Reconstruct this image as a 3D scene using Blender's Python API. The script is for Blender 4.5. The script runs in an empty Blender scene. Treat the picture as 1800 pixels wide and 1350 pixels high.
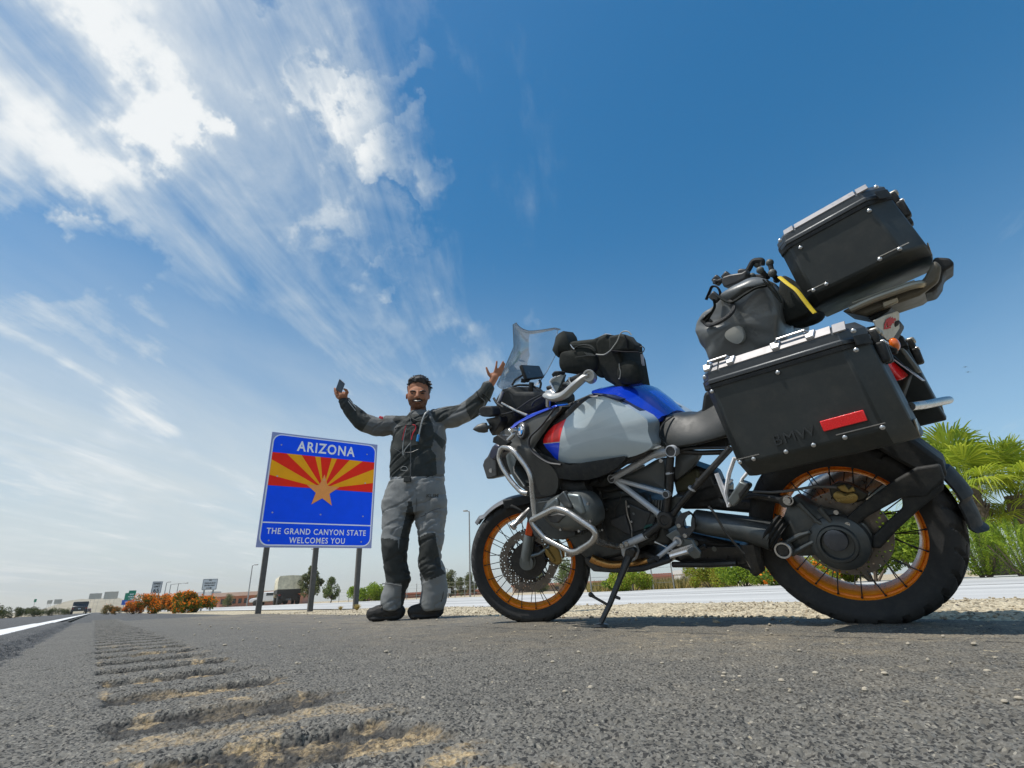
import bpy, bmesh, math, random
import numpy as np
from mathutils import Vector, Matrix
random.seed(7); RNG = np.random.default_rng(7)
scene = bpy.context.scene
COL = scene.collection
R = math.radians

# ---------------------------------------------------------------- camera
# road frame: +Y runs along the highway, +X to its right, Z up.
F_PX, PITCH, ROLL, CAM_H, YAW = 884.3, R(22.47), R(2.76), 0.148, R(38.2)
cy_, sy_ = math.cos(YAW), math.sin(YAW)
def v2r(p):                      # heading frame of the camera -> road frame
    return Vector((p[0]*cy_ + p[1]*sy_, -p[0]*sy_ + p[1]*cy_, p[2]))
_f = Vector((0, math.cos(PITCH), math.sin(PITCH))); _u = Vector((0, -math.sin(PITCH), math.cos(PITCH))); _r = Vector((1, 0, 0))
CR = v2r(math.cos(ROLL)*_r - math.sin(ROLL)*_u); CU = v2r(math.cos(ROLL)*_u + math.sin(ROLL)*_r); CF = v2r(_f)
CAM = Vector((0, 0, CAM_H))
cam_data = bpy.data.cameras.new('camera'); cam = bpy.data.objects.new('camera', cam_data); COL.objects.link(cam)
cam_data.sensor_width = 36; cam_data.lens = 36*F_PX/1800; cam_data.clip_start = 0.02; cam_data.clip_end = 9000
M3 = Matrix((CR, CU, -CF)).transposed()
cam.matrix_world = Matrix.Translation(CAM) @ M3.to_4x4()
scene.camera = cam
def ray(u, v):
    u, v = float(u), float(v)
    return ((u-900)/F_PX*CR - (v-675)/F_PX*CU + CF).normalized()
def gpt(u, dist, z=0.0):         # a place on the ground in the direction of column u, dist metres away
    d = ray(u, 1000); k = dist/math.hypot(d.x, d.y)
    return Vector((d.x*k, d.y*k, z))
def place(u, v, dist):           # the place dist metres away (on the plan) seen along (u, v)
    d = ray(u, v); k = dist/math.hypot(d.x, d.y)
    return CAM + d*k
def ground_at(u, v, z=0.0):
    d = ray(u, v); return CAM + d*((z-CAM_H)/d.z)

# ---------------------------------------------------------------- node helpers
class NT:
    def __init__(s, tree): s.t = tree; s.n = tree.nodes; s.l = tree.links
    def new(s, typ, **kw):
        n = s.n.new(typ)
        for k, v in kw.items(): setattr(n, k, v)
        return n
    def put(s, sock, val):
        if isinstance(val, bpy.types.NodeSocket): s.l.new(val, sock)
        elif val is not None: sock.default_value = val
    def m(s, op, a, b=None, c=None, clamp=False):
        n = s.new('ShaderNodeMath', operation=op, use_clamp=clamp)
        for i, x in enumerate((a, b, c)):
            if x is not None: s.put(n.inputs[i], x)
        return n.outputs[0]
    def vm(s, op, a, b=None, out=0):
        n = s.new('ShaderNodeVectorMath', operation=op)
        for i, x in enumerate((a, b)):
            if x is None: continue
            if op == 'SCALE' and i == 1: s.put(n.inputs['Scale'], x)
            else: s.put(n.inputs[i], x)
        return n.outputs['Value'] if op in ('DOT_PRODUCT', 'LENGTH', 'DISTANCE') else n.outputs[0]
    def noise(s, vec, scale, detail=4, rough=.55, dist=0.0, out='Fac'):
        n = s.new('ShaderNodeTexNoise'); s.put(n.inputs['Vector'], vec); n.inputs['Scale'].default_value = scale
        n.inputs['Detail'].default_value = detail; n.inputs['Roughness'].default_value = rough; n.inputs['Distortion'].default_value = dist
        return n.outputs[out]
    def voro(s, vec, scale, feature='F1', out='Distance', rnd=1.0):
        n = s.new('ShaderNodeTexVoronoi', feature=feature); s.put(n.inputs['Vector'], vec); n.inputs['Scale'].default_value = scale
        n.inputs['Randomness'].default_value = rnd
        return n.outputs[out]
    def rng(s, x, a, b, c=0.0, d=1.0, smooth=True):
        n = s.new('ShaderNodeMapRange', interpolation_type='SMOOTHSTEP' if smooth else 'LINEAR'); n.clamp = True
        s.put(n.inputs['Value'], x)
        for k, val in zip(('From Min', 'From Max', 'To Min', 'To Max'), (a, b, c, d)): s.put(n.inputs[k], val)
        return n.outputs['Result']
    def mix(s, f, a, b, blend='MIX'):
        n = s.new('ShaderNodeMix', data_type='RGBA', blend_type=blend); n.clamp_factor = True
        s.put(n.inputs[0], f)
        for i, x in ((6, a), (7, b)):
            if isinstance(x, (tuple, list)) and len(x) == 3: x = (*x, 1)
            s.put(n.inputs[i], x)
        return n.outputs[2]
    def sep(s, v):
        n = s.new('ShaderNodeSeparateXYZ'); s.put(n.inputs[0], v); return n.outputs
    def comb(s, x, y, z):
        n = s.new('ShaderNodeCombineXYZ')
        for i, q in enumerate((x, y, z)): s.put(n.inputs[i], q)
        return n.outputs[0]

# ---------------------------------------------------------------- sky, sun, exposure
SUN_EL, SUN_AZ = R(66), R(-74)       # azimuth clockwise from +Y (the road): the sun stands high, left of the road
world = bpy.data.worlds.new('World'); scene.world = world; world.use_nodes = True
w = NT(world.node_tree); w.n.clear()
sky = w.new('ShaderNodeTexSky', sky_type='NISHITA'); sky.sun_disc = False
sky.sun_elevation = SUN_EL; sky.sun_rotation = SUN_AZ; sky.altitude = 60; sky.air_density = 1.0; sky.dust_density = 0.6; sky.ozone_density = 3.0
SKY_K = 0.145
EXPK = SKY_K*1.10
D = w.vm('NORMALIZE', w.new('ShaderNodeTexCoord').outputs['Generated'])
dx, dy, dz = w.sep(D)
hs = w.new('ShaderNodeHueSaturation'); hs.inputs['Hue'].default_value = .488; hs.inputs['Saturation'].default_value = 1.38; hs.inputs['Value'].default_value = 0.80
w.put(hs.inputs['Color'], sky.outputs[0])
zc = w.m('MAXIMUM', dz, 0.0)
# wind-drawn cloud sheet: coordinates on a flat layer overhead, drawn out along the wind
inv = w.m('DIVIDE', 1.0, w.m('ADD', zc, 0.10))
P = w.comb(w.m('MULTIPLY', dx, inv), w.m('MULTIPLY', dy, inv), 0.0)
wa, wc = v2r((.10, .995, 0)), v2r((.995, -.10, 0))
pa, pc = w.vm('DOT_PRODUCT', P, tuple(wa)), w.vm('DOT_PRODUCT', P, tuple(wc))
warpc = w.noise(D, 3.0, 4, .55, out='Color')
Dw = w.vm('ADD', D, w.vm('SCALE', w.vm('SUBTRACT', warpc, (.5, .5, .5)), .19))
warp2 = w.noise(D, 11.0, 5, .65, out='Color')
Dw = w.vm('ADD', Dw, w.vm('SCALE', w.vm('SUBTRACT', warp2, (.5, .5, .5)), .06))
n_str = w.noise(w.comb(pc, w.m('MULTIPLY', pa, .24), 0.0), 2.6, 10, .66, 0.7)
n_puf = w.noise(w.comb(pc, w.m('MULTIPLY', pa, .62), 3.0), 5.0, 9, .58, 0.5)
n_fib = w.noise(w.comb(pc, w.m('MULTIPLY', pa, .12), 7.0), 9.0, 6, .6, 0.4)
def blobs(items, k):
    tot = None
    for (u, v, rad, amp) in items:
        b = w.rng(w.vm('DOT_PRODUCT', Dw, tuple(ray(u, v))), math.cos(R(rad)), 1.0, 0.0, amp*k)
        tot = b if tot is None else w.m('ADD', tot, b)
    return tot
white = blobs([(10, 90, 13, .50), (110, 160, 10, .26), (200, 190, 10, .22), (290, 240, 9, .20), (330, 200, 5, .14), (-170, 0, 20, .7), (430, 160, 7, .22), (560, 120, 10, .20), (640, 110, 5, .12),
               (510, 290, 9, .28), (560, 360, 8, .18), (470, 190, 5, .18), (520, 440, 6, .18), (240, 310, 6, .20), (330, 400, 5, .26), (430, 440, 5, .34), (740, 260, 4.5, .32), (400, 230, 5, .2),
               (770, 425, 4.5, .30), (860, 500, 9, .22), (80, 600, 14, .16), (320, 690, 12, .20), (40, 800, 18, .30), (300, 850, 18, .30), (600, 760, 14, .16), (860, 640, 10, .36), (560, 620, 10, .2), (700, 520, 10, .2), (120, 120, 26, .26), (420, 250, 22, .22), (40, 130, 12, .16), (250, 240, 12, .16)], .42)
clear = blobs([(330, 60, 8, .40), (80, 340, 9, .36), (190, 430, 9, .34), (410, 390, 5, .14), (790, 360, 9, .34), (1300, 300, 36, .34), (740, 40, 8, .18), (900, 280, 11, .22), (120, 490, 9, .18), (360, 520, 7, .20), (650, 560, 8, .10), (400, 60, 7, .15)], .72)
cov = w.m('SUBTRACT', white, clear)
away = w.vm('DOT_PRODUCT', D, tuple(v2r((1, 0.25, 0)).normalized()))
side = w.rng(away, -0.55, 0.45, 0.06, -0.20)      # thinner cloud away from the sun
def amp(n, k): return w.m('MULTIPLY', w.m('SUBTRACT', n, .5), k)
base = w.m('ADD', w.m('ADD', amp(n_str, 1.75), amp(n_puf, .70)), amp(n_fib, .6))
dens = w.m('ADD', w.m('ADD', base, cov), side)
thin = w.rng(dens, -0.30, 0.92, 0.0, 1.0, smooth=True)
thick = w.rng(dens, 0.16, 1.0, 0.0, 1.0)
alpha = w.m('MULTIPLY', thin, 0.95)
veil = w.m('MULTIPLY', w.rng(dz, 0.62, 0.16), w.rng(w.noise(w.comb(pc, w.m('MULTIPLY', pa, .3), 1.0), 1.1, 8, .62, .8), .22, .66, 0.34, .97))
veil = w.m('MULTIPLY', veil, w.rng(w.vm('DOT_PRODUCT', D, tuple(v2r((1, 0.3, 0)).normalized())), -0.5, 0.62, 1.0, 0.12))
alpha = w.m('MAXIMUM', alpha, veil)
up = w.rng(dz, -0.02, 0.06)
alpha = w.m('MULTIPLY', alpha, up)
ccol = w.mix(thick, (.63/EXPK, .70/EXPK, .73/EXPK), (.88/EXPK, .90/EXPK, .90/EXPK))
# pale dusty air low down, creamier towards the sun side, bluer away from it
lowmix = w.m('POWER', w.m('SUBTRACT', 1.0, zc), 4.0)
lowf = w.m('MULTIPLY', lowmix, w.rng(w.vm('DOT_PRODUCT', D, tuple(v2r((1, 0.3, 0)).normalized())), -0.6, 0.7, 0.88, 0.62))
lowc = w.mix(w.rng(w.vm('DOT_PRODUCT', D, tuple(v2r((1, 0.3, 0)).normalized())), -0.4, 0.75), (.70/EXPK, .70/EXPK, .64/EXPK), (.62/EXPK, .74/EXPK, .82/EXPK))
skyc = w.mix(lowf, hs.outputs[0], lowc)
skyc = w.mix(alpha, skyc, ccol)
bg = w.new('ShaderNodeBackground'); w.put(bg.inputs['Color'], skyc); bg.inputs['Strength'].default_value = SKY_K
wo = w.new('ShaderNodeOutputWorld'); w.l.new(bg.outputs[0], wo.inputs['Surface'])

sd = bpy.data.lights.new('sun', 'SUN'); sd.energy = 3.5; sd.angle = R(0.53); sd.color = (1.0, .955, .88)
sun = bpy.data.objects.new('sun', sd); COL.objects.link(sun)
sdir = Vector((math.sin(SUN_AZ)*math.cos(SUN_EL), math.cos(SUN_AZ)*math.cos(SUN_EL), math.sin(SUN_EL)))
sun.rotation_euler = (-sdir).to_track_quat('-Z', 'Y').to_euler(); sun.location = sdir*50
vs = scene.view_settings; vs.view_transform = 'Standard'; vs.look = 'None'; vs.exposure = 0.22; vs.gamma = 1.0; vs.use_curve_mapping = False
scene.cycles.max_bounces = 6; scene.cycles.transparent_max_bounces = 12; scene.cycles.caustics_reflective = False; scene.cycles.caustics_refractive = False
try: scene.cycles.use_denoising = True
except Exception: pass

# ---------------------------------------------------------------- materials
MATS = {}
def mat(name, col, rough=.5, metal=0.0, var=.10, vscale=12.0, bump=0.0, bscale=60.0, spec=.5, coat=0.0, alpha=None, trans=0.0, emit=None, dust=0.0):
    if name in MATS: return MATS[name]
    ma = bpy.data.materials.new(name); ma.use_nodes = True; t = NT(ma.node_tree); b = t.n['Principled BSDF']
    oc = t.new('ShaderNodeTexCoord').outputs['Object']
    b.inputs['Roughness'].default_value = rough; b.inputs['Metallic'].default_value = metal
    b.inputs['Specular IOR Level'].default_value = spec; b.inputs['Coat Weight'].default_value = coat
    c = col
    if var > 0:
        n = t.noise(oc, vscale, 5, .6)
        k = t.rng(n, .25, .75, 1-var, 1+var, smooth=False)
        cc = t.vm('SCALE', tuple(col), k)
        if dust > 0:
            geo = t.new('ShaderNodeNewGeometry'); nz = t.sep(geo.outputs['Normal'])[2]
            d = t.m('MULTIPLY', t.rng(t.noise(oc, vscale*3.5, 8, .75), .40, .80), dust*.55)
            cc = t.mix(d, cc, (.30, .26, .20))
        t.put(b.inputs['Base Color'], cc)
        rn = t.rng(t.noise(oc, vscale*2.1, 4, .6), .3, .7, max(rough-.08, .02), min(rough+.10, 1), smooth=False)
        t.put(b.inputs['Roughness'], rn)
    else: b.inputs['Base Color'].default_value = (*col, 1)
    if bump > 0:
        bn = t.new('ShaderNodeBump'); bn.inputs['Strength'].default_value = bump; bn.inputs['Distance'].default_value = .01
        t.put(bn.inputs['Height'], t.noise(oc, bscale, 4, .6)); t.l.new(bn.outputs[0], b.inputs['Normal'])
    if trans: b.inputs['Transmission Weight'].default_value = trans
    if alpha is not None: b.inputs['Alpha'].default_value = alpha
    MATS[name] = ma
    return ma

# ---------------------------------------------------------------- mesh builder
def V3(*a): return Vector(a)
class MB:
    def __init__(s): s.v = []; s.f = []; s.mi = []; s.cur = 0
    def add(s, vs_, fs, mi=None):
        o = len(s.v); s.v += [tuple(x) for x in vs_]
        for f in fs: s.f.append(tuple(i+o for i in f)); s.mi.append(s.cur if mi is None else mi)
        return s
    def box(s, c, size, rot=None):
        hx, hy, hz = (q/2 for q in size); c = Vector(c)
        p = [Vector((x, y, z)) for x in (-hx, hx) for y in (-hy, hy) for z in (-hz, hz)]
        if rot is not None: p = [rot @ q for q in p]
        return s.add([q+c for q in p], [(0, 1, 3, 2), (4, 6, 7, 5), (0, 4, 5, 1), (2, 3, 7, 6), (0, 2, 6, 4), (1, 5, 7, 3)])
    def prism(s, poly, off):
        n = len(poly); off = Vector(off); a = [Vector(q) for q in poly]; b = [q+off for q in a]
        return s.add(a+b, [tuple(range(n)), tuple(range(2*n-1, n-1, -1))]+[(i, i+n, (i+1) % n+n, (i+1) % n) for i in range(n)])
    def loft(s, rings, closed=True, cap=True):
        n = len(rings[0]); o = len(s.v)
        vs_ = [q for r in rings for q in r]; fs = []
        for i in range(len(rings)-1):
            for j in range(n if closed else n-1):
                k = (j+1) % n
                fs.append((i*n+j, i*n+k, (i+1)*n+k, (i+1)*n+j))
        if cap and closed: fs.append(tuple(range(n-1, -1, -1))); fs.append(tuple(range((len(rings)-1)*n, len(rings)*n)))
        return s.add(vs_, fs)
    def tube(s, path, r, n=10, cap=True, closed=False, flat=None):
        path = [Vector(p) for p in path]; m = len(path); rr = r if isinstance(r, (list, tuple)) else [r]*m
        rings = []; prev = None
        for i, p in enumerate(path):
            if closed: t = path[(i+1) % m]-path[i-1]
            else: t = path[min(i+1, m-1)]-path[max(i-1, 0)]
            if t.length < 1e-9: t = Vector((0, 0, 1))
            t.normalize()
            if prev is None:
                a = Vector((0, 0, 1)) if abs(t.z) < .9 else Vector((1, 0, 0)); nrm = t.cross(a).normalized()
            else:
                nrm = prev - t*prev.dot(t)
                nrm = nrm.normalized() if nrm.length > 1e-6 else t.orthogonal().normalized()
            prev = nrm; bi = t.cross(nrm)
            fl = flat or 1.0
            rings.append([p + nrm*(math.cos(q)*rr[i]) + bi*(math.sin(q)*rr[i]*fl) for q in (2*math.pi*k/n for k in range(n))])
        if closed: rings.append(rings[0])
        return s.loft(rings, True, cap and not closed)
    def lathe(s, prof, c, ax, u, n=48, a0=0, a1=2*math.pi, loop=False):
        c = Vector(c); ax = Vector(ax).normalized(); u = Vector(u).normalized(); w_ = ax.cross(u)
        full = abs(a1-a0-2*math.pi) < 1e-6; k = n if full else n+1
        rings = []
        for i in range(k):
            t = a0+(a1-a0)*i/n; d = u*math.cos(t)+w_*math.sin(t)
            rings.append([c+d*r+ax*y for (y, r) in prof])
        if full: rings.append(rings[0])
        m = len(prof); vs_ = [q for r in (rings[:-1] if full else rings) for q in r]; fs = []
        for i in range(len(rings)-1):
            i2 = (i+1) % k if full else i+1
            for j in range(m if loop else m-1):
                j2 = (j+1) % m
                fs.append((i*m+j, i2*m+j, i2*m+j2, i*m+j2))
        return s.add(vs_, fs)
    def disc(s, c, ax, r, h, n=20, u=None):      # short closed cylinder
        ax = Vector(ax).normalized(); u = u or ax.orthogonal()
        return s.lathe([(0, 0.0001), (0, r), (h, r), (h, 0.0001)], c, ax, u, n)
    def ball(s, c, r, n=14, sc=(1, 1, 1)):
        c = Vector(c); rings = []
        for i in range(n//2+1):
            t = math.pi*i/(n//2); t = min(max(t, 1e-3), math.pi-1e-3)
            rings.append([c+Vector((r*math.sin(t)*math.cos(q)*sc[0], r*math.sin(t)*math.sin(q)*sc[1], r*math.cos(t)*sc[2])) for q in (2*math.pi*k/n for k in range(n))])
        return s.loft(rings, True, True)
    def dome(s, outline, y_in, bulge, rings=6, power=2.0, yax=None):
        """plate whose rim is `outline` (3D points), swelling by `bulge` along +y to its middle and running back to y_in"""
        o = [Vector(q) for q in outline]; n = len(o); c = sum(o, Vector())/n
        yax = Vector(yax) if yax else Vector((0, 1, 0))
        rs = [[q - yax*(q.dot(yax)-y_in) for q in o]]
        for k in range(rings):
            t = k/rings
            rs.append([c+(q-c)*(1-t)+yax*(bulge*(1-(1-t)**power)) for q in o])
        fs_n = len(rs)
        s.loft(rs, True, False)
        base = len(s.v)-n
        s.add([c+yax*bulge], []); ci = len(s.v)-1
        for j in range(n): s.f.append((base+j, base+(j+1) % n, ci)); s.mi.append(s.cur)
        b0 = base-(fs_n-1)*n
        s.f.append(tuple(range(b0+n-1, b0-1, -1))); s.mi.append(s.cur)
        return s
    def mirror_y(s):
        s.v = [(x, -y, z) for x, y, z in s.v]; s.f = [f[::-1] for f in s.f]; return s
    def build(s, name, mats, parent=None, origin=None, ang=35, bevel=0.0, segs=2, smooth=True, coll=None):
        o = Vector(origin) if origin is not None else None
        vv = s.v if o is None else [(x-o.x, y-o.y, z-o.z) for x, y, z in s.v]
        me = bpy.data.meshes.new(name); me.from_pydata(vv, [], s.f)
        if not isinstance(mats, (list, tuple)): mats = [mats]
        for q in mats: me.materials.append(q)
        if len(mats) > 1: me.polygons.foreach_set('material_index', s.mi)
        bm = bmesh.new(); bm.from_mesh(me); bmesh.ops.recalc_face_normals(bm, faces=bm.faces); bm.to_mesh(me); bm.free()
        if smooth:
            me.polygons.foreach_set('use_smooth', [True]*len(me.polygons)); me.set_sharp_from_angle(angle=R(ang))
        ob = bpy.data.objects.new(name, me); COL.objects.link(ob)
        if parent is not None: ob.parent = parent
        if bevel > 0:
            bv = ob.modifiers.new('bevel', 'BEVEL'); bv.width = bevel; bv.segments = segs; bv.limit_method = 'ANGLE'; bv.angle_limit = R(40)
        return ob
def tag(o, label, cat, group=None, kind=None):
    if label: o['label'] = label
    if cat: o['category'] = cat
    if group: o['group'] = group
    if kind: o['kind'] = kind
    return o
def empty(name, loc=(0, 0, 0), label=None, cat=None, group=None, mw=None, parent=None):
    o = bpy.data.objects.new(name, None); COL.objects.link(o); o.empty_display_size = .1
    if mw is not None: o.matrix_world = mw
    else: o.location = loc
    if parent is not None: o.parent = parent
    return tag(o, label, cat, group)
def dup(o, parent=None, loc=None):
    c = o.copy(); COL.objects.link(c); c.parent = parent
    for ch in list(o.children): dup(ch, c)
    if loc is not None: c.location = loc
    return c
def fillet(path, r=.03, n=5, closed=False):
    p = [Vector(q) for q in path]; out = []; m = len(p)
    for i in range(m):
        if not closed and i in (0, m-1): out.append(p[i]); continue
        a, b, c = p[i-1], p[i], p[(i+1) % m]
        d1, d2 = (a-b), (c-b); k = min(r, d1.length*.45, d2.length*.45)
        q1, q2 = b+d1.normalized()*k, b+d2.normalized()*k
        for j in range(n+1):
            t = j/n; out.append(q1*(1-t)**2+b*2*t*(1-t)+q2*t*t)
    return out
def spline(path, n=6, closed=False):
    p = [Vector(q) for q in path]; m = len(p); out = []
    for i in range(m if closed else m-1):
        a, b = p[i], p[(i+1) % m]
        p0 = p[i-1] if (closed or i > 0) else a*2-b
        p3 = p[(i+2) % m] if (closed or i+2 < m) else b*2-a
        for j in range(n):
            t = j/n
            out.append(.5*((2*a)+(b-p0)*t+(2*p0-5*a+4*b-p3)*t*t+(3*a-p0-3*b+p3)*t**3))
    if not closed: out.append(p[-1])
    return out
def text_mesh(txt, size, extrude=.0006, spacing=1.0, bold=0.0):
    """lettering as mesh data: verts in the xy plane, centred on x, baseline at y=0"""
    cu = bpy.data.curves.new('lettering', 'FONT'); cu.body = txt; cu.size = size; cu.extrude = extrude; cu.align_x = 'CENTER'; cu.space_character = spacing; cu.offset = bold
    cu.resolution_u = 3
    ob = bpy.data.objects.new('lettering', cu); COL.objects.link(ob)
    dg = bpy.context.evaluated_depsgraph_get(); me = bpy.data.meshes.new_from_object(ob.evaluated_get(dg))
    bpy.data.objects.remove(ob); bpy.data.curves.remove(cu)
    return me
def put_text(name, txt, size, ma, parent, mw, extrude=.0006, spacing=1.0, sx=1.0, bold=0.0, width=None):
    me = text_mesh(txt, size, extrude, spacing, bold); me.materials.clear(); me.materials.append(ma)
    if width:
        xs = [v.co.x for v in me.vertices]; sx = width/(max(xs)-min(xs))
    me.transform(mw @ Matrix.Diagonal((sx, 1, 1, 1)))
    o = bpy.data.objects.new(name, me); COL.objects.link(o); o.parent = parent
    return o
def frame_mat(o, x, y, z):
    x, y, z = (Vector(q).normalized() for q in (x, y, z))
    m = Matrix((x, y, z)).transposed().to_4x4(); m.translation = Vector(o); return m
# ---------------------------------------------------------------- numeric noise for the ground surface
def _hash(ix, iy, k):
    h = (ix.astype(np.int64)*374761393 + iy.astype(np.int64)*668265263 + k*2147483647) & 0xFFFFFFFF
    h = ((h ^ (h >> 13))*1274126177) & 0xFFFFFFFF
    return ((h ^ (h >> 16)) & 0xFFFFFF)/float(0xFFFFFF)
def vnoise(x, y, k=0):
    ix = np.floor(x); iy = np.floor(y); fx = x-ix; fy = y-iy
    fx = fx*fx*(3-2*fx); fy = fy*fy*(3-2*fy)
    a = _hash(ix, iy, k); b = _hash(ix+1, iy, k); c = _hash(ix, iy+1, k); d = _hash(ix+1, iy+1, k)
    return (a*(1-fx)+b*fx)*(1-fy)+(c*(1-fx)+d*fx)*fy
def fbm(x, y, k=0, o=4):
    s = 0; a = .5; t = 0
    for i in range(o):
        s = s+a*vnoise(x*2**i, y*2**i, k+i*7); t += a; a *= .55
    return s/t
def worley(x, y, k=0):
    ix = np.floor(x); iy = np.floor(y); best = np.full(x.shape, 9.0); idv = np.zeros(x.shape)
    for ox in (-1, 0, 1):
        for oy in (-1, 0, 1):
            cx = ix+ox; cy = iy+oy
            px = cx+.1+.8*_hash(cx, cy, k); py = cy+.1+.8*_hash(cx, cy, k+3)
            d = (x-px)**2+(y-py)**2
            m = d < best; best = np.where(m, d, best); idv = np.where(m, _hash(cx, cy, k+5), idv)
    return np.sqrt(best), idv
def sstep(x, a, b):
    t = np.clip((x-a)/(b-a), 0, 1); return t*t*(3-2*t)

# ---------------------------------------------------------------- ground materials (object coordinates are metres on the ground)
def asphalt_mat(name, base, stone, sandy=True, line=None):
    ma = bpy.data.materials.new(name); ma.use_nodes = True; t = NT(ma.node_tree); b = t.n['Principled BSDF']
    oc = t.new('ShaderNodeTexCoord').outputs['Object']
    big = t.noise(oc, .9, 4, .6); mid = t.noise(oc, 9, 5, .65)
    st = t.voro(oc, 330, out='Color'); sv = t.sep(st)
    k = t.m('MULTIPLY', t.rng(big, .3, .7, .82, 1.15, False), t.rng(mid, .25, .75, .8, 1.2, False))
    c = t.vm('SCALE', tuple(base), k)
    c = t.mix(t.rng(sv[0], .35, .98, 0, .9), c, stone)
    c = t.mix(t.m('MULTIPLY', t.m('GREATER_THAN', sv[1], .965), t.rng(sv[2], 0, 1, .3, .8)), c, (.36, .33, .27))
    c = t.mix(t.m('MULTIPLY', t.m('LESS_THAN', sv[1], .26), .85), c, (.020, .020, .020))
    if sandy:
        at = t.new('ShaderNodeAttribute'); at.attribute_name = 'sand'
        am = t.new('ShaderNodeAttribute'); am.attribute_name = 'milled_shade'
        c = t.mix(t.m('MULTIPLY', am.outputs['Fac'], t.rng(t.noise(oc, 38, 4, .7), .3, .6, .55, .92)), c, (.036, .033, .029))  # dark binder tone in the grooves, also painting in shade of their far walls
        c = t.mix(t.m('MULTIPLY', at.outputs['Fac'], t.rng(t.noise(oc, 95, 6, .8), .40, .58, .10, 1)), c, t.mix(t.rng(t.noise(oc, 210, 2), .3, .7), (.34, .235, .11), (.56, .43, .25)))
        # thin pale grit lying in flecks, thicker towards the verge
        fl = t.new('ShaderNodeMapping'); t.put(fl.inputs['Vector'], oc); fl.inputs['Scale'].default_value = (1, .7, 1)
        fn = t.noise(fl.outputs[0], 42, 4, .65); x = t.sep(oc)[0]
        dens = t.m('MULTIPLY', t.rng(x, .35, 1.7, .0, 1.0), t.rng(t.noise(oc, 1.6, 3, .6), .35, .65, .35, 1))
        c = t.mix(t.m('MULTIPLY', t.m('GREATER_THAN', fn, t.m('SUBTRACT', .70, t.m('MULTIPLY', dens, .105))), .65), c, (.50, .42, .28))
        c = t.mix(t.m('MULTIPLY', t.m('MULTIPLY', dens, t.rng(mid, .25, .7)), .50), c, (.33, .265, .17))
        # tar seam
        se = t.m('ADD', t.m('SUBTRACT', t.m('ADD', t.m('MULTIPLY', x, 1.0), t.m('MULTIPLY', t.sep(oc)[1], .06)), 1.62), t.m('MULTIPLY', t.m('SUBTRACT', t.noise(oc, 3, 3), .5), .10))
        seam = t.m('MULTIPLY', t.m('LESS_THAN', t.m('ABSOLUTE', se), .009), t.m('GREATER_THAN', t.noise(oc, 4, 3), .45))
        c = t.mix(t.m('MULTIPLY', seam, .8), c, (.02, .02, .02))
    if line:
        c = t.mix(t.rng(t.noise(oc, 60, 5, .75), .28, .46, .25, .97), c, (.80, .80, .78))
    t.put(b.inputs['Base Color'], c)
    b.inputs['Roughness'].default_value = .78; b.inputs['Specular IOR Level'].default_value = .35
    bn = t.new('ShaderNodeBump'); bn.inputs['Strength'].default_value = .75; bn.inputs['Distance'].default_value = .004
    hh = t.m('ADD', t.m('MULTIPLY', t.voro(oc, 150), -1.0), t.m('MULTIPLY', t.noise(oc, 300, 3, .6), .6))
    t.put(bn.inputs['Height'], hh); t.l.new(bn.outputs[0], b.inputs['Normal'])
    return ma
def soil_mat(name, c1, c2, sc=30, stones=True):
    ma = bpy.data.materials.new(name); ma.use_nodes = True; t = NT(ma.node_tree); b = t.n['Principled BSDF']
    oc = t.new('ShaderNodeTexCoord').outputs['Object']
    c = t.mix(t.rng(t.noise(oc, sc/20, 5, .65), .3, .7), c1, c2)
    if stones:
        v = t.voro(oc, sc*1.6, out='Color'); s = t.sep(v)
        c = t.mix(t.rng(s[0], .2, .95, 0, .75), c, tuple(min(q*1.45, .8) for q in c2)); c = t.mix(t.m('MULTIPLY', t.m('GREATER_THAN', s[1], .84), .8), c, tuple(q*.4 for q in c1))
    t.put(b.inputs['Base Color'], c); b.inputs['Roughness'].default_value = .95; b.inputs['Specular IOR Level'].default_value = .15
    bn = t.new('ShaderNodeBump'); bn.inputs['Strength'].default_value = .8; bn.inputs['Distance'].default_value = .012
    t.put(bn.inputs['Height'], t.m('ADD', t.m('MULTIPLY', t.voro(oc, sc*1.6), -1), t.noise(oc, sc*3, 3)))
    t.l.new(bn.outputs[0], b.inputs['Normal'])
    return ma
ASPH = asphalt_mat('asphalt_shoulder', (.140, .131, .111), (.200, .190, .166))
LANE = asphalt_mat('asphalt_lane', (.085, .084, .082), (.14, .14, .135), sandy=False)
PAINT = asphalt_mat('road_paint', (.085, .084, .082), (.14, .14, .135), sandy=False, line=True)
GRAV = soil_mat('verge_gravel', (.40, .33, .22), (.52, .45, .32), 34)
DESERT = soil_mat('desert_soil', (.36, .29, .19), (.46, .38, .26), 3)
def concrete_mat():
    ma = bpy.data.materials.new('pale_concrete'); ma.use_nodes = True; t = NT(ma.node_tree); b = t.n['Principled BSDF']
    oc = t.new('ShaderNodeTexCoord').outputs['Object']
    mp = t.new('ShaderNodeMapping'); t.put(mp.inputs['Vector'], oc); mp.inputs['Scale'].default_value = (1, .06, 1)
    c = t.mix(t.rng(t.noise(mp.outputs[0], .9, 5, .6), .35, .7), (.60, .59, .56), (.36, .355, .34))
    c = t.mix(t.rng(t.noise(oc, 14, 5, .7), .45, .8, 0, .3), c, (.42, .40, .37))
    t.put(b.inputs['Base Color'], c); b.inputs['Roughness'].default_value = .9
    return ma
CONC = concrete_mat()

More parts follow.
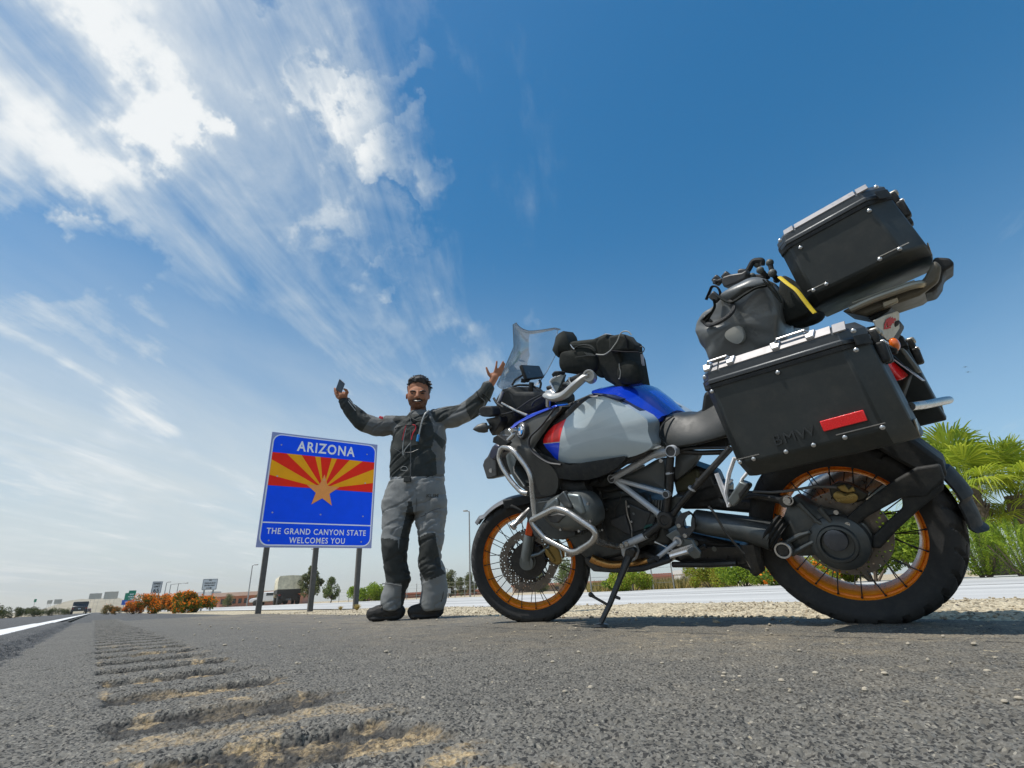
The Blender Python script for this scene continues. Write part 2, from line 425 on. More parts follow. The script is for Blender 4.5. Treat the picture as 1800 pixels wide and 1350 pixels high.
# ---------------------------------------------------------------- the ground near the camera: real relief, finest where the lens is closest
EDGE_X = 2.27                    # shoulder meets the gravel verge
STEP0, STEP1, LIFT = -.22, -.32, .034   # worn edge of the lane's upper layer
def surface(x, y):
    """height of the ground and what lies on it, for plan coordinates in the road frame"""
    q = np.hypot(x, y)
    near = 1/(1+(q/2.2)**2); mid = 1/(1+(q/5.0)**2)
    # stones bound in the surface
    d1, i1 = worley(x/.0058, y/.0058, 11); d2, i2 = worley(x/.0036, y/.0036, 23)
    h = near*((.0027*(1-np.minimum(d1, 1)**2)*(.15+1.1*i1))+.0013*(1-np.minimum(d2, 1)**2)*i2) - near*.0022
    pit = sstep(fbm(x/.035, y/.035, 41, 3), .60, .74); h -= pit*.0042*mid
    h += (fbm(x/.9, y/.9, 5, 3)-.5)*.010*mid + (fbm(x/.10, y/.10, 9, 3)-.5)*.004*mid
    # milled rumble strip
    rag = (fbm(x/.05, y/.05, 61, 3)-.5)
    xin = sstep(x+rag*.03, .03, .055)*(1-sstep(x+rag*.11, .315, .375))
    ph = (y+.085)/.3; cell = np.floor(ph); fr = (ph-cell)*.3-.15 + (fbm(x/.05, y/.05, 77, 3)-.5)*.020 + (_hash(cell, cell*0, 5)-.5)*.012
    arc = sstep(fr, -.088, -.030)*(1-sstep(fr, .070, .0765))
    wear = .62+.75*fbm(x/.16, y/.16, 91, 3)
    groove = xin*arc*np.minimum(wear, 1.15)
    far = 1/(1+np.maximum(q-8, 0)/8)
    h -= groove*(.0115+.0085*sstep(y, .9, 2.2))*far
    h += xin*mid*(fbm(x/.020, y/.013, 19, 3)-.5)*.006
    lip = xin*np.exp(-((np.abs(fr)-.095)/.012)**2)*(fbm(x/.012, y/.012, 17, 2)-.35); h += lip*.006*mid
    rub, ri = worley(x/.013, y/.013, 31); h += (groove > .25)*near*.0036*(1-np.minimum(rub, 1)**2)*(ri > .45)
    patch = sstep(fbm(x/.075, y/.05, 101, 4), .50, .66)*sstep(fbm(x/.5, y/.6, 107, 2), .35, .6)
    sand = sstep(groove, .30, .75)*patch*sstep(q, 5.5, 1.2)
    sand = np.maximum(sand, sstep(fbm(x/.045, y/.045, 131, 3), .66, .76)*sstep(q, .3, .6)*xin*.8*sstep(q, 5, 1.5))
    sand = np.maximum(sand, xin*sstep(y, 1.25, .45)*sstep(fbm(x/.10, y/.07, 117, 4), .50, .64)*.95)
    h = h*(1-.30*sand)
    # edge of the lane overlay
    e = x+(fbm(x/.07, y/.07, 151, 4)-.5)*.09
    up = sstep(-e, -STEP0, -STEP1); cs_, ci_ = worley(x/.019, y/.019, 173)
    crumb = sstep(-e, .17, .24)*(1-sstep(-e, .40, .50))
    h += LIFT*up + crumb*((1-np.minimum(cs_, 1)**2)*ci_*.012-.008)*(.35+.65*mid) + up*(1-up)*4*(fbm(x/.016, y/.016, 171, 3)-.5)*.024*(.3+.7*mid)
    # gravel verge
    gx = x+(fbm(x/.25, y/.25, 181, 4)-.5)*.16
    g = sstep(gx, EDGE_X-.03, EDGE_X+.06)
    gs, gi = worley(x/.022, y/.022, 201)
    h += g*(-.012 + .016*(1-np.minimum(gs, 1)**2)*gi*mid + (fbm(x/.5, y/.5, 211, 3)-.5)*.03)
    return h, sand, groove, e, gx
def near_ground():
    az = np.concatenate([np.linspace(-150, -54, 60, endpoint=False), np.linspace(-54, 54, 930), np.linspace(54, 150, 61)[1:]])
    az = np.radians(az)+YAW
    rr = np.exp(np.linspace(math.log(.16), math.log(11.0), 960))
    A, Q = np.meshgrid(az, rr)
    X = np.sin(A)*Q; Y = np.cos(A)*Q
    x = X.ravel(); y = Y.ravel()
    h, sand, groove, e, gx = surface(x, y)
    co = np.stack([x, y, h], 1).astype(np.float32)
    nr, na = A.shape
    i = np.arange(nr*na).reshape(nr, na)
    quads = np.stack([i[:-1, :-1], i[:-1, 1:], i[1:, 1:], i[1:, :-1]], -1).reshape(-1, 4)
    fx = x[quads].mean(1); fe = e[quads].mean(1); fg = gx[quads].mean(1); fy = y[quads].mean(1)
    strip = (fx > .012) & (fx < .413) & (fy > 1.41) & (fy < 10.2)
    lane = fe < STEP0+.01; grav = fg > EDGE_X; concr = fx > 4.12
    paint = lane & (np.abs(fx+.585+(fbm(fx/.02, fy/.02, 3, 2)-.5)*.012) < .105)
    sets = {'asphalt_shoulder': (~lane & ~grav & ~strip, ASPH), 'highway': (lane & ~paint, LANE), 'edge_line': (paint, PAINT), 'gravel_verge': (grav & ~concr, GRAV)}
    for name, (msk, m_) in sets.items():
        qd = quads[msk]; used, inv_ = np.unique(qd, return_inverse=True)
        me = bpy.data.meshes.new(name); me.vertices.add(len(used)); me.vertices.foreach_set('co', co[used].ravel())
        me.loops.add(qd.size); me.polygons.add(len(qd))
        me.loops.foreach_set('vertex_index', inv_.astype(np.int32).ravel()); me.polygons.foreach_set('loop_start', np.arange(0, qd.size, 4, dtype=np.int32))
        me.update(calc_edges=True); me.polygons.foreach_set('use_smooth', [True]*len(qd))
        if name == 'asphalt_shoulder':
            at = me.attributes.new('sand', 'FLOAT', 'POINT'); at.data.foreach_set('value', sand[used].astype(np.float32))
            at = me.attributes.new('milled_shade', 'FLOAT', 'POINT'); at.data.foreach_set('value', np.minimum(groove*1.3, 1)[used].astype(np.float32))
        me.materials.append(m_); me.validate()
        o = bpy.data.objects.new(name, me); COL.objects.link(o); o['kind'] = 'structure'
near_ground()
def rumble_strip():
    xs = np.arange(0, .4261, .0055); ys = np.arange(1.40, 14.5, .0056)
    Xg, Yg = np.meshgrid(xs, ys); x, y = Xg.ravel(), Yg.ravel(); h, sand, groove, e, gx = surface(x, y)
    co = np.stack([x, y, h+.0006], 1).astype(np.float32); nr, na = Xg.shape; i = np.arange(nr*na).reshape(nr, na)
    qd = np.stack([i[:-1, :-1], i[:-1, 1:], i[1:, 1:], i[1:, :-1]], -1).reshape(-1, 4)
    me = bpy.data.meshes.new('rumble_strip'); me.vertices.add(len(co)); me.vertices.foreach_set('co', co.ravel()); me.loops.add(qd.size); me.polygons.add(len(qd))
    me.loops.foreach_set('vertex_index', qd.astype(np.int32).ravel()); me.polygons.foreach_set('loop_start', np.arange(0, qd.size, 4, dtype=np.int32)); me.update(calc_edges=True)
    me.polygons.foreach_set('use_smooth', [True]*len(qd))
    for nm, val in (('sand', sand), ('milled_shade', np.minimum(groove*1.3, 1))): me.attributes.new(nm, 'FLOAT', 'POINT').data.foreach_set('value', val.astype(np.float32))
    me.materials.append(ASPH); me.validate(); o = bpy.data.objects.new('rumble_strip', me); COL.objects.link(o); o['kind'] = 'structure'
rumble_strip()
def sheet(name, xs, y0, y1, z, m_, kind='structure', ny=1):
    """long strip along the road: xs = [(x, z offset)...]"""
    mb = MB(); n = len(xs); vs_ = []
    for j in range(ny+1):
        yy = y0+(y1-y0)*j/ny
        vs_ += [(x, yy, z+dz_) for x, dz_ in xs]
    mb.add(vs_, [(j*n+i, j*n+i+1, (j+1)*n+i+1, (j+1)*n+i) for j in range(ny) for i in range(n-1)])
    return tag(mb.build(name, m_, smooth=False), None, None, None, kind)
# wide surroundings, a little lower than the near relief
sheet('desert_ground', [(-3500, 0), (3500, 0)], -3500, 3500, -.055, DESERT)
sheet('shoulder_beyond', [(-.34, 0), (2.27, 0)], -60, 700, -.022, LANE)
sheet('highway_beyond', [(-9.5, 0), (-.40, 0)], -60, 900, -.004, LANE)
sheet('edge_line_beyond', [(-.69, 0), (-.48, 0)], 6.0, 700, .026, PAINT)
sheet('gravel_beyond', [(2.27, 0), (4.12, 0), (4.6, 0)], -60, 400, -.030, GRAV)
sheet('concrete_ramp', [(4.12, 0), (9, .01), (15.0, .03)], -60, 260, -.012, CONC)
for i_, xx in enumerate((7.6, 11.4)):
    sheet('ramp_joint', [(xx, 0), (xx+.14, 0)], -60, 260, .016+.012*i_, mat('joint_sealant', (.34, .33, .31), .8))

def verge_stones():
    """loose stones lying on the gravel verge"""
    rg = np.random.default_rng(77); mb = MB()
    ico = [(0, 0, 1), (.89, 0, .45), (.28, .85, .45), (-.72, .53, .45), (-.72, -.53, .45), (.28, -.85, .45), (.72, .53, -.45), (-.28, .85, -.45), (-.89, 0, -.45), (-.28, -.85, -.45), (.72, -.53, -.45), (0, 0, -1)]
    icf = [(0, 1, 2), (0, 2, 3), (0, 3, 4), (0, 4, 5), (0, 5, 1), (1, 6, 2), (2, 7, 3), (3, 8, 4), (4, 9, 5), (5, 10, 1), (6, 7, 2), (7, 8, 3), (8, 9, 4), (9, 10, 5), (10, 6, 1), (6, 11, 7), (7, 11, 8), (8, 11, 9), (9, 11, 10), (10, 11, 6)]
    for i in range(3600):
        yy = -1.0+11*rg.random()**1.4; xx = 2.26+1.95*rg.random(); s = rg.uniform(.0025, .0075)*(1.7 if rg.random() < .05 else 1)
        if rg.random() < .06: xx = 2.30-abs(rg.normal(0, .16))
        a, sx, sy, sz = rg.uniform(0, 6.28), rg.uniform(.8, 1.5), rg.uniform(.7, 1.1), rg.uniform(.5, .9); ca, sa = math.cos(a), math.sin(a)
        zb = -.006 if xx > 2.33 else 0.0
        mb.add([(xx+s*(x*sx*ca-y*sy*sa)*rg.uniform(.85, 1.15), yy+s*(x*sx*sa+y*sy*ca), zb+s*z_*sz+s*.35) for x, y, z_ in ico], icf)
    me = bpy.data.meshes.new('verge_stones'); me.from_pydata(mb.v, [], mb.f)
    ma = bpy.data.materials.new('stone_mix'); ma.use_nodes = True; t = NT(ma.node_tree); b = t.n['Principled BSDF']
    rn = t.new('ShaderNodeNewGeometry').outputs['Random Per Island']
    cr = t.mix(t.rng(rn, 0, .6, 0, 1, False), (.26, .21, .14), (.44, .37, .26)); cr = t.mix(t.m('GREATER_THAN', rn, .86), cr, (.17, .15, .13))
    t.put(b.inputs['Base Color'], cr); b.inputs['Roughness'].default_value = .9
    me.materials.append(ma); o = bpy.data.objects.new('verge_stones', me); COL.objects.link(o); o['kind'] = 'stuff'
verge_stones()
# ---------------------------------------------------------------- motorcycle frame: x forward, y to its left, z up its own mast; it leans on its side stand
TH, LEAN, STEER = R(47.23), R(15.06), R(30.96)
def bike_axes(th):
    fw = v2r((-math.sin(th), math.cos(th), 0)); l0 = v2r((-math.cos(th), -math.sin(th), 0)); u0 = Vector((0, 0, 1))
    return fw, math.cos(LEAN)*l0-math.sin(LEAN)*u0, math.cos(LEAN)*u0+math.sin(LEAN)*l0
BO = v2r((1.211, 1.912, 0.003)); BX, BY, BZ = bike_axes(TH)
BM = frame_mat(BO, BX, BY, BZ); BMI = BM.inverted()
# steered front assembly (origin at the front axle)
HX = Vector((1.504, 0, .318))
FM = BM @ Matrix.Translation(HX) @ Matrix.Rotation(STEER, 4, 'Z'); FMI = FM.inverted()
def on_plane(u, v, y, mi):       # where the sight line through (u, v) meets the bike plane y = const, in the bike's own axes
    o = mi @ CAM; d = mi.to_3x3() @ ray(u, v); k = (y-o.y)/d.y
    return o+d*k
def Z(x0, y0, s): return lambda x, y: (x0+x/s, y0+y/s)
zA, zC, zD, zE, zF, zG, zH, zI, zJ, zK, zL, zM, zB = (Z(820, 540, 3.971), Z(1040, 760, 6.923), Z(1030, 900, 6.923), Z(820, 880, 6.1375), Z(1500, 520, 5.4),
    Z(1210, 440, 6.429), Z(960, 570, 9.474), Z(820, 560, 7.5), Z(820, 700, 7.5), Z(1240, 760, 3.6), Z(1200, 520, 3.4615), Z(1200, 300, 3.6), Z(820, 820, 4.0))
def b(z, x, y, yy): return on_plane(*z(x, y), yy, BMI)
def bl(z, pts, yy): return [b(z, p[0], p[1], p[2] if len(p) > 2 else yy) for p in pts]
def fl(z, pts, yy): return [on_plane(*z(p[0], p[1]), p[2] if len(p) > 2 else yy, FMI) for p in pts]
YV = Vector((0, 1, 0)); XV = Vector((1, 0, 0)); ZV = Vector((0, 0, 1))

M_BLK = mat('black_plastic', (.026, .028, .029), .62, var=.2, dust=.22, bump=.05, bscale=300, spec=.28)
M_DRK = mat('dark_grey_plastic', (.045, .047, .05), .5, var=.15, dust=.25)
M_ENG = mat('engine_grey', (.085, .095, .098), .42, .55, var=.2, dust=.3)
M_ENL = mat('cylinder_grey', (.18, .20, .20), .38, .6, var=.15, dust=.2)
M_FRM = mat('black_frame_paint', (.028, .029, .03), .35, .1, var=.15, dust=.3)
M_STL = mat('brushed_steel', (.50, .48, .45), .30, .9, var=.12, vscale=25)
M_SIL = mat('silver_frame_paint', (.56, .59, .63), .33, .22, var=.08, dust=.15)
M_ALU = mat('bare_aluminium', (.62, .62, .62), .35, .85, var=.1)
M_WHT = mat('white_alloy', (.88, .88, .90), .35, .05, var=.05)
M_GLD = mat('gold_anodised_rim', (1.0, .32, .014), .28, .10, var=.08, vscale=20, dust=.06)
M_GLC = mat('gold_caliper', (.36, .25, .08), .4, .7, var=.15, dust=.2)
M_PIPE = mat('heat_blued_pipe', (.58, .30, .10), .3, .9, var=.25, vscale=20)
M_DISC = mat('brake_disc_steel', (.20, .18, .16), .34, .8, var=.2, vscale=40)
M_RUB = mat('tyre_rubber', (.036, .036, .036), .72, var=.2, dust=.14, bump=.08, bscale=200, spec=.3)
M_BLU = mat('blue_paint', (.006, .055, .62), .22, .15, var=.05, coat=1.0)
M_SEAT = mat('seat_vinyl', (.024, .027, .026), .46, var=.10, bump=.12, bscale=420, dust=.06)
M_LENS = mat('orange_lens', (.85, .16, .01), .15, var=.15, vscale=60, coat=1.0)
M_REFO = mat('orange_reflector', (.80, .10, .01), .3, var=.1, vscale=80)
M_REDL = mat('red_reflector', (1.0, .016, .018), .22, var=.08, vscale=200, coat=1.0, bump=.15, bscale=500)
M_SCRN = mat('screen_glass', (.05, .065, .08), .2, var=.1, coat=.6)
M_PNT = mat('powder_black', (.030, .033, .034), .50, var=.13, vscale=8, dust=.10, bump=.04, bscale=500)
M_BOLT = mat('stainless_bolt', (.55, .55, .54), .3, .9, var=.1, vscale=80)

bike = empty('motorcycle', label='blue, grey and black touring motorcycle with gold wheels leaning on its side stand', cat='motorcycle', mw=BM)
FP = empty('front_fork_assembly', parent=bike); FP.matrix_local = Matrix.Translation(HX) @ Matrix.Rotation(STEER, 4, 'Z')
# the steered pieces are separate parts of the motorcycle, so they are baked into the bike's axes
FLOC = Matrix.Translation(HX) @ Matrix.Rotation(STEER, 4, 'Z')
bpy.data.objects.remove(FP)
class FB(MB):                    # builder in the steered fork's axes
    def build(s, *a, **k):
        s.v = [tuple(FLOC @ Vector(p)) for p in s.v]; return MB.build(s, *a, **k)
def plate(name, pts, th, m_, parent=bike, bevel=.004, cls=MB, **k):
    return cls().prism(pts, Vector((0, -th, 0))).build(name, m_, parent, bevel=bevel, **k)
def pipe(name, pts, r, m_, parent=bike, fil=.03, n=12, cls=MB, closed=False):
    return cls().tube(fillet(pts, fil, 5, closed) if fil else pts, r, n, closed=closed).build(name, m_, parent)

# ---------------------------------------------------------------- wheels
def tyre_mesh(mb, R0, w_, rim, n=360, tread=26, gd=.009, off=0.0):
    prof = []
    for k in range(41):                      # outer surface bead to bead
        t = -1+2*k/40; a = abs(t); sg = 1 if t > 0 else -1
        if a <= .62:
            s = a/.62; y = w_*.47*math.sin(s*1.25)/math.sin(1.25); r = R0-(1-math.cos(s*1.25))*.033
        else:
            s = (a-.62)/.38; re = R0-(1-math.cos(1.25))*.033
            r = re+(rim-re)*s; y = w_*.47+w_*.045*math.sin(min(s*1.6, 1)*math.pi*.85)-w_*.10*s*s
        prof.append((sg*y, r, a))
    m = len(prof); o = len(mb.v); vs_ = []
    for i in range(n):
        th = 2*math.pi*i/n
        for (y, r, a) in prof:
            d = 0.0
            if a < .70:
                side = 1 if y > 0 else -1
                ph = (th/(2*math.pi)*tread + (0 if side > 0 else .5) + 1.5*a) % 1
                if ph < .26 and a > .10: d = gd
                ph2 = (th/(2*math.pi)*tread*.5 + side*.25) % 1
                if abs(a-.34) < .03 and ph2 > .25: d = gd*.8
                if a < .025: d = gd*.6
            elif .78 < a < .81: d = -.0012
            rr = r-d
            vs_.append((math.cos(th)*rr, y+off, math.sin(th)*rr))
    fs = [(i*m+j, ((i+1) % n)*m+j, ((i+1) % n)*m+j+1, i*m+j+1) for i in range(n) for j in range(m-1)]
    mb.add(vs_, fs)
    return mb
def shift(mb, c, rotm=None):
    mb.v = [tuple(Vector(c)+(rotm @ Vector(p) if rotm else Vector(p))) for p in mb.v]; return mb
def disc_holes(mb, r0, r1, rows, n, th, c, hole=.0042):
    """brake disc with real drilled holes"""
    dr = (r1-r0)/rows
    for yy, flip in ((th/2, 1), (-th/2, -1)):
        for k in range(rows):
            ra, rb = r0+k*dr, r0+(k+1)*dr; rm = (ra+rb)/2
            for i in range(n):
                t0 = 2*math.pi*(i+.5*(k % 2))/n; t1 = t0+2*math.pi/n; tm = (t0+t1)/2
                P = lambda r, t: (c[0]+r*math.cos(t), c[1]+yy, c[2]+r*math.sin(t))
                outer = [P(ra, t0), P(ra, tm), P(ra, t1), P(rm, t1), P(rb, t1), P(rb, tm), P(rb, t0), P(rm, t0)]
                hc = Vector(P(rm, tm)); er = Vector((math.cos(tm), 0, math.sin(tm))); et = Vector((-math.sin(tm), 0, math.cos(tm)))
                if (i+k) % 3 == 2: mb.add(outer, [tuple(range(8))]); continue
                inner = [hc+(er*math.cos(q)+et*math.sin(q))*hole for q in (math.pi+.785-0.785*2, math.pi, math.pi+.785)]
                an = [-2.356, math.pi, 2.356, 1.571, .785, 0, -.785, -1.571]
                inner = [hc+(er*math.cos(q)+et*math.sin(q))*hole for q in an]
                mb.add(outer+inner, [(j, (j+1) % 8, 8+(j+1) % 8, 8+j) for j in range(8)])
    for r in (r0, r1):
        mb.lathe([(-th/2, r), (th/2, r)], c, YV, XV, n*2)
    return mb
def wheel(name, centre, cls, R0, w_, rimr, rimw, nspoke, hubr, tread):
    root = empty(name, parent=bike); C_ = Vector(centre)
    def fin(mb, nm, m_, **k):
        shift(mb, C_ if cls is MB else (0, 0, 0)); return mb.build(nm, m_, root, **k)
    t = cls(); tyre_mesh(t, R0, w_, rimr-.010, tread=tread); fin(t, 'tyre', M_RUB, ang=25)
    hw = rimw/2; r_ = cls()
    half_ = [(hw+.004, rimr), (hw+.005, rimr-.006), (hw+.001, rimr-.009), (hw-.012, rimr-.011), (hw-.014, rimr-.017), (hw-.006, rimr-.020), (hw-.005, rimr-.025), (hw-.012, rimr-.029), (hw-.026, rimr-.031)]
    prof = [(-y_, r__) for y_, r__ in half_]+[(0, rimr-.037)]+half_[::-1]+[ (hw-.002, rimr+.003), (hw-.008, rimr-.004), (0, rimr-.022), (-hw+.008, rimr-.004), (-hw+.002, rimr+.003)]
    r_.lathe(prof, (0, 0, 0), YV, XV, 96, loop=True); fin(r_, 'rim', M_GLD, ang=30)
    nip = cls()
    for i in range(nspoke):
        a = 2*math.pi*i/nspoke
        for sgn in (-1, 1): nip.ball((math.cos(a)*(rimr-.009), sgn*(hw+.003), math.sin(a)*(rimr-.009)), .0032, 6)
    h = cls(); hp = [(-.07, .0), (-.07, .03), (-.055, .035), (-.05, hubr), (-.042, hubr), (-.038, hubr*.55), (.038, hubr*.55), (.042, hubr), (.05, hubr), (.055, .035), (.07, .03), (.07, 0)]
    h.lathe(hp, (0, 0, 0), YV, XV, 40); fin(h, 'hub', M_FRM)
    n2 = nspoke//2
    for i in range(n2):
        for sgn in (-1, 1):
            a = 2*math.pi*(i+(.25 if sgn > 0 else .75))/n2; tw = .42*(1 if i % 2 else -1)
            p0 = Vector((math.cos(a-tw)*hubr*.95, sgn*.046, math.sin(a-tw)*hubr*.95)); p1 = Vector((math.cos(a)*(rimr-.014), sgn*(hw-.004), math.sin(a)*(rimr-.014)))
            s = cls(); s.tube([p0, p1], .0021, 5); s.ball(p1, .0042, 6); fin(s, 'spoke', M_FRM)
    return root
RW = wheel('rear_wheel', (0, 0, .312), MB, .319, .175, .234, .115, 40, .062, 26)
FW = wheel('front_wheel', (0, 0, 0), FB, .325, .125, .258, .076, 40, .055, 30)
dm = disc_holes(MB(), .100, .138, 3, 40, .005, (0, .078, .312), .0040); dm.lathe([(.0755, .05), (.0755, .101), (.0805, .101), (.0805, .05)], (0, 0, .312), YV, XV, 40, loop=True)
dm.build('brake_disc', M_DISC, RW, smooth=False)
for sg in (1, -1):
    dm = disc_holes(FB(), .112, .1525, 4, 46, .005, (0, sg*.066, 0), .0034); dm.build('brake_disc', M_DISC, FW, smooth=False)
    ca = FB(); ca.lathe([(sg*.058, .045), (sg*.058, .092), (sg*.062, .092), (sg*.062, .045)], (0, 0, 0), YV, XV, 40, loop=True)
    for k in range(8):
        a = 2*math.pi*k/8; ca.tube([(math.cos(a)*.088, sg*.062, math.sin(a)*.088), (math.cos(a+.18)*.117, sg*.066, math.sin(a+.18)*.117)], .009, 6, flat=.35)
    ca.build('disc_carrier', M_FRM, FW)
se = FB(); se.lathe([(.070, .030), (.070, .043), (.074, .043), (.074, .030)], (0, 0, 0), YV, XV, 60, loop=True)
se.build('sensor_ring', M_ENL, FW)

# ---------------------------------------------------------------- front fork, brakes, mudguard
UP = Vector((-.40, 0, .917)).normalized()
def fork_pt(t, y, fx=0.0): return Vector((fx, y, 0))+UP*t
for sg in (1, -1):
    y = sg*.098
    f = FB(); f.tube([fork_pt(-.005, y, .0), fork_pt(.03, y, .008), fork_pt(.138, y, .012), fork_pt(.142, y, .012)], [.026, .030, .029, .028], 18)
    f.disc((0, y-sg*.02, 0), YV*sg, .036, .040, 20); f.disc((0, y+sg*.02, 0), YV*sg, .017, .006, 8)
    f.tube([fork_pt(.03, y, -.01), Vector((-.075, y, .03)), Vector((-.135, y, .055))], [.018, .013, .015], 10, flat=.7)
    fk = f.build('fork_foot', M_ENL if sg > 0 else M_ENG, bike)
    f = FB(); f.tube([fork_pt(.13, y, .012), fork_pt(.62, y, .012)], .0245, 16); f.build('fork_stanchion', M_FRM, bike)
    f = FB(); f.tube([fork_pt(.145, y-sg*.01, .006), fork_pt(.42, y-sg*.01, .0)], .034, 14, flat=.8); f.build('fork_guard', M_BLK, bike)
    if sg > 0:
        f = FB(); f.box(fork_pt(.178, y+.030, .012), (.036, .012, .066), Matrix.Rotation(R(-23.6), 3, 'Y')); f.build('reflector', M_REFO, bike, bevel=.004)
    cl_ = FB(); o = fl(zE, [(830, 500), (880, 480), (960, 470), (1010, 540), (1030, 620), (1030, 670), (980, 690), (920, 660), (860, 580)], .085)
    o = [Vector((p.x, sg*.105, p.z)) for p in o]
    cl_.prism(o, (0, -sg*.055, 0)); o2 = [Vector((p.x, sg*.118, p.z)) for p in fl(zE, [(840, 515), (880, 510), (965, 640), (935, 670)], .105)]
    cl_.prism(o2, (0, -sg*.02, 0)); cl_.build('brake_caliper', M_GLC, bike, bevel=.006)
guard = FB(); rings = []
for i in range(25):
    a = R(128-84*i/24); rr = .346+(.014 if i > 21 else 0); hwid = .072*(1-.75*max(0, (i-17)/7)**1.6)+.004
    rings.append([Vector((math.cos(a)*(rr-.022*abs(s)**2.2), s*hwid, math.sin(a)*(rr-.022*abs(s)**2.2))) for s in np.linspace(-1, 1, 11)]+[Vector((math.cos(a)*(rr-.004-.022*abs(s)**2.2), s*hwid*.95, math.sin(a)*(rr-.004-.022*abs(s)**2.2))) for s in np.linspace(1, -1, 11)])
guard.loft(rings); guard.build('front_mudguard', mat('silver_grey_plastic', (.17, .175, .185), .4, .2, var=.1, dust=.15), bike)
g2 = FB(); g2.tube([Vector((.02, .085, .30)), Vector((-.05, .095, .25)), Vector((-.12, .09, .28))], .016, 8, flat=.5); g2.box((-.02, .07, .31), (.16, .03, .05)); g2.build('mudguard_bracket', M_BLK, bike, bevel=.008)
pg = FB(); q0, q1 = fl(zE, [(685, 90, .12), (490, 290, .2)], .1)
dv = (q1-q0); pg.tube([q0, q0+dv*.30, q0+dv*.34, q0+dv*.68, q0+dv*.70, q0+dv*.86, q0+dv*.88, q0+dv*.99, q1], [.014, .014, .017, .017, .013, .013, .019, .019, .012], 14)
pg.build('highway_peg', M_ALU, bike)

# ---------------------------------------------------------------- engine
def fan(px, yy, th, name, m_, bulge=0.0, z=zD, bevel=.006, cls=MB, spl=0):
    o = bl(z, px, yy)
    if spl: o = spline(o, spl, True)
    mb = cls()
    if bulge: mb.dome(o, yy-th, bulge)
    else: mb.prism(o, (0, -th, 0))
    return mb.build(name, m_, bike, bevel=0 if bulge else bevel)
eb = MB(); eb.prism(bl(zB, [(480, 60), (960, 60), (1040, 140), (1240, 200), (1400, 420), (1430, 560), (1240, 560), (1080, 640), (860, 690), (740, 560), (620, 400), (470, 300)], .11), (0, -.22, 0))
eb.build('engine_block', M_ENG, bike, bevel=.02)
gb = MB(); gb.prism(bl(zB, [(960, 240), (1110, 210), (1330, 260), (1350, 420), (1330, 520), (1180, 600), (960, 560), (900, 420)], .135), (0, -.08, 0)); gb.build('gearbox_cover', mat('gearbox_grey', (.04, .045, .047), .5, .4, var=.2, dust=.3), bike, bevel=.012)
cov_ = MB(); cov_.prism(bl(zC, [(225, 1060), (405, 1000), (480, 1250), (430, 1240), (240, 1130)], .145), (0, -.02, 0)); cov_.build('sprocket_cover', M_DRK, bike, bevel=.004)
cov_ = MB(); cov_.prism(bl(zC, [(440, 860), (600, 930), (780, 1000), (770, 1130), (640, 1190), (490, 1230)], .142), (0, -.02, 0)); cov_.build('clutch_cover', mat('clutch_grey', (.06, .064, .066), .45, .5, var=.2, dust=.2), bike, bevel=.006)
for px in ((455, 900), (490, 1085), (770, 1130), (135, 1185), (105, 740)):
    bo = MB(); p = b(zC, px[0], px[1], .150); bo.disc(p, YV, .0048, .006, 8); bo.build('engine_bolt', M_BOLT, bike)
wr = MB(); wr.tube(spline(bl(zC, [(355, 740), (345, 830), (300, 900), (275, 960), (280, 1030)], .15), 5), .0022, 6); wr.disc(b(zC, 355, 735, .145), YV, .006, .01, 10); wr.build('clutch_cable', M_FRM, bike)
lv = MB(); lv.tube(bl(zC, [(640, 1165), (700, 1140), (770, 1132)], .155), .004, 6); lv.tube(bl(zC, [(640, 1170), (660, 1135), (740, 1120)], .153), .003, 6); lv.build('sensor_plug', mat('green_plug', (.02, .09, .07), .5), bike)
# left cylinder with its head cover
cy = MB(); ring = bl(zB, [(560, 300), (640, 210), (800, 190), (890, 290), (900, 430), (780, 460), (620, 440)], .11); ring = [Vector((p.x, .11, p.z)) for p in ring]
cy.prism(ring, (0, .16, 0))
for k in range(6):
    yy = .14+k*.018; cc = sum(ring, Vector())/len(ring); cy.prism([Vector((cc.x+(p.x-cc.x)*1.10, yy, cc.z+(p.z-cc.z)*1.10)) for p in ring], (0, .006, 0))
cy.build('cylinder', M_ENG, bike, bevel=.006)
hc = MB(); o = spline(bl(zB, [(515, 300), (560, 235), (640, 185), (720, 172), (820, 185), (885, 255), (915, 345), (905, 425), (840, 462), (700, 468), (600, 440), (530, 370)], .30), 3, True)
oc_ = sum(o, Vector())/len(o); o = [oc_+(p-oc_)*.90 for p in o]
hc.dome(o, .21, .055, 7, 3.0); hc.build('cylinder_head_cover', M_ENL, bike, ang=50)
hp_ = MB(); hp_.prism(bl(zB, [(640, 205), (680, 172), (745, 280), (740, 305), (690, 290), (655, 250)], .362), (0, -.03, 0)); hp_.build('ignition_cover', M_ENG, bike, bevel=.006)
hp_ = MB(); hp_.prism(bl(zB, [(540, 290), (630, 215), (655, 275), (600, 300), (545, 330)], .355), (0, -.03, 0)); hp_.build('head_cover_panel', M_ENL, bike, bevel=.008)
hp_ = MB(); hp_.prism(bl(zB, [(700, 190), (790, 200), (830, 330), (800, 345), (750, 300)], .368), (0, -.02, 0)); hp_.build('head_cover_panel', mat('light_engine_grey', (.24, .27, .27), .35, .6), bike, bevel=.008)
hp_ = MB(); hp_.prism(bl(zB, [(560, 350), (640, 330), (700, 345), (640, 400), (590, 395)], .360), (0, -.02, 0)); hp_.build('head_cover_panel', M_DRK, bike, bevel=.006)
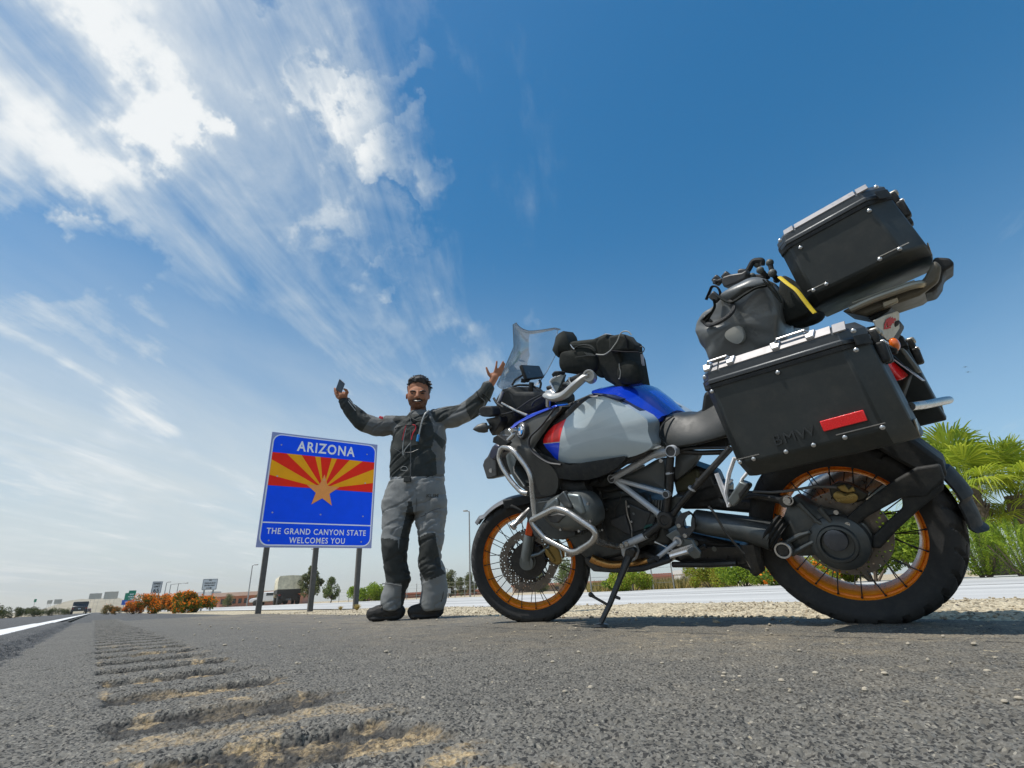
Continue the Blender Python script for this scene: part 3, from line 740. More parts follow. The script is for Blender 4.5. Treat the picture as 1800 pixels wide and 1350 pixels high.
# right cylinder, seen below and behind
rc = MB(); rc.prism([Vector((p.x, -.11, p.z)) for p in ring], (0, -.2, 0)); rc.build('cylinder', M_ENG, bike, bevel=.01)
rcv = MB(); rcv.dome([Vector((q.x, .30, q.z)) for q in o], .21, .055, 6, 3.0); rcv.mirror_y(); rcv.build('cylinder_head_cover', M_ENL, bike, ang=50)
ib = MB(); ib.tube(bl(zB, [(620, 130), (700, 120), (800, 150), (860, 130)], .20), [.03, .036, .034, .03], 14); ib.build('throttle_body', M_BLK, bike)
# exhaust headers and bash plate
pipe('exhaust_pipe', bl(zD, [(60, 560, .14), (120, 590, .13), (300, 650, .12), (470, 640, .11), (640, 628, .10), (780, 585, .09), (900, 600, .02)], .1), .019, M_PIPE, fil=.04)
ex2 = MB(); ex2.tube(spline([Vector((1.20, -.26, .44)), Vector((1.22, -.2, .30)), Vector((1.1, -.12, .25)), Vector((.85, -.1, .25)), Vector((.55, -.16, .27)), Vector((.2, -.20, .34))], 6), .021, 12); ex2.build('exhaust_pipe', M_PIPE, bike)
mf = MB(); mf.tube([Vector((.14, -.215, .37)), Vector((.08, -.215, .40)), Vector((-.20, -.225, .50)), Vector((-.22, -.225, .505))], [.04, .062, .066, .045], 20, flat=1.25); mf.build('silencer', M_STL, bike)
sk = MB(); prof = bl(zB, [(825, 640), (835, 685), (890, 742), (1060, 752), (1240, 742), (1420, 684), (1455, 640), (1380, 655), (1240, 700), (1060, 712), (920, 700), (860, 640)], .13)
sk.prism(prof, (0, -.26, 0)); sk.build('bash_plate', M_DRK, bike, bevel=.008)
sk = MB(); sk.prism(bl(zB, [(860, 640), (920, 690), (1080, 705), (1300, 690), (1390, 650), (1250, 600), (1000, 600)], .10), (0, -.2, 0)); sk.build('oil_sump', M_FRM, bike, bevel=.01)
cs = MB(); cs.prism(bl(zB, [(1440, 640), (1560, 700), (1800, 705), (1840, 640), (1900, 700), (1990, 690), (2010, 620), (1900, 560), (1600, 560)], .07), (0, -.14, 0)); cs.build('centre_stand', M_FRM, bike, bevel=.006)
cs = MB(); cs.tube(bl(zB, [(1450, 690), (1700, 690), (1900, 680)], .10), .012, 8); cs.tube(bl(zB, [(1680, 560), (1600, 600), (1500, 640)], .1), .010, 8); cs.build('stand_linkage', M_FRM, bike)
rd = MB(); rd.prism(bl(zA, [(300, 1000), (440, 1000), (640, 1180), (640, 1330), (480, 1340), (350, 1240)], .15), (0, -.30, 0)); rd.build('radiator', M_FRM, bike, bevel=.01)

# ---------------------------------------------------------------- crash bars
yb = .36
pipe('engine_guard_bar', bl(zB, [(455, 378, .34), (625, 292, .39), (700, 312, .40), (890, 440, .40), (912, 480, .40), (885, 530, .40), (775, 600, .38), (735, 600, .37), (560, 510, .35), (475, 410, .34)], yb), .0128, M_STL, fil=.022, closed=True)
pipe('engine_guard_bar', bl(zB, [(800, 580, .385), (740, 615, .33), (715, 620, .27), (720, 600, .15)], .3), .0120, M_STL, fil=.03)
pipe('engine_guard_bar', bl(zB, [(905, 515, .38), (960, 540, .30), (1040, 560, .17), (1085, 565, .15)], .3), .0120, M_STL, fil=.03)
pipe('fairing_guard_bar', bl(zA, [(238, 985, .31), (222, 1050, .315), (250, 1120, .32), (310, 1215, .33), (385, 1295, .335), (430, 1300, .335)], .33), .0115, M_STL, fil=.03)
pipe('fairing_guard_bar', bl(zA, [(235, 1010, .31), (250, 975, .31), (310, 985, .32), (345, 1020, .325), (430, 1130, .33), (455, 1200, .335), (460, 1310, .335), (475, 1430, .34), (480, 1480, .345)], .33), .0125, M_STL, fil=.03)
pipe('fairing_guard_bar', bl(zA, [(250, 975, .31), (290, 930, .30), (335, 885, .285), (300, 860, .28)], .3), .0105, M_STL, fil=.02)
pipe('fairing_guard_bar', [Vector((q.x, -q.y, q.z)) for q in bl(zA, [(235, 1010, .31), (250, 975, .31), (310, 985, .32), (345, 1020, .325), (430, 1130, .33), (455, 1200, .335), (460, 1310, .335), (475, 1430, .34)], .33)], .0125, M_STL, fil=.03)
bk = MB(); bk.prism(bl(zA, [(185, 910), (215, 890), (295, 945), (265, 980), (235, 965), (180, 945)], .32), (0, -.03, 0)); bk.build('guard_clamp', M_BLK, bike, bevel=.004)
pe = MB(); p = b(zA, 316, 858, .30); pe.disc(p, YV, .011, -.03, 12); pe.build('guard_tube_end', M_STL, bike)

# ---------------------------------------------------------------- frame
def ringj(name, z, x, y, yy, r, m1, m2):
    p = b(z, x, y, yy); k = MB(); k.lathe([(-.03, .0005), (-.03, r), (.004, r), (.006, r*.96), (.006, r*.82), (.002, r*.80)], p, YV, XV, 28); k.build(name, m1, bike)
    k = MB(); k.lathe([(.002, r*.81), (.004, r*.7), (.004, .0005)], p, YV, XV, 28); k.build('frame_cap', m2, bike)
N1 = b(zC, 245, 565, .175); N2 = b(zC, 965, 230, .19); N3 = b(zC, 905, 755, .185); N4 = b(zC, 895, 1065, .175)
pipe('frame_tube', [N1, b(zC, 780, 255, .185), N2-Vector((0, .012, 0))], .0142, M_SIL, fil=.03)
pipe('frame_tube', [N1-Vector((0, .010, 0)), N3-Vector((0, .012, 0))], .0098, M_SIL, fil=0)
pipe('frame_tube', [N1-Vector((0, .008, 0)), N4-Vector((0, .012, 0))], .0132, M_SIL, fil=0)
pipe('frame_tube', bl(zC, [(780, 300, .17), (910, 270, .18)], .18), .008, M_SIL, fil=0)
pipe('frame_tube', bl(zC, [(960, 300, .18), (950, 420, .18), (955, 640, .175), (930, 800, .17), (905, 980, .165)], .18), .0155, M_FRM, fil=.03)
pipe('frame_tube', [N4-Vector((0, .02, 0))]+bl(zD, [(720, 290, .165), ], .165), .0165, M_FRM, fil=0)
pipe('frame_tube', bl(zD, [(745, 280, .165), (550, 365, .165), (470, 400, .16)], .165), .0155, M_SIL, fil=0)
pipe('rear_frame_tube', bl(zC, [(990, 1000, .16), (1100, 850, .17), (1280, 640, .18), (1690, 190, .20)], .18), .0125, M_FRM, fil=.03)
pipe('rear_frame_tube', bl(zC, [(1000, 230, .16), (1180, 195, .16), (1640, 185, .17)], .16), .0060, M_FRM, fil=.02)
pipe('rear_frame_tube', bl(zC, [(1020, 220, .15), (1300, 250, .14), (1640, 240, .14)], .16), .0100, M_FRM, fil=.02)
for (x, y) in ((935, 440), (935, 500), (1210, 690), (1300, 600)):
    k = MB(); p = b(zC, x, y, .19); d = Vector((0, 0, 1)) if x < 1000 else Vector((-.7, 0, .7)).normalized(); k.disc(p-d*.004-Vector((0, .012, 0)), d, .0165, .008, 16); k.build('tube_collar', M_SIL if y in (500, 690) else M_FRM, bike)
ringj('frame_joint', zC, 245, 565, .185, .0185, M_SIL, M_DRK); ringj('frame_joint', zC, 965, 230, .205, .0235, M_SIL, M_DRK); ringj('frame_joint', zC, 905, 755, .198, .0150, M_SIL, M_DRK)
k = MB(); k.lathe([(-.05, .0005), (-.05, .036), (.0, .037), (.008, .032), (.010, .020), (.006, .018), (.006, .0005)], N4, YV, XV, 36); k.build('swingarm_pivot', M_FRM, bike)
gu = MB(); gu.prism(bl(zC, [(930, 820), (1000, 770), (1130, 770), (1060, 880), (1010, 960), (860, 960), (890, 900)], .155), (0, -.03, 0)); gu.build('frame_gusset', mat('gusset_grey', (.075, .085, .085), .45, .4, var=.15, dust=.2), bike, bevel=.008)
sc_ = MB(); sc_.dome(spline(bl(zC, [(380, 545), (600, 440), (760, 345), (830, 320), (880, 360), (885, 650), (870, 690), (640, 630), (420, 580)], .145), 3, True), .10, .012); sc_.build('side_cover', mat('side_cover_grey', (.085, .092, .092), .5, var=.1, dust=.2), bike)
sc_ = MB(); sc_.dome(spline(bl(zC, [(1020, 300), (1060, 265), (1295, 255), (1260, 360), (1190, 450), (1080, 540), (1020, 560)], .14), 3, True), .10, .01); sc_.build('side_cover', MATS['side_cover_grey'], bike)
pn = MB(); p = b(zC, 845, 345, .165); pn.disc(p, YV, .008, .004, 14); pn.build('cover_screw', M_BOLT, bike)
sp = MB()
for k in range(5):
    q = bl(zC, [(740+k*34, 820, .13), (735+k*30, 960, .13)], .13); sp.tube(q, .005, 6)
sp.build('gearbox_fins', M_ENG, bike)
mid_ = MB(); mid_.prism(bl(zC, [(1060, 560), (1230, 430), (1300, 460), (1330, 620), (1180, 720), (1020, 740), (1000, 600)], .06), (0, -.12, 0)); mid_.build('shock_reservoir', mat('olive_cast', (.10, .10, .06), .5, .5, var=.3, dust=.4), bike, bevel=.01)
bt = MB(); bt.prism(bl(zC, [(1000, 760), (1500, 600), (1640, 640), (1640, 800), (1400, 880), (1200, 880), (1080, 870)], .05), (0, -.1, 0)); bt.build('battery_tray', M_FRM, bike, bevel=.01)
sub = MB(); sub.prism(bl(zC, [(960, 130), (1180, 150), (1640, 40), (1660, 180), (1180, 185), (1050, 215)], .13), (0, -.26, 0)); sub.build('tail_frame', M_BLK, bike, bevel=.01)

# ---------------------------------------------------------------- swingarm, shaft, final drive
sw = MB(); P = [b(zK, x, y, .125) for x, y in ((-60, 560), (20, 575), (120, 590), (250, 610), (380, 640), (430, 655))]
sw.tube(P, [.052, .054, .054, .056, .060, .062], 24, flat=.85); sw.build('swingarm', M_ENG, bike)
bo = MB(); a_, b_ = b(zK, 400, 610, .125), b(zK, 478, 660, .125); d = b_-a_
bo.tube([a_+d*t for t in (0, .15, .3, .45, .6, .75, .9, 1)], [.058, .066, .056, .065, .055, .063, .054, .060], 24); bo.build('shaft_bellows', M_BLK, bike)
fd = MB(); o = spline(bl(zK, [(470, 600), (500, 520), (540, 425), (590, 405), (700, 470), (830, 500), (905, 555), (1000, 575), (1055, 650), (1060, 720), (1000, 790), (900, 812), (760, 775), (600, 782), (530, 745), (490, 690)], .115), 3, True)
fd.dome(o, .06, .022, 5, 3.0); fd.build('final_drive', M_ENG, bike, ang=50)
c0 = b(zK, 880, 690, .12)
k = MB(); k.lathe([(0, .092), (.022, .088), (.032, .075), (.036, .062), (.046, .058), (.048, .050), (.036, .046), (.036, .0005)], b(zK, 850, 690, .118), YV, XV, 44); k.build('drive_cover', M_ENG, bike)
k = MB(); k.lathe([(0, .036), (.010, .034), (.014, .02), (.014, .0005)], b(zK, 826, 680, .158), YV, XV, 30); k.build('drive_cap', mat('polished_dark_cap', (.10, .11, .13), .22, .5), bike)
k = MB(); k.lathe([(-.03, .0005), (-.03, .028), (.004, .029), (.007, .027), (.007, .0215), (.002, .021)], b(zK, 492, 745, .165), YV, XV, 30); k.build('pivot_ring', M_ALU, bike)
k = MB(); k.lathe([(.002, .0212), (.006, .018), (.006, .0005)], b(zK, 492, 745, .165), YV, XV, 12); k.build('pivot_bolt', M_FRM, bike)
rib = MB()
for pts in ([(520, 690), (600, 650), (665, 630)], [(545, 770), (640, 715), (740, 665)], [(590, 450), (700, 560), (770, 600)], [(720, 480), (790, 560), (800, 600)]):
    rib.tube(bl(zK, pts, .145), [.010, .008, .006], 8)
rib.build('drive_ribs', M_ENG, bike)
ar = MB(); ar.tube(bl(zK, [(130, 385, .10), (330, 400, .11), (500, 430, .12)], .11), [.017, .016, .016], 12); ar.disc(b(zK, 520, 430, .115), YV, .020, .035, 20); ar.build('reaction_arm', M_FRM, bike)
k = MB(); k.disc(b(zK, 518, 432, .152), YV, .013, .008, 6); k.lathe([(0, .013), (0, .017), (.004, .017), (.004, .013)], b(zK, 525, 430, .150), YV, XV, 24, loop=True); k.build('arm_bolt', M_BOLT, bike)
pipe('brake_hose', bl(zK, [(300, 375, .12), (440, 380, .125), (560, 365, .13), (700, 340, .125), (830, 348, .11)], .12), .0048, mat('grey_hose', (.16, .16, .16), .5), fil=.03)
cp = MB(); cp.prism(bl(zK, [(780, 345), (830, 316), (900, 325), (975, 362), (1035, 395), (1010, 430), (960, 445), (880, 452), (820, 438), (790, 400)], .108), (0, -.05, 0)); cp.build('brake_caliper', mat('dark_caliper', (.06, .055, .04), .5, .5, var=.2), bike, bevel=.006)
cp2 = MB(); cp2.dome(spline(bl(zK, [(808, 405), (820, 380), (850, 374), (882, 390), (920, 382), (955, 395), (965, 420), (940, 445), (890, 450), (840, 440)], .118), 2, True), .10, .006); cpo = cp2.build('caliper_cover', M_GLC, bike)
cp3 = MB(); cp3.prism(bl(zK, [(830, 345), (880, 330), (905, 365), (930, 340), (950, 375), (900, 385), (860, 372)], .116), (0, -.02, 0)); cp3.build('caliper_bridge', M_GLC, bike, bevel=.003)
tp = b(zK, 885, 428, .1262); tp2 = b(zK, 940, 416, .1262); dx_ = (tp2-tp).normalized()
put_text('caliper_lettering', 'brembo', .0155, mat('gold_relief', (.55, .42, .16), .35, .7), bike, frame_mat(tp, dx_, YV.cross(dx_)*-1 if (YV.cross(dx_)).z < 0 else YV.cross(dx_), dx_.cross(YV.cross(dx_) if YV.cross(dx_).z > 0 else -YV.cross(dx_))), .0008, 1.0)
def bar(name, z, p0, p1, w0, w1, yy, th, m_, bevel=.005):
    a = b(z, *p0, yy); c = b(z, *p1, yy); d = (c-a).normalized(); n_ = d.cross(YV).normalized()
    return MB().prism([a+n_*w0, c+n_*w1, c-n_*w1, a-n_*w0], (0, -th, 0)).build(name, m_, bike, bevel=bevel)
for pp_ in ([(880, 605), (890, 540), (985, 455), (1185, 310), (1335, 222), (1485, 200), (1518, 300), (1400, 410), (1240, 418), (1035, 530), (935, 600)], [(1050, 735), (1060, 655), (1140, 575), (1248, 478), (1238, 385), (1400, 370), (1510, 305), (1508, 365), (1345, 500), (1215, 620), (1105, 740)]):
    k = MB(); k.prism(bl(zK, pp_, .135 if pp_[0][0] == 880 else .131), (0, -.026, 0)); k.build('mudguard_arm', M_BLK, bike, bevel=.008, segs=3)
for px in ((900, 580), (828, 505)):
    k = MB(); k.disc(b(zK, *px, .145), YV, .0075, .006, 12); k.build('arm_bolt', M_BOLT, bike)
hg = MB(); rings = []
for i in range(40):
    t = i/39; a = R(112+(-112+ -0)*0 + 0)+R(0)
    a = R(104+82*t); bump_ = (.012 if int(t*5) % 2 else 0)
    rr = .358+bump_; hw_ = .098 - .012*t
    top = [Vector((math.cos(a)*(rr-.030*abs(s)**3), s*hw_, .312+math.sin(a)*(rr-.030*abs(s)**3))) for s in np.linspace(-1, 1, 11)]
    bot = [Vector((math.cos(a)*(rr-.006-.030*abs(s)**3), s*(hw_-.004), .312+math.sin(a)*(rr-.006-.030*abs(s)**3))) for s in np.linspace(1, -1, 11)]
    rings.append(top+bot)
hg.loft(rings); hg.build('rear_mudguard', M_BLK, bike)
fl2 = MB(); fl2.prism([Vector((math.cos(R(q))*r_, .105, .312+math.sin(R(q))*r_)) for q, r_ in ((120, .37), (135, .385), (150, .375), (157, .35), (150, .305), (135, .30), (120, .32))], (0, -.20, 0)); fl2.build('mudguard_bracket', M_BLK, bike, bevel=.012)
inn = MB(); rings = []
for i in range(20):
    a = R(58+62*i/19); rr = .338
    rings.append([Vector((math.cos(a)*(rr-.05*abs(s)**4), s*.10, .312+math.sin(a)*(rr-.05*abs(s)**4))) for s in np.linspace(-1, 1, 9)]+[Vector((math.cos(a)*(rr+.012), s*.09, .312+math.sin(a)*(rr+.012))) for s in np.linspace(1, -1, 9)])
inn.loft(rings); inn.build('inner_mudguard', M_BLK, bike)
# ---------------------------------------------------------------- footrests, gear lever, side stand
hgp = MB(); o1 = bl(zD, [(1080, 130), (1150, 20), (1240, -10), (1320, 80), (1325, 200), (1240, 320), (1170, 325), (1110, 200)], .20); hole = bl(zD, [(1185, 110), (1225, 50), (1285, 25), (1300, 100), (1285, 170), (1210, 205), (1180, 180), (1180, 140)], .20)
n8 = len(o1)
for off in (0, -.012):
    hgp.add([p+Vector((0, off, 0)) for p in o1+hole], [(j, (j+1) % n8, n8+(j+1) % n8, n8+j) for j in range(n8)])
hgp.add(o1+[p+Vector((0, -.012, 0)) for p in o1], [(j, (j+1) % n8, n8+(j+1) % n8, n8+j) for j in range(n8)])
hgp.add(hole+[p+Vector((0, -.012, 0)) for p in hole], [(j, (j+1) % n8, n8+(j+1) % n8, n8+j) for j in range(n8)])
hgp.build('heel_guard', M_DRK, bike)
for px in ((1135, 165), (1210, 285)):
    k = MB(); k.lathe([(0, .009), (.006, .008), (.006, .0045), (.003, .004), (.003, .0005)], b(zD, *px, .20), YV, XV, 16); k.build('guard_bolt', M_BOLT, bike)
fb = MB(); fb.prism(bl(zD, [(965, 285), (1095, 205), (1150, 250), (1190, 320), (1290, 335), (1330, 420), (1400, 500), (1385, 560), (1320, 575), (1250, 530), (1090, 540), (1080, 500), (1130, 420), (1060, 370), (1020, 330)], .185), (0, -.014, 0)); fb.build('footrest_bracket', M_ENL, bike, bevel=.004)
k = MB(); k.lathe([(0, .020), (.012, .018), (.012, .010), (.006, .009), (.006, .0005)], b(zD, 1125, 350, .187), YV, XV, 24); k.build('lever_pivot', M_ALU, bike)
gl = MB(); gl.tube(bl(zD, [(1115, 360, .2), (1000, 450, .205), (860, 560, .21)], .2), [.010, .0085, .009], 10); gl.tube(bl(zD, [(960, 480, .205), (1030, 510, .2), (1085, 515, .2)], .2), .0045, 8); gl.build('gear_lever', M_SIL, bike)
gp = MB(); gp.tube(bl(zD, [(860, 560, .20), (860, 560, .245)], .2), .010, 12); gp.tube(bl(zD, [(850, 575, .215), (760, 600, .215)], .2), [.012, .010], 10); gp.build('gear_peg', M_BLK, bike)
gs = MB(); gs.tube(bl(zD, [(840, 365, .15), (920, 400, .15), (1060, 470, .16)], .15), [.006, .003, .003], 8); gs.build('shift_rod', M_STL, bike)
fp = MB()
fa, fb_ = b(zD, 1095, 500, .225), b(zD, 1300, 440, .225); d = fb_-fa; n_ = d.normalized().cross(YV).normalized()
for i in range(11):
    q = fa+d*(i/10); fp.box(q+Vector((0, .025, 0)), (.005, .055, .014))
    for j in range(4): fp.box(q+Vector((0, .004+j*.014, .010)), (.006, .007, .009))
for s in (0, .05): fp.tube([fa+Vector((0, s, 0)), fb_+Vector((0, s, 0))], .007, 6)
fp.build('footrest', M_ALU, bike)
ss = MB()
sp0 = b(zD, 520, 540, .17); foot_w = ground_at(1057, 1099.5, .006); foot = BMI @ foot_w; foot = foot+Vector((0, 0, .0))
knee = sp0+(foot-sp0)*.35
ss.tube([sp0, sp0+(foot-sp0)*.12, knee, sp0+(foot-sp0)*.7, foot+Vector((0, 0, .01))], [.024, .021, .0165, .0145, .013], 12, flat=.75)
ss.build('side_stand', M_FRM, bike)
sf = MB(); gz = BMI.to_3x3() @ Vector((0, 0, 1)); sf.lathe([(0, .0005), (0, .034), (.008, .032), (.012, .018), (.012, .0005)], foot-gz*.004, gz, gz.orthogonal(), 18); sf.build('stand_foot', M_FRM, bike)
st2 = MB(); q = sp0+(foot-sp0)*.72; st2.tube([q, q+Vector((.05, .015, .038)), q+Vector((.062, .018, .05))], [.006, .006, .010], 8); st2.ball(q+Vector((.064, .02, .052)), .011, 10); q = sp0+(foot-sp0)*.58; st2.tube([q, q+Vector((-.03, .0, -.012))], [.008, .006], 8); st2.build('stand_tang', M_FRM, bike)
hk = MB(); hk.prism(bl(zD, [(415, 440), (450, 370), (540, 340), (600, 420), (620, 500), (590, 590), (540, 615), (470, 590), (430, 520)], .165), (0, -.03, 0)); hk.build('stand_bracket', M_SIL, bike, bevel=.006)
hk = MB(); hk.prism(bl(zD, [(470, 460), (560, 430), (600, 480), (570, 560), (510, 600), (460, 540)], .185), (0, -.03, 0)); hk.build('stand_lug', M_FRM, bike, bevel=.006)
for px in ((440, 410), (497, 385), (490, 515)):
    k = MB(); k.lathe([(0, .011), (.005, .010), (.005, .006), (.002, .0055), (.002, .0005)], b(zD, *px, .178), YV, XV, 14); k.build('stand_bolt', M_BOLT, bike)
# pillion footrest bracket, pale cast alloy
for pts, rr in (([(70, 260), (110, 360), (150, 460)], [.012, .014, .012]), ([(185, 160), (150, 260), (130, 380), (150, 470)], [.012, .013, .013, .012]), ([(150, 455), (200, 380), (235, 290), (270, 250)], [.012, .010, .010, .010]), ([(170, 300), (140, 330), (125, 390)], [.008, .008, .008])):
    k = MB(); k.tube(bl(zK, pts, .22), rr, 8, flat=.6); k.build('pillion_bracket', M_WHT, bike)
k = MB(); k.prism(bl(zK, [(135, 430), (215, 310), (270, 330), (275, 350), (200, 450), (170, 475)], .245), (0, -.05, 0)); k.build('pillion_footrest', M_ENL, bike, bevel=.008)
k = MB(); k.prism(bl(zK, [(205, 390), (262, 320), (275, 345), (215, 425)], .252), (0, -.02, 0)); k.build('footrest_rubber', M_BLK, bike, bevel=.003)
pipe('silencer_strap', bl(zK, [(20, 470, .20), (50, 500, .205), (130, 640, .205), (245, 770, .19)], .2), .0045, M_FRM, fil=.02)
pipe('brake_line', bl(zK, [(240, 420, .13), (330, 400, .13), (440, 420, .13)], .13), .004, M_FRM, fil=.02)

fi = MB(); fi.prism(bl(zK, [(-230, 230), (-130, 190), (40, 250), (110, 420), (280, 420), (330, 390), (420, 420), (430, 520), (330, 520), (0, 490), (-160, 490)], .05), (0, -.12, 0)); fi.build('gearbox_rear_housing', M_FRM, bike, bevel=.015)
fi = MB(); fi.prism(bl(zK, [(-260, 620), (-100, 640), (120, 690), (250, 720), (340, 760), (345, 850), (285, 890), (180, 850), (-100, 850), (-250, 800)], .06), (0, -.14, 0)); fi.build('exhaust_collector', M_FRM, bike, bevel=.02)
for x, y, r_ in ((-60, 700, .012), (60, 735, .010), (-140, 660, .014)):
    k = MB(); k.disc(b(zK, x, y, .062), YV, r_, .008, 12); k.build('engine_bolt', M_ENL, bike)
fi = MB(); fi.tube(bl(zK, [(280, 700, .13), (300, 780, .13), (330, 860, .12), (300, 885, .12)], .13), [.035, .032, .026, .018], 10); fi.build('stand_leg', M_FRM, bike)

# small hardware on the engine and transmission
for px in ((700, 900), (780, 1000), (660, 1190), (1110, 700), (1290, 300), (1345, 350), (1180, 330), (1010, 560), (940, 450), (990, 300)):
    z_ = zC if px[0] < 800 and px[1] > 850 else zB
    k = MB(); k.disc(b(z_, *px, .137), YV, .0058, .007, 6); k.build('engine_bolt', M_BOLT if px[0] % 20 else M_ENL, bike)
for pts, r_, yy, m_ in (([(935, 170), (950, 230), (940, 330), (960, 420), (1000, 520)], .0050, .15, M_BLK), ([(1150, 560), (1210, 500), (1260, 420), (1300, 300), (1290, 200)], .0035, .14, M_BLK), ([(880, 130), (980, 170), (1100, 150), (1200, 190)], .0075, .13, M_BLK), ([(1120, 240), (1130, 330), (1160, 430), (1165, 540)], .0028, .15, M_STL), ([(700, 60), (760, 110), (850, 130), (930, 100)], .009, .19, M_BLK), ([(640, 120), (690, 70), (760, 60)], .006, .22, M_BLK)):
    pipe('hose', spline(bl(zB, pts, yy), 5), r_, m_, fil=0, n=7)
for k_ in range(7):
    q = bl(zB, [(925+k_*2, 230+k_*28, .125), (1000, 215+k_*28, .128)], .12); k = MB(); k.tube(q, .0042, 5); k.build('cooling_fin', M_ENG, bike)
for px in ((600, 330), (670, 440), (800, 450), (880, 380), (860, 260), (740, 190)):
    k = MB(); k.disc(b(zB, *px, .335), YV, .006, .012, 6); k.build('head_cover_bolt', M_BOLT, bike)
# ---------------------------------------------------------------- tank, fairing, seat
def tank_panel_mat():
    ma = bpy.data.materials.new('silver_tank_paint'); ma.use_nodes = True; t = NT(ma.node_tree); bs = t.n['Principled BSDF']
    oc = t.new('ShaderNodeTexCoord').outputs['Object']; x, y, z_ = t.sep(oc)
    def side(p, q):              # > 0 on one side of the line p-q in the side view
        n_ = Vector((-(q.z-p.z), 0, q.x-p.x)).normalized(); return t.m('SUBTRACT', t.vm('DOT_PRODUCT', oc, tuple(n_)), n_.dot(p))
    A1, A2 = b(zA, 692, 780, .262), b(zA, 640, 1058, .262); B1, B2 = b(zA, 540, 953, .262), b(zA, 662, 940, .262)
    front = side(A1, A2); low = side(B1, B2)
    if True:
        pf = b(zA, 580, 900, .262); n_ = Vector((-(A2.z-A1.z), 0, A2.x-A1.x)).normalized(); sf_ = 1 if n_.dot(pf-A1) > 0 else -1
        n2 = Vector((-(B2.z-B1.z), 0, B2.x-B1.x)).normalized(); s2 = 1 if n2.dot(pf-B1) > 0 else -1
    front = t.m('MULTIPLY', front, sf_); upper = t.m('MULTIPLY', low, s2)
    base = t.mix(t.rng(t.noise(oc, 14, 4), .3, .7, 0, .5), (.52, .60, .63), (.48, .56, .59))
    # paler stripes across the panel
    p1, p2 = b(zA, 720, 900, .262), b(zA, 1000, 760, .262); q1, q2 = b(zA, 760, 930, .262), b(zA, 1000, 870, .262)
    s_up = side(p1, p2); s_lo = side(q1, q2)
    stripe = t.m('MULTIPLY', t.rng(t.m('ABSOLUTE', t.m('ADD', s_up, .012)), .020, .022, 1, 0), .30)
    base = t.mix(stripe, base, (.66, .72, .74))
    stripe = t.m('MULTIPLY', t.rng(t.m('ABSOLUTE', t.m('ADD', s_lo, .004)), .020, .022, 1, 0), .28)
    base = t.mix(stripe, base, (.66, .72, .74))
    dec = t.mix(t.rng(upper, -.0008, .0008), (.012, .075, .92), (.92, .022, .020))
    dec = t.mix(t.rng(t.m('ABSOLUTE', upper), .0015, .0022, 1, 0), dec, (.5, .55, .6))
    c = t.mix(t.rng(front, -.0005, .0012), base, t.mix(t.rng(front, .001, .0035), (.42, .46, .5), dec))
    t.put(bs.inputs['Base Color'], c); bs.inputs['Roughness'].default_value = .32; bs.inputs['Metallic'].default_value = .18; bs.inputs['Coat Weight'].default_value = .5
    return ma
M_TANK = tank_panel_mat()
YT = .255
tp_o = spline(bl(zA, [(537, 955), (548, 895), (610, 825), (690, 783), (765, 712), (850, 640), (955, 618), (1040, 645), (1180, 727), (1262, 790), (1266, 868), (1288, 930), (1296, 968), (1240, 1012), (1085, 1060), (800, 1088), (655, 1080), (590, 1020)], YT), 2, True)
def recede(o, amt=.075):         # the tank narrows upwards and towards the seat
    r = []
    for p in o:
        k = max(0, (p.z-.90))*.30 + max(0, .80-p.x)*.32
        r.append(p)
    return r
tk = MB(); tk.dome(tp_o, .15, .028, 8, 2.2); tk.build('tank_side_panel', M_TANK, bike, ang=60)
tk = MB(); tk.dome(tp_o, .15, .028, 8, 2.2); tk.mirror_y(); tk.build('tank_side_panel', M_TANK, bike, ang=60)
# black surround of the tank panel
sur = MB(); o_ = bl(zA, [(470, 935), (500, 880), (560, 800), (640, 745), (740, 650), (830, 600), (940, 590), (1060, 625), (1190, 705), (1270, 770), (1255, 850), (1270, 980), (1220, 1030), (1090, 1085), (800, 1112), (640, 1100), (540, 1040), (470, 985)], .235)
sur.prism([p+Vector((0, 0, -.012)) for p in o_], (0, -.17, 0)); sur.build('tank_core', mat('black_gloss_plastic', (.028, .030, .033), .35, var=.1, dust=.12), bike, bevel=.015, segs=3)
sur = MB(); sur.prism([p+Vector((0, 0, -.012)) for p in o_], (0, -.17, 0)); sur.mirror_y(); sur.build('tank_core', MATS['black_gloss_plastic'], bike, bevel=.015, segs=3)
sur = MB(); sur.prism([Vector(q) for q in ((1.02, .08, .72), (1.02, .08, .95), (.60, .08, .95), (.48, .08, .86), (.50, .08, .72))], (0, -.16, 0)); sur.build('tank_shell', MATS['black_gloss_plastic'], bike, bevel=.02)
# blue upper cover, running over the tank from side to side
blue = MB(); st = [((872, 598), (905, 575)), ((960, 602), (1000, 555)), ((1060, 640), (1110, 545)), ((1180, 702), (1190, 566)), ((1250, 752), (1290, 640)), ((1325, 785), (1395, 735)), ((1345, 778), (1412, 748))]
rings = []
for i, (lo, hi) in enumerate(st):
    yl = .225-.012*i; yh = .115-.004*i
    L, H = b(zA, *lo, yl), b(zA, *hi, yh)
    half = [L-Vector((0, .012, .012)), L, L*.6+H*.4+Vector((0, .008, .004)), H, H+Vector((0, -yh*.5, .010)), H+Vector((0, -yh, .014))]
    xm = sum(p.x for p in half[1:4])/3
    rings.append([Vector(p) for p in half]+[Vector((p.x, -p.y, p.z)) for p in half[-2::-1]])
blue.loft(rings, True, True); blue.build('tank_cover', M_BLUE if 'M_BLUE' in globals() else M_BLU, bike, ang=40)
hd = MB(); hd.prism([Vector(q) for q in ((1.10, .13, .93), (1.13, .13, 1.00), (.95, .15, 1.03), (.80, .15, 1.04), (.62, .14, 1.0), (.60, .14, .92))], (0, -.28, 0)); hd.build('tank_top', M_BLK, bike, bevel=.02, segs=3)
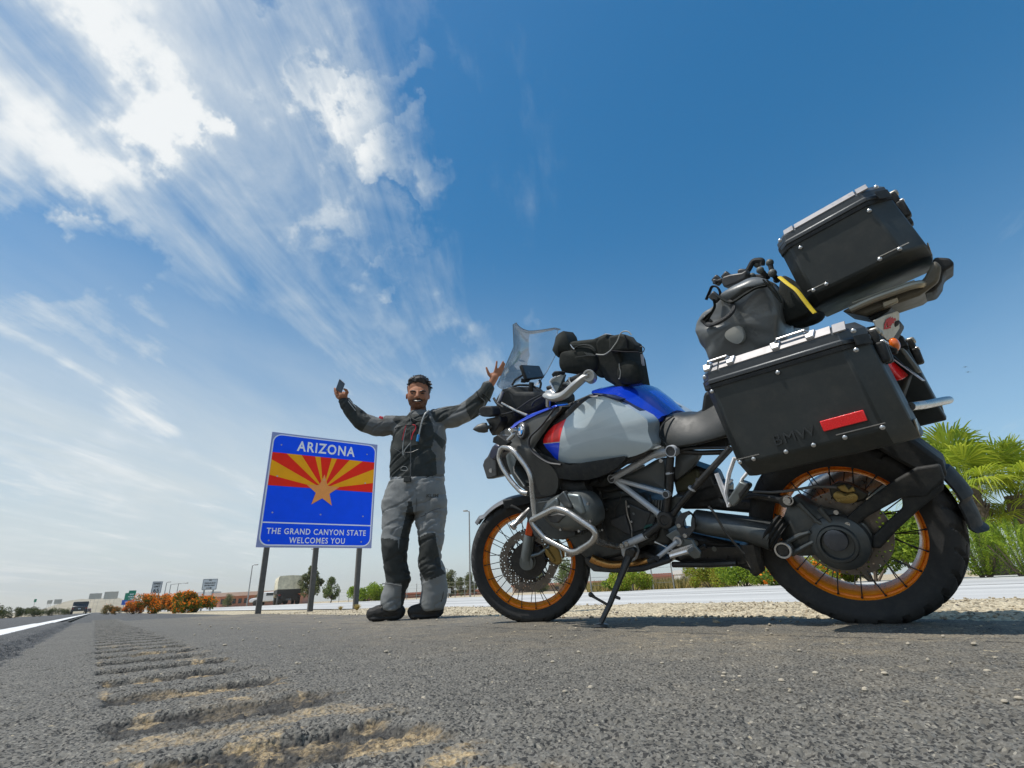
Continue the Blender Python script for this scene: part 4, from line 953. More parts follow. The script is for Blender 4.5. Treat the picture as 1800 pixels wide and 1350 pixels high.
ss_ = MB(); ss_.dome(bl(zA, [(880, 600), (1000, 612), (1080, 640), (1060, 655), (960, 622)], .262), .22, .003, 3); ss_.build('cover_trim', mat('dark_blue_trim', (.02, .035, .10), .4), bike)
# front shroud
sh = MB(); o_ = spline(bl(zA, [(232, 888, .20), (350, 812, .235), (480, 742, .24), (640, 690, .235), (660, 715, .245), (560, 800, .27), (470, 880, .275), (440, 940, .28), (452, 985, .28), (520, 1060, .285), (600, 1120, .28), (640, 1200, .27), (620, 1300, .25), (520, 1310, .25), (475, 1200, .26), (400, 1085, .27), (290, 975, .25)], .26), 2, True)
sh.dome(o_, .13, .020, 6, 2.0); sh.build('fairing_side_panel', mat('satin_grey_plastic', (.085, .085, .078), .48, .15, var=.08, dust=.2), bike, ang=55)
sh = MB(); sh.dome(o_, .13, .020, 6, 2.0); sh.mirror_y(); sh.build('fairing_side_panel', MATS['satin_grey_plastic'], bike, ang=55)
lo_ = MB(); o_ = spline(bl(zA, [(455, 990), (540, 1060), (640, 1098), (800, 1110), (1090, 1040), (1095, 1075), (1000, 1150), (850, 1205), (650, 1195), (560, 1120), (480, 1050)], .268), 2, True); lo_.dome(o_, .18, .014, 4); lo_.build('tank_lower_trim', M_BLK, bike, ang=50)
ed = MB(); ed.tube(spline(bl(zA, [(620, 700, .262), (520, 830, .29), (440, 915, .298), (455, 1000, .298), (560, 1080, .295), (660, 1100, .285)], .28), 6), .009, 8, flat=.6); ed.build('panel_edge', M_DRK, bike)
in_ = MB(); in_.prism(bl(zA, [(470, 1180), (560, 1120), (660, 1190), (860, 1200), (1000, 1160), (960, 1260), (700, 1260), (620, 1310), (500, 1310)], .18), (0, -.36, 0)); in_.build('intake_trunk', M_BLK, bike, bevel=.015)
fl_ = MB(); o_ = bl(zA, [(285, 862, .22), (335, 808, .24), (455, 742, .245), (620, 682, .245), (636, 692, .25), (500, 748, .252), (370, 812, .25), (300, 868, .235)], .24); fl_.prism(o_, (0, -.10, .004)); fl_.build('blue_fairing_strip', M_BLU, bike, bevel=.004)
nb = MB(); nb.prism(bl(zA, [(225, 880, .19), (270, 850, .20), (340, 865, .23), (300, 905, .23), (250, 900, .22)], .21), (0, -.10, 0)); nb.build('nose_panel', MATS['silver_grey_plastic'], bike, bevel=.006)
# air deflector inside the guard bar
wv = MB(); wv.dome(spline(bl(zA, [(275, 1040), (310, 1020), (345, 1070), (330, 1110), (410, 1230), (400, 1260), (370, 1250), (310, 1160)], .275), 2, True), .22, .01); wv.build('radiator_vane', M_ENL, bike)
wv = MB(); wv.tube(bl(zA, [(330, 1110, .29), (335, 1150, .29), (405, 1250, .29)], .28), .0045, 6); wv.build('vane_trim', M_STL, bike)
# round maker's emblem
ec = b(zA, 388, 862, .262); en = Vector((.30, .93, .22)).normalized(); eu = (ZV-en*ZV.dot(en)).normalized(); er = eu.cross(en).normalized()
EM = frame_mat(ec, -er if (-er).dot(XV) < 0 else er, eu, en)
def emb(name, prof, m_, n=32):
    k = MB(); k.lathe(prof, (0, 0, 0), ZV, XV, n); k.v = [tuple(EM @ Vector(p)) for p in k.v]; return k.build(name, m_, bike)
emb('emblem_ring', [(-.02, .0005), (-.02, .041), (.006, .041), (.009, .038), (.009, .035), (.006, .034), (.006, .0005)], M_DRK)
emb('emblem_band', [(.0062, .0005), (.0078, .0005), (.0078, .031), (.0062, .031)][::-1], mat('emblem_black', (.012, .012, .014), .25, var=0, coat=.6))
for k in range(4):
    q = MB(); a0 = k*math.pi/2
    pts = [Vector((0, 0, .0082))]+[Vector((math.cos(a0+math.pi/2*j/8)*.0195, math.sin(a0+math.pi/2*j/8)*.0195, .0082)) for j in range(9)]
    q.prism(pts, (0, 0, .0008)); q.v = [tuple(EM @ Vector(p)) for p in q.v]
    q.build('emblem_quarter', mat('emblem_white', (.8, .82, .85), .3, var=0) if k % 2 == 0 else mat('emblem_blue', (.05, .30, .75), .3, var=0), bike)
for i, ch in enumerate('BMW'):
    a = R(90+(1-i)*42)
    put_text('emblem_letter', ch, .0105, mat('emblem_white', (.8, .82, .85), .3, var=0), bike, EM @ Matrix.Translation((math.cos(a)*.0212, math.sin(a)*.0212, .0082)) @ Matrix.Rotation(a-math.pi/2, 4, 'Z'), .0004)
q = MB(); q.lathe([(.0082, .0195), (.0094, .0202), (.0082, .0208)], (0, 0, 0), ZV, XV, 30); q.lathe([(.0078, .030), (.0092, .0315), (.0078, .033)], (0, 0, 0), ZV, XV, 30); q.v = [tuple(EM @ Vector(p)) for p in q.v]; q.build('emblem_rim', M_ALU, bike)
# rider's seat
se_ = MB(); st = [((1246, 868), (1256, 876), .13), ((1275, 830), (1300, 935), .165), ((1310, 796), (1345, 972), .180), ((1365, 768), (1410, 985), .19), ((1440, 746), (1490, 980), .195), ((1500, 756), (1560, 966), .195), ((1570, 754), (1640, 950), .195), ((1640, 714), (1720, 930), .19), ((1720, 648), (1800, 910), .185), ((1800, 585), (1900, 880), .17)]
rings = []
for hi, lo, hw in st:
    H, L = b(zA, *hi, hw*.62), b(zA, *lo, hw)
    half = [L+Vector((0, -.02, -.004)), L, L*.65+H*.35+Vector((0, .010, 0)), L*.28+H*.72+Vector((0, .004, 0)), H, H+Vector((0, -hw*.3, .008)), H+Vector((0, -hw*.62, .006))]
    rings.append(half+[Vector((p.x, -p.y, p.z)) for p in half[-2::-1]])
se_.loft(rings); so = se_.build('rider_seat', M_SEAT, bike, ang=70); sm_ = so.modifiers.new('sub', 'SUBSURF'); sm_.levels = 2; sm_.render_levels = 2
for (a_, b_) in (((1395, 985), (1350, 775)),):
    k = MB(); k.tube(spline(bl(zA, [(1405, 975, .195), (1350, 900, .193), (1372, 815, .165), (1445, 758, .128)], .15), 6), .0035, 6); k.build('seat_seam', M_BLK, bike)
se2 = MB(); se2.prism([Vector(q) for q in ((.24, .16, .84), (.22, .16, .90), (-.10, .16, .96), (-.14, .15, .93), (.0, .15, .84))], (0, -.32, 0)); se2.build('pillion_seat', M_SEAT, bike, bevel=.03, segs=4)
# beak and lower headlight fairing
bk = MB(); rings = []
for (x, y_, x2, y2, hw) in ((190, 960, 235, 1000, .10), (150, 1040, 240, 1180, .085), (125, 1065, 200, 1195, .06), (112, 1100, 150, 1200, .03)):
    a, c = b(zA, x, y_, hw*.6), b(zA, x2, y2, hw*.6)
    rings.append([Vector((a.x, hw*.7, a.z)), Vector((a.x, -hw*.7, a.z)), Vector((c.x, -hw, c.z)), Vector((c.x, hw, c.z))])
bk.loft(rings); bk.build('beak', M_DRK, bike, bevel=.012, segs=3)
bk = MB(); bk.prism(bl(zA, [(195, 950, .11), (160, 1000, .11), (150, 1045, .10), (185, 1075, .10), (245, 1010, .12), (225, 965, .12)], .11), (0, -.22, 0)); bk.build('headlight_cowl', mat('navy_cowl', (.018, .022, .06), .35, var=.1, coat=.5), bike, bevel=.012)
bk = MB(); bk.disc(b(zA, 172, 1140, .085), YV, .012, .006, 12); bk.build('beak_screw', M_BOLT, bike)
hl = MB(); hl.prism(bl(zA, [(200, 730, .13), (190, 640, .13), (240, 570, .13), (300, 560, .13), (330, 600, .13), (360, 760, .14), (270, 870, .14), (190, 900, .12), (150, 840, .12)], .13), (0, -.26, 0)); hl.build('headlight', M_BLK, bike, bevel=.025, segs=3)
ct = MB(); ct.prism(bl(zI, [(480, 930), (560, 890), (640, 965), (1000, 965), (1060, 1010), (1060, 1130), (900, 1230), (700, 1290), (480, 1290), (400, 1200)], .13), (0, -.26, 0)); ct.build('cockpit_fairing', M_BLK, bike, bevel=.02, segs=3)
for pts, r_, m_ in (([(465, 1115, .17), (650, 1215, .18), (800, 1275, .19)], .0065, M_STL), ([(470, 1120, .15), (700, 1240, .16), (780, 1290, .16)], .005, M_FRM), ([(360, 1050, .15), (400, 1120, .16), (640, 1270, .17)], .007, M_BLK), ([(480, 960, .13), (430, 1100, .13)], .010, M_ALU), ([(610, 900, .04), (680, 875, .04), (830, 880, .03), (900, 900, .02), (1010, 985, .03)], .006, M_FRM), ([(860, 840, .03), (850, 960, .03)], .014, M_FRM), ([(960, 810, .02), (985, 850, .02), (970, 920, .03)], .006, M_FRM)):
    pipe('cockpit_bracket', bl(zI, pts, .1), r_, m_, fil=.02, n=8)
pipe('control_cable', spline(bl(zI, [(160, 1255, .20), (240, 1285, .20), (400, 1275, .19), (620, 1220, .18), (820, 1090, .17), (1000, 1000, .16), (1050, 975, .16)], .18), 6), .0042, M_FRM, fil=0, n=8)
pipe('control_cable', spline(bl(zI, [(860, 1150, .17), (900, 1090, .17), (1050, 1000, .18), (1090, 950, .2)], .18), 6), .0055, M_FRM, fil=0, n=8)
au = MB(); au.prism(bl(zI, [(165, 1185), (205, 1155), (320, 1155), (345, 1200), (355, 1270), (300, 1300), (190, 1290), (165, 1230)], .24), (0, -.06, 0)); au.build('auxiliary_lamp', M_BLK, bike, bevel=.006)
am = MB(); am.prism(bl(zA, [(130, 780), (230, 760), (240, 800), (180, 900), (155, 860), (155, 820)], .20), (0, -.06, 0)); am.build('lamp_bracket', M_FRM, bike, bevel=.006)
ts = MB(); a, c = b(zA, 45, 852, .27), b(zA, 150, 838, .21); d = c-a
ts.tube([a, a+d*.12, a+d*.35, a+d*.7, a+d*.95, c, c+d*.25], [.002, .010, .021, .027, .025, .010, .009], 16); ts.build('front_indicator', MATS['satin_grey_plastic'], bike)
# steering head, handlebar with wrap-round hand guards (turned with the fork)
hb = MB(); hb.tube([b(zI, 1300, 900, .16), b(zI, 1380, 820, .22), b(zI, 1520, 760, .28)], .016, 12); hb.build('handlebar_grip', M_BLK, bike)
hgd = MB(); pth = spline(bl(zI, [(1065, 1010, .30), (1100, 1020, .315), (1180, 1040, .325), (1300, 1000, .33), (1420, 890, .325), (1540, 790, .31), (1610, 755, .30)], .3), 5)
hgd.tube(pth, [.024+.006*math.sin(3.1*i/(len(pth)-1)) for i in range(len(pth))], 14, flat=.62); hgd.build('hand_guard', mat('silver_guard', (.46, .46, .44), .38, .5, var=.1, dust=.2), bike)
k = MB(); p = b(zI, 1622, 762, .305); k.lathe([(-.03, .0005), (-.03, .026), (.012, .027), (.018, .024), (.018, .018), (.012, .017), (.012, .009), (.006, .008), (.006, .0005)], p, Vector((-.35, .93, .1)), ZV, 26); k.build('bar_end_weight', MATS['silver_guard'], bike)
k = MB(); k.prism(bl(zI, [(1045, 945, .29), (1105, 940, .30), (1180, 990, .31), (1160, 1020, .31), (1080, 1020, .3)], .3), (0, -.04, 0)); k.tube(bl(zI, [(1078, 1010, .28), (1075, 1110, .26), (1075, 1160, .25)], .27), .011, 10); k.build('guard_mount', M_ALU, bike, bevel=.004)
k = MB(); k.prism(bl(zI, [(1095, 830, .28), (1160, 770, .27), (1240, 740, .26), (1290, 760, .25), (1200, 960, .29), (1172, 975, .30)], .28), (0, -.012, 0)); k.build('wind_deflector', mat('smoked_plastic', (.10, .115, .11), .3, var=.1), bike, bevel=.003)
k = MB(); k.tube(spline(bl(zI, [(1098, 835, .29), (1120, 800, .285), (1180, 765, .28)], .28), 4), .004, 6); k.tube(bl(zI, [(1098, 835, .29), (1172, 975, .305)], .29), .004, 6); k.build('deflector_edge', M_ALU, bike)
k = MB(); k.prism(bl(zI, [(1112, 735, .24), (1150, 690, .24), (1225, 690, .23), (1230, 760, .23), (1140, 790, .24)], .24), (0, -.05, 0)); k.build('brake_reservoir', M_BLK, bike, bevel=.006)
k = MB()
for pts in ([(1250, 740, .24), (1230, 850, .25), (1190, 950, .27)], [(1300, 740, .22), (1280, 820, .23), (1310, 880, .23)], [(1360, 780, .24), (1360, 830, .25), (1420, 900, .26)]): k.tube(spline(bl(zI, pts, .24), 4), .006, 8)
k.prism(bl(zI, [(1180, 940, .26), (1300, 905, .26), (1330, 930, .26), (1230, 980, .26)], .26), (0, -.04, 0)); k.tube(bl(zI, [(1250, 870, .25), (1330, 860, .26), (1400, 900, .28)], .26), .010, 8); k.build('clutch_lever', M_ENG, bike)
th_ = MB(); th_.prism([Vector(q) for q in ((1.14, .06, .93), (1.17, .06, 1.07), (1.06, .06, 1.10), (1.02, .06, .95))], (0, -.12, 0)); th_.build('steering_head', M_FRM, bike, bevel=.01)
k = MB(); k.tube([Vector((1.06, .05, 1.08)), Vector((.98, .20, 1.10)), b(zI, 1300, 900, .16)], .014, 10); k.tube([Vector((1.10, -.05, 1.09)), Vector((1.20, -.2, 1.12)), Vector((1.28, -.36, 1.13))], .014, 10); k.build('handlebar', M_FRM, bike)
k = MB(); k.prism([Vector(q) for q in ((1.23, -.30, 1.06), (1.27, -.27, 1.22), (1.33, -.27, 1.24), (1.34, -.31, 1.08))], (-.03, -.03, 0)); k.build('hand_guard', M_BLK, bike, bevel=.01)
# display on the bars
dp = [(715, 603, .06), (965, 618, -.065), (1035, 772, -.065), (792, 802, .06)]
d3 = bl(zI, dp, 0); nn = (d3[1]-d3[0]).cross(d3[3]-d3[0]).normalized(); nn = nn if (BMI @ CAM - d3[0]).dot(nn) > 0 else -nn
k = MB(); k.prism(d3, -nn*.022); k.build('navigation_device', M_BLK, bike, bevel=.006)
cc = sum(d3, Vector())/4; k = MB(); k.prism([cc+(p-cc)*.88+nn*.0012 for p in d3], -nn*.003); k.build('navigation_screen', M_SCRN, bike)
k = MB(); k.tube(bl(zI, [(800, 800, .02), (760, 820, .04), (720, 815, .05)], 0), .012, 8); k.tube(bl(zI, [(740, 745, .05), (640, 810, .06), (600, 880, .07)], 0), .006, 8); k.ball(b(zI, 800, 800, .0), .018, 10); k.build('device_mount', M_FRM, bike)
# windscreen, curved clear sheet
def ws(): 
    L = [b(zI, *p, w_) for p, w_ in (((400, 870), .175), ((490, 680), .185), ((625, 370), .19), ((612, 80), .19), ((690, 32), .165))]
    dip = b(zI, 860, 150, .0)
    rows = []
    # each row: left rim point mirrored to the right with a forward bow in the middle
    rows_l = [L[0], L[1], L[2], L[2]*.5+L[3]*.5, L[3]]
    for i, p in enumerate(rows_l):
        row = []
        for s in np.linspace(1, -1, 17):
            bow = (1-s*s)*.075
            q = Vector((p.x+bow, p.y*s, p.z-bow*.12))
            row.append(q)
        rows.append(row)
    top = []
    for s in np.linspace(1, -1, 17):
        a = abs(s); bow = (1-s*s)*.075
        zt = L[4].z if a > .80 else L[4].z-(.80-a)/.80*(L[4].z-dip.z)*.8
        xt = L[4].x-.0
        edge = 1 if a <= .87 else 1-(a-.87)/.13
        zt = zt if a <= .87 else L[3].z+(L[4].z-L[3].z)*edge
        top.append(Vector((L[4].x+bow, L[3].y*s, zt)))
    rows.append(top)
    mb = MB(); m = 17; vs_ = [q for r in rows for q in r]
    mb.add(vs_, [(i*m+j, i*m+j+1, (i+1)*m+j+1, (i+1)*m+j) for i in range(len(rows)-1) for j in range(m-1)])
    rim = [r[0] for r in rows]+top[1:]+[r[-1] for r in rows[-2::-1]]
    return mb, rim
wmb, rim = ws()
M_GLS = bpy.data.materials.new('clear_screen'); M_GLS.use_nodes = True
t = NT(M_GLS.node_tree); t.n.clear(); tr = t.new('ShaderNodeBsdfTransparent'); tr.inputs[0].default_value = (.965, .972, .972, 1); gl_ = t.new('ShaderNodeBsdfGlossy'); gl_.inputs['Roughness'].default_value = .06
df = t.new('ShaderNodeBsdfDiffuse'); df.inputs[0].default_value = (.85, .87, .87, 1); fr = t.new('ShaderNodeFresnel'); fr.inputs[0].default_value = 1.35
m1 = t.new('ShaderNodeMixShader'); t.put(m1.inputs[0], t.m('MULTIPLY', t.rng(t.noise(t.new('ShaderNodeTexCoord').outputs['Object'], 3, 2, .5), .3, .7, .05, .09), 1.0)); t.l.new(tr.outputs[0], m1.inputs[1]); t.l.new(df.outputs[0], m1.inputs[2])
m2 = t.new('ShaderNodeMixShader'); t.put(m2.inputs[0], t.m('MULTIPLY', fr.outputs[0], .8)); t.l.new(m1.outputs[0], m2.inputs[1]); t.l.new(gl_.outputs[0], m2.inputs[2])
ou = t.new('ShaderNodeOutputMaterial'); t.l.new(m2.outputs[0], ou.inputs[0])
wo_ = wmb.build('windscreen', M_GLS, bike, ang=60); sol = wo_.modifiers.new('solid', 'SOLIDIFY'); sol.thickness = .004
k = MB(); k.tube(rim, .0017, 6); k.build('windscreen_edge', mat('screen_edge', (.16, .18, .19), .3, var=0), bike)

# ---------------------------------------------------------------- tail: rack, lamps, plate
k = MB(); rk = bl(zM, [(1000, 890), (1060, 860), (1520, 690), (1590, 560), (1640, 600), (1620, 700), (1500, 790), (1330, 850), (1160, 920)], .13)
k.prism(rk, (0, -.26, 0)); k.build('luggage_rack', mat('dusty_rack_plastic', (.11, .095, .065), .55, var=.2, dust=.4), bike, bevel=.010)
k = MB(); k.prism(bl(zM, [(1590, 545), (1690, 550), (1725, 590), (1650, 640), (1640, 700), (1600, 760), (1520, 780), (1500, 740), (1560, 660)], .10), (0, -.22, 0)); k.build('rack_handle', M_BLK, bike, bevel=.008)
for (pts, r_) in (([(1060, 880, .15), (1200, 815, .15), (1440, 730, .15), (1510, 715, .14), (1525, 735, .10)], .012), ([(1075, 840, .12), (1280, 760, .12), (1470, 700, .12)], .005), ([(1090, 860, .14), (1300, 780, .14), (1480, 715, .14)], .004)):
    pipe('rack_tube', bl(zM, pts, .15), r_, mat('dusty_steel', (.36, .32, .24), .4, .6, var=.15), fil=.02, n=10)
k = MB(); k.prism(bl(zM, [(1260, 830), (1360, 795), (1365, 830), (1270, 870)], .14), (0, -.06, 0)); k.build('rack_lock', MATS['dusty_steel'], bike, bevel=.004)
k = MB(); k.prism(bl(zM, [(1170, 935), (1200, 900), (1330, 855), (1300, 890), (1200, 950)], .10), (0, -.2, 0)); k.build('tail_lamp_housing', M_BLK, bike, bevel=.006)
k = MB(); k.prism([Vector(q) for q in ((-.18, .10, .92), (-.28, .09, .90), (-.33, .06, .78), (-.28, .06, .70), (-.20, .09, .84))], (0, -.16, 0)); k.build('plate_carrier', M_BLK, bike, bevel=.01)
# folded clear plate with a red crest behind the top box
sh3 = bl(zF, [(195, 235, .17), (300, 185, .13), (420, 145, .09), (440, 160, .08), (440, 310, .08), (385, 395, .10), (325, 425, .12), (230, 330, .16)], .1)
nn = (sh3[2]-sh3[0]).cross(sh3[5]-sh3[0]).normalized()
k = MB(); k.prism(sh3, nn*.004); k.build('rear_deflector', mat('milky_plastic', (.58, .56, .48), .3, var=.12, vscale=30), bike, bevel=.0015)
vw = (BMI @ CAM - sh3[3]).normalized(); sg_ = 1 if vw.dot(nn) > 0 else -1
def on_face(x, y, pl, n_, off):  # where the sight line meets a given face
    o_ = BMI @ CAM; d = BMI.to_3x3() @ ray(*zF(x, y)); kk = (pl-o_).dot(n_)/d.dot(n_); return o_+d*kk+n_*off
offn = (.0052 if sg_ > 0 else -.0012)
for poly in ([(285, 320), (290, 270), (310, 225), (340, 205), (330, 230), (310, 265), (305, 300), (345, 290), (355, 305), (320, 315)], [(318, 255), (335, 215), (350, 195), (345, 225), (365, 200), (372, 215), (395, 210), (400, 235), (380, 240), (385, 260), (365, 262), (350, 290), (340, 275), (335, 300), (318, 285)]):
    k = MB(); pp = [on_face(x, y, sh3[2], nn, offn) for x, y in poly]; k.prism(pp, nn*(.0008*sg_)); k.build('red_crest', mat('red_print', (.55, .02, .03), .4, var=.1), bike)
ri = MB(); p = b(zF, 388, 462, .15); ri.ball(p, .0185, 16, (.8, .8, 1.2)); ri.build('rear_indicator', M_LENS, bike)
rb = MB(); rb.prism(bl(zF, [(290, 510, .16), (335, 455, .165), (425, 500, .165), (410, 555, .16), (350, 545, .16)], .165), (0, -.05, 0)); rb.build('indicator_stalk', M_BLK, bike, bevel=.006)
lp = bl(zF, [(290, 530, .10), (320, 540, .095), (690, 800, .085), (630, 798, .10)], .1)
pl0, pl1 = b(zF, 290, 530, .11), b(zF, 660, 800, .11); dd = pl1-pl0
k = MB(); k.prism([pl0, pl0+Vector((0, -.20, .0)), pl1+Vector((0, -.20, 0)), pl1], dd.cross(YV).normalized()*.003); k.build('licence_plate', mat('plate_white', (.70, .70, .72), .4, var=.08), bike)
k = MB(); tl = [on_plane(*zF(x, y), yy, BMI) for x, y, yy in ((290, 560, .14), (345, 590, .10), (535, 755, .08), (470, 795, .13), (400, 735, .14))]
k.prism(tl, Vector((.03, 0, .0))); k.build('rear_reflector', M_REDL, bike, bevel=.004)
k = MB(); k.prism(bl(zF, [(430, 500, .08), (470, 490, .08), (640, 720, .07), (600, 730, .08)], .08), (0, -.15, 0)); k.build('plate_bracket', MATS['dusty_rack_plastic'], bike, bevel=.004)
pipe('rear_guard_tube', [b(zF, 545, 1050, .22), b(zF, 700, 1030, .12), b(zF, 860, 995, -.02), b(zF, 925, 985, -.10), b(zF, 880, 1000, -.22)+Vector((.08, 0, 0))], .0125, M_STL, fil=.03)
for sgy in (1, -1):
    k = MB(); k.tube([Vector((.24, sgy*.17, .86)), Vector((.20, sgy*.21, .66)), Vector((-.22, sgy*.21, .66)), Vector((-.25, sgy*.20, .86)), Vector((.24, sgy*.17, .86))], .009, 8); k.build('pannier_carrier', M_FRM, bike)
tf = MB(); tf.prism([Vector(q) for q in ((.35, .12, .80), (.30, .13, .90), (-.20, .12, .96), (-.36, .10, .95), (-.30, .10, .88), (.0, .12, .74))], (0, -.24, 0)); tf.build('tail_frame', M_BLK, bike, bevel=.015)

# ---------------------------------------------------------------- aluminium luggage cases
M_CASE = mat('black_case_coat', (.034, .039, .038), .50, .2, var=.14, vscale=6, dust=.16, bump=.03, bscale=700)
M_LID = mat('grey_lid_edge', (.065, .072, .078), .42, .3, var=.10, dust=.12)
M_ANOD = mat('pale_anodised_lid', (.30, .29, .29), .45, .35, var=.06, vscale=20)
def case(name, label, cat, base, mw, L, Wd, H, lid, taper_b, front_t, rear_t, group=None, handles=True, refl=False, letters=False, sgn=1, rise=0.0):
    """case in its own axes: x forward, y outward (times sgn), z up; origin at the middle of its floor"""
    root = empty(name, label=label, cat=cat, group=group, mw=mw)
    hx = L/2; ch = .052
    def sec(z, gx0, gx1, gy, c=ch):      # plan section with cut outer corners; gx0 rear, gx1 front setback, gy outer setback
        x0, x1, y1 = -hx+gx0, hx-gx1, Wd-gy
        return [Vector((x0, 0, z)), Vector((x0, sgn*(y1-c*1.2), z)), Vector((x0+c*1.15, sgn*y1, z)), Vector((x1-c*.7, sgn*y1, z)), Vector((x1, sgn*(y1-c), z)), Vector((x1, 0, z))]
    def tilt(r_): return [Vector((p.x, p.y, p.z+rise*(hx-p.x)/L)) for p in r_]      # the floor climbs towards the tail
    m = MB(); m.loft([tilt(sec(0, rear_t, front_t, .050)), tilt(sec(taper_b, rear_t*.8, front_t*.85, .002)), sec(H-lid, 0, 0, 0)]); body = m.build('body', M_CASE, root, bevel=.006)
    z0 = H-lid
    m = MB(); m.loft([sec(z0+.002, -.004, -.004, -.006), sec(z0+.014, -.004, -.004, -.006), sec(z0+.016, -.001, -.001, -.003), sec(z0+lid*.62, 0, 0, -.002), sec(H, .020, .020, .026, .04)]); m.build('lid', M_LID, root, bevel=.003)
    m = MB(); m.loft([sec(z0-.012, -.003, -.003, -.004), sec(z0, -.003, -.003, -.004)]); m.build('seal', M_BLK, root)
    # pale lid edge strip and corner caps
    x0, x1 = -hx+.075, hx-.075; yo = Wd+.002
    m = MB(); m.prism([Vector((x0, sgn*(yo-.026), H+.001)), Vector((x1, sgn*(yo-.026), H+.001)), Vector((x1, sgn*(yo-.001), z0+lid*.64)), Vector((x0, sgn*(yo-.001), z0+lid*.64))], Vector((0, sgn*.002, .003))); m.build('lid_strip', M_ANOD, root)
    for sx in (1, -1):
        xa, xb = sx*(hx-.070), sx*(hx-.038)
        m = MB(); m.prism([Vector((xa, sgn*(yo-.030), H+.002)), Vector((xb, sgn*(yo-.034), H+.002)), Vector((xb, sgn*(yo-.004), z0+lid*.60)), Vector((xa, sgn*(yo), z0+lid*.60))], Vector((0, sgn*.003, .004))); m.build('lid_corner', M_ANOD, root, bevel=.001)
        m = MB(); m.prism([Vector((sx*(hx-.030), sgn*(Wd-.006), z0-.01)), Vector((sx*hx*1.004, sgn*(Wd-.046), z0-.01)), Vector((sx*hx*1.004, sgn*(Wd-.046), z0+.018)), Vector((sx*(hx-.030), sgn*(Wd-.006), z0+.018))], Vector((sx*.002, sgn*.003, 0))); m.build('corner_guard', M_BLK, root, bevel=.001)
    if handles:
        for xc, w_ in ((hx*.68, hx*.16), (-hx*.26, hx*.20)):
            zz = H+.003
            sm0, sm1 = Vector((0, sgn*(yo-.026), H+.003)), Vector((0, sgn*(yo-.001), z0+lid*.64+.003)); mid_s = (sm0+sm1)/2; nrm_s = Vector((0, sgn*.62, .78))
            for s in (1, -1):
                c_ = mid_s+Vector((xc+s*w_, 0, 0)); up_s = (sm0-sm1)*.46
                m = MB(); m.prism([c_+up_s+Vector((-.016, 0, 0)), c_+up_s+Vector((.016, 0, 0)), c_-up_s+Vector((.010, 0, 0)), c_-up_s+Vector((-.010, 0, 0))], nrm_s*.009); m.build('handle_foot', M_ALU, root, bevel=.002)
            bs = mid_s+nrm_s*.006+(sm0-sm1)*.30
            m = MB(); m.tube([bs+Vector((xc-w_, 0, 0)), bs+Vector((xc-w_*.8, 0, .004))+nrm_s*.008, bs+Vector((xc+w_*.8, 0, .004))+nrm_s*.008, bs+Vector((xc+w_, 0, 0))], .0046, 8, flat=.7); m.build('handle', M_ALU, root)
    # rivets
    rv = MB(); rv.lathe([(0, .0065), (.002, .0060), (.0036, .0040), (.0042, .0005)], (0, 0, 0), (0, sgn, 0), XV, 12); r0 = rv.build('rivet', M_BOLT, root)
    spots = [(hx*.86, z0-.022), (0, z0-.022), (-hx*.86, z0-.022), (hx*.90, H-lid*.52), (-hx*.90, H-lid*.52), (hx*.78, taper_b+.006), (hx*.60, taper_b+.006), (hx*.20, taper_b+.004), (-hx*.12, taper_b+.004), (-hx*.46, taper_b+.004), (-hx*.84, taper_b+.006)] if refl else [(hx*.62, z0-.030), (-hx*.62, z0-.030), (hx*.88, H-lid*.52), (-hx*.88, H-lid*.52), (hx*.76, taper_b+.010), (hx*.52, taper_b+.010), (-hx*.40, taper_b+.008), (-hx*.72, taper_b+.010)]
    for i, (x, z_) in enumerate(spots):
        r_ = r0 if i == 0 else dup(r0, root)
        off = .002 if z_ < z0 else .001
        if z_ < H*.5: z_ += rise*(hx-x)/L
        r_.location = (x, sgn*(Wd+off-(.012 if z_ > z0+lid*.6 else 0)), z_)
    for (xa, xb) in ((hx*.86, hx*.52), (-hx*.38, -hx*.88)):
        m = MB(); m.box(((xa+xb)/2, sgn*(Wd+.001), taper_b+.016+rise*(hx-(xa+xb)/2)/L), (abs(xa-xb), .002, .0028), Matrix.Rotation(math.atan2(rise, L), 3, 'Y')); m.build('hinge_strip', M_STL, root)
    if refl:
        m = MB(); m.box((-hx*.50, sgn*(Wd+.003), taper_b+.048+rise*.75), (hx*.46, .008, .030), Matrix.Rotation(math.atan2(rise, L), 3, 'Y')); m.build('reflector', M_REDL, root, bevel=.002)
    if letters:
        mw_ = frame_mat((hx*.06, sgn*(Wd+.0005), taper_b+.028+rise*.47), (-sgn*L, 0, rise*sgn), (rise, 0, L), (0, sgn, 0))
        put_text('embossed_lettering', 'BMW', .044, mat('embossed_coat', (.050, .055, .055), .42, .3, var=.1), root, mw_, .0022, 1.05, 1.1)
    # latches on the rear face
    for (yl, k_) in ((Wd*.30, 0), (Wd*.62, 1)):
        m = MB(); m.box((-hx-.010, sgn*yl, z0+.006), (.024, .040, .046)); m.box((-hx-.015, sgn*yl, z0-.040), (.026, .044, .062)); la_ = m.build('latch', M_BLK, root, bevel=.008)
        m = MB(); m.box((-hx-.014, sgn*yl, z0+.022), (.026, .032, .020)); m.build('latch_clip', mat('dusty_alloy', (.33, .31, .26), .4, .6, var=.1), la_, bevel=.006)
        m = MB(); m.box((-hx-.024, sgn*yl, z0-.012), (.012, .036, .008)); m.build('latch_pin', M_ALU, la_, bevel=.002)
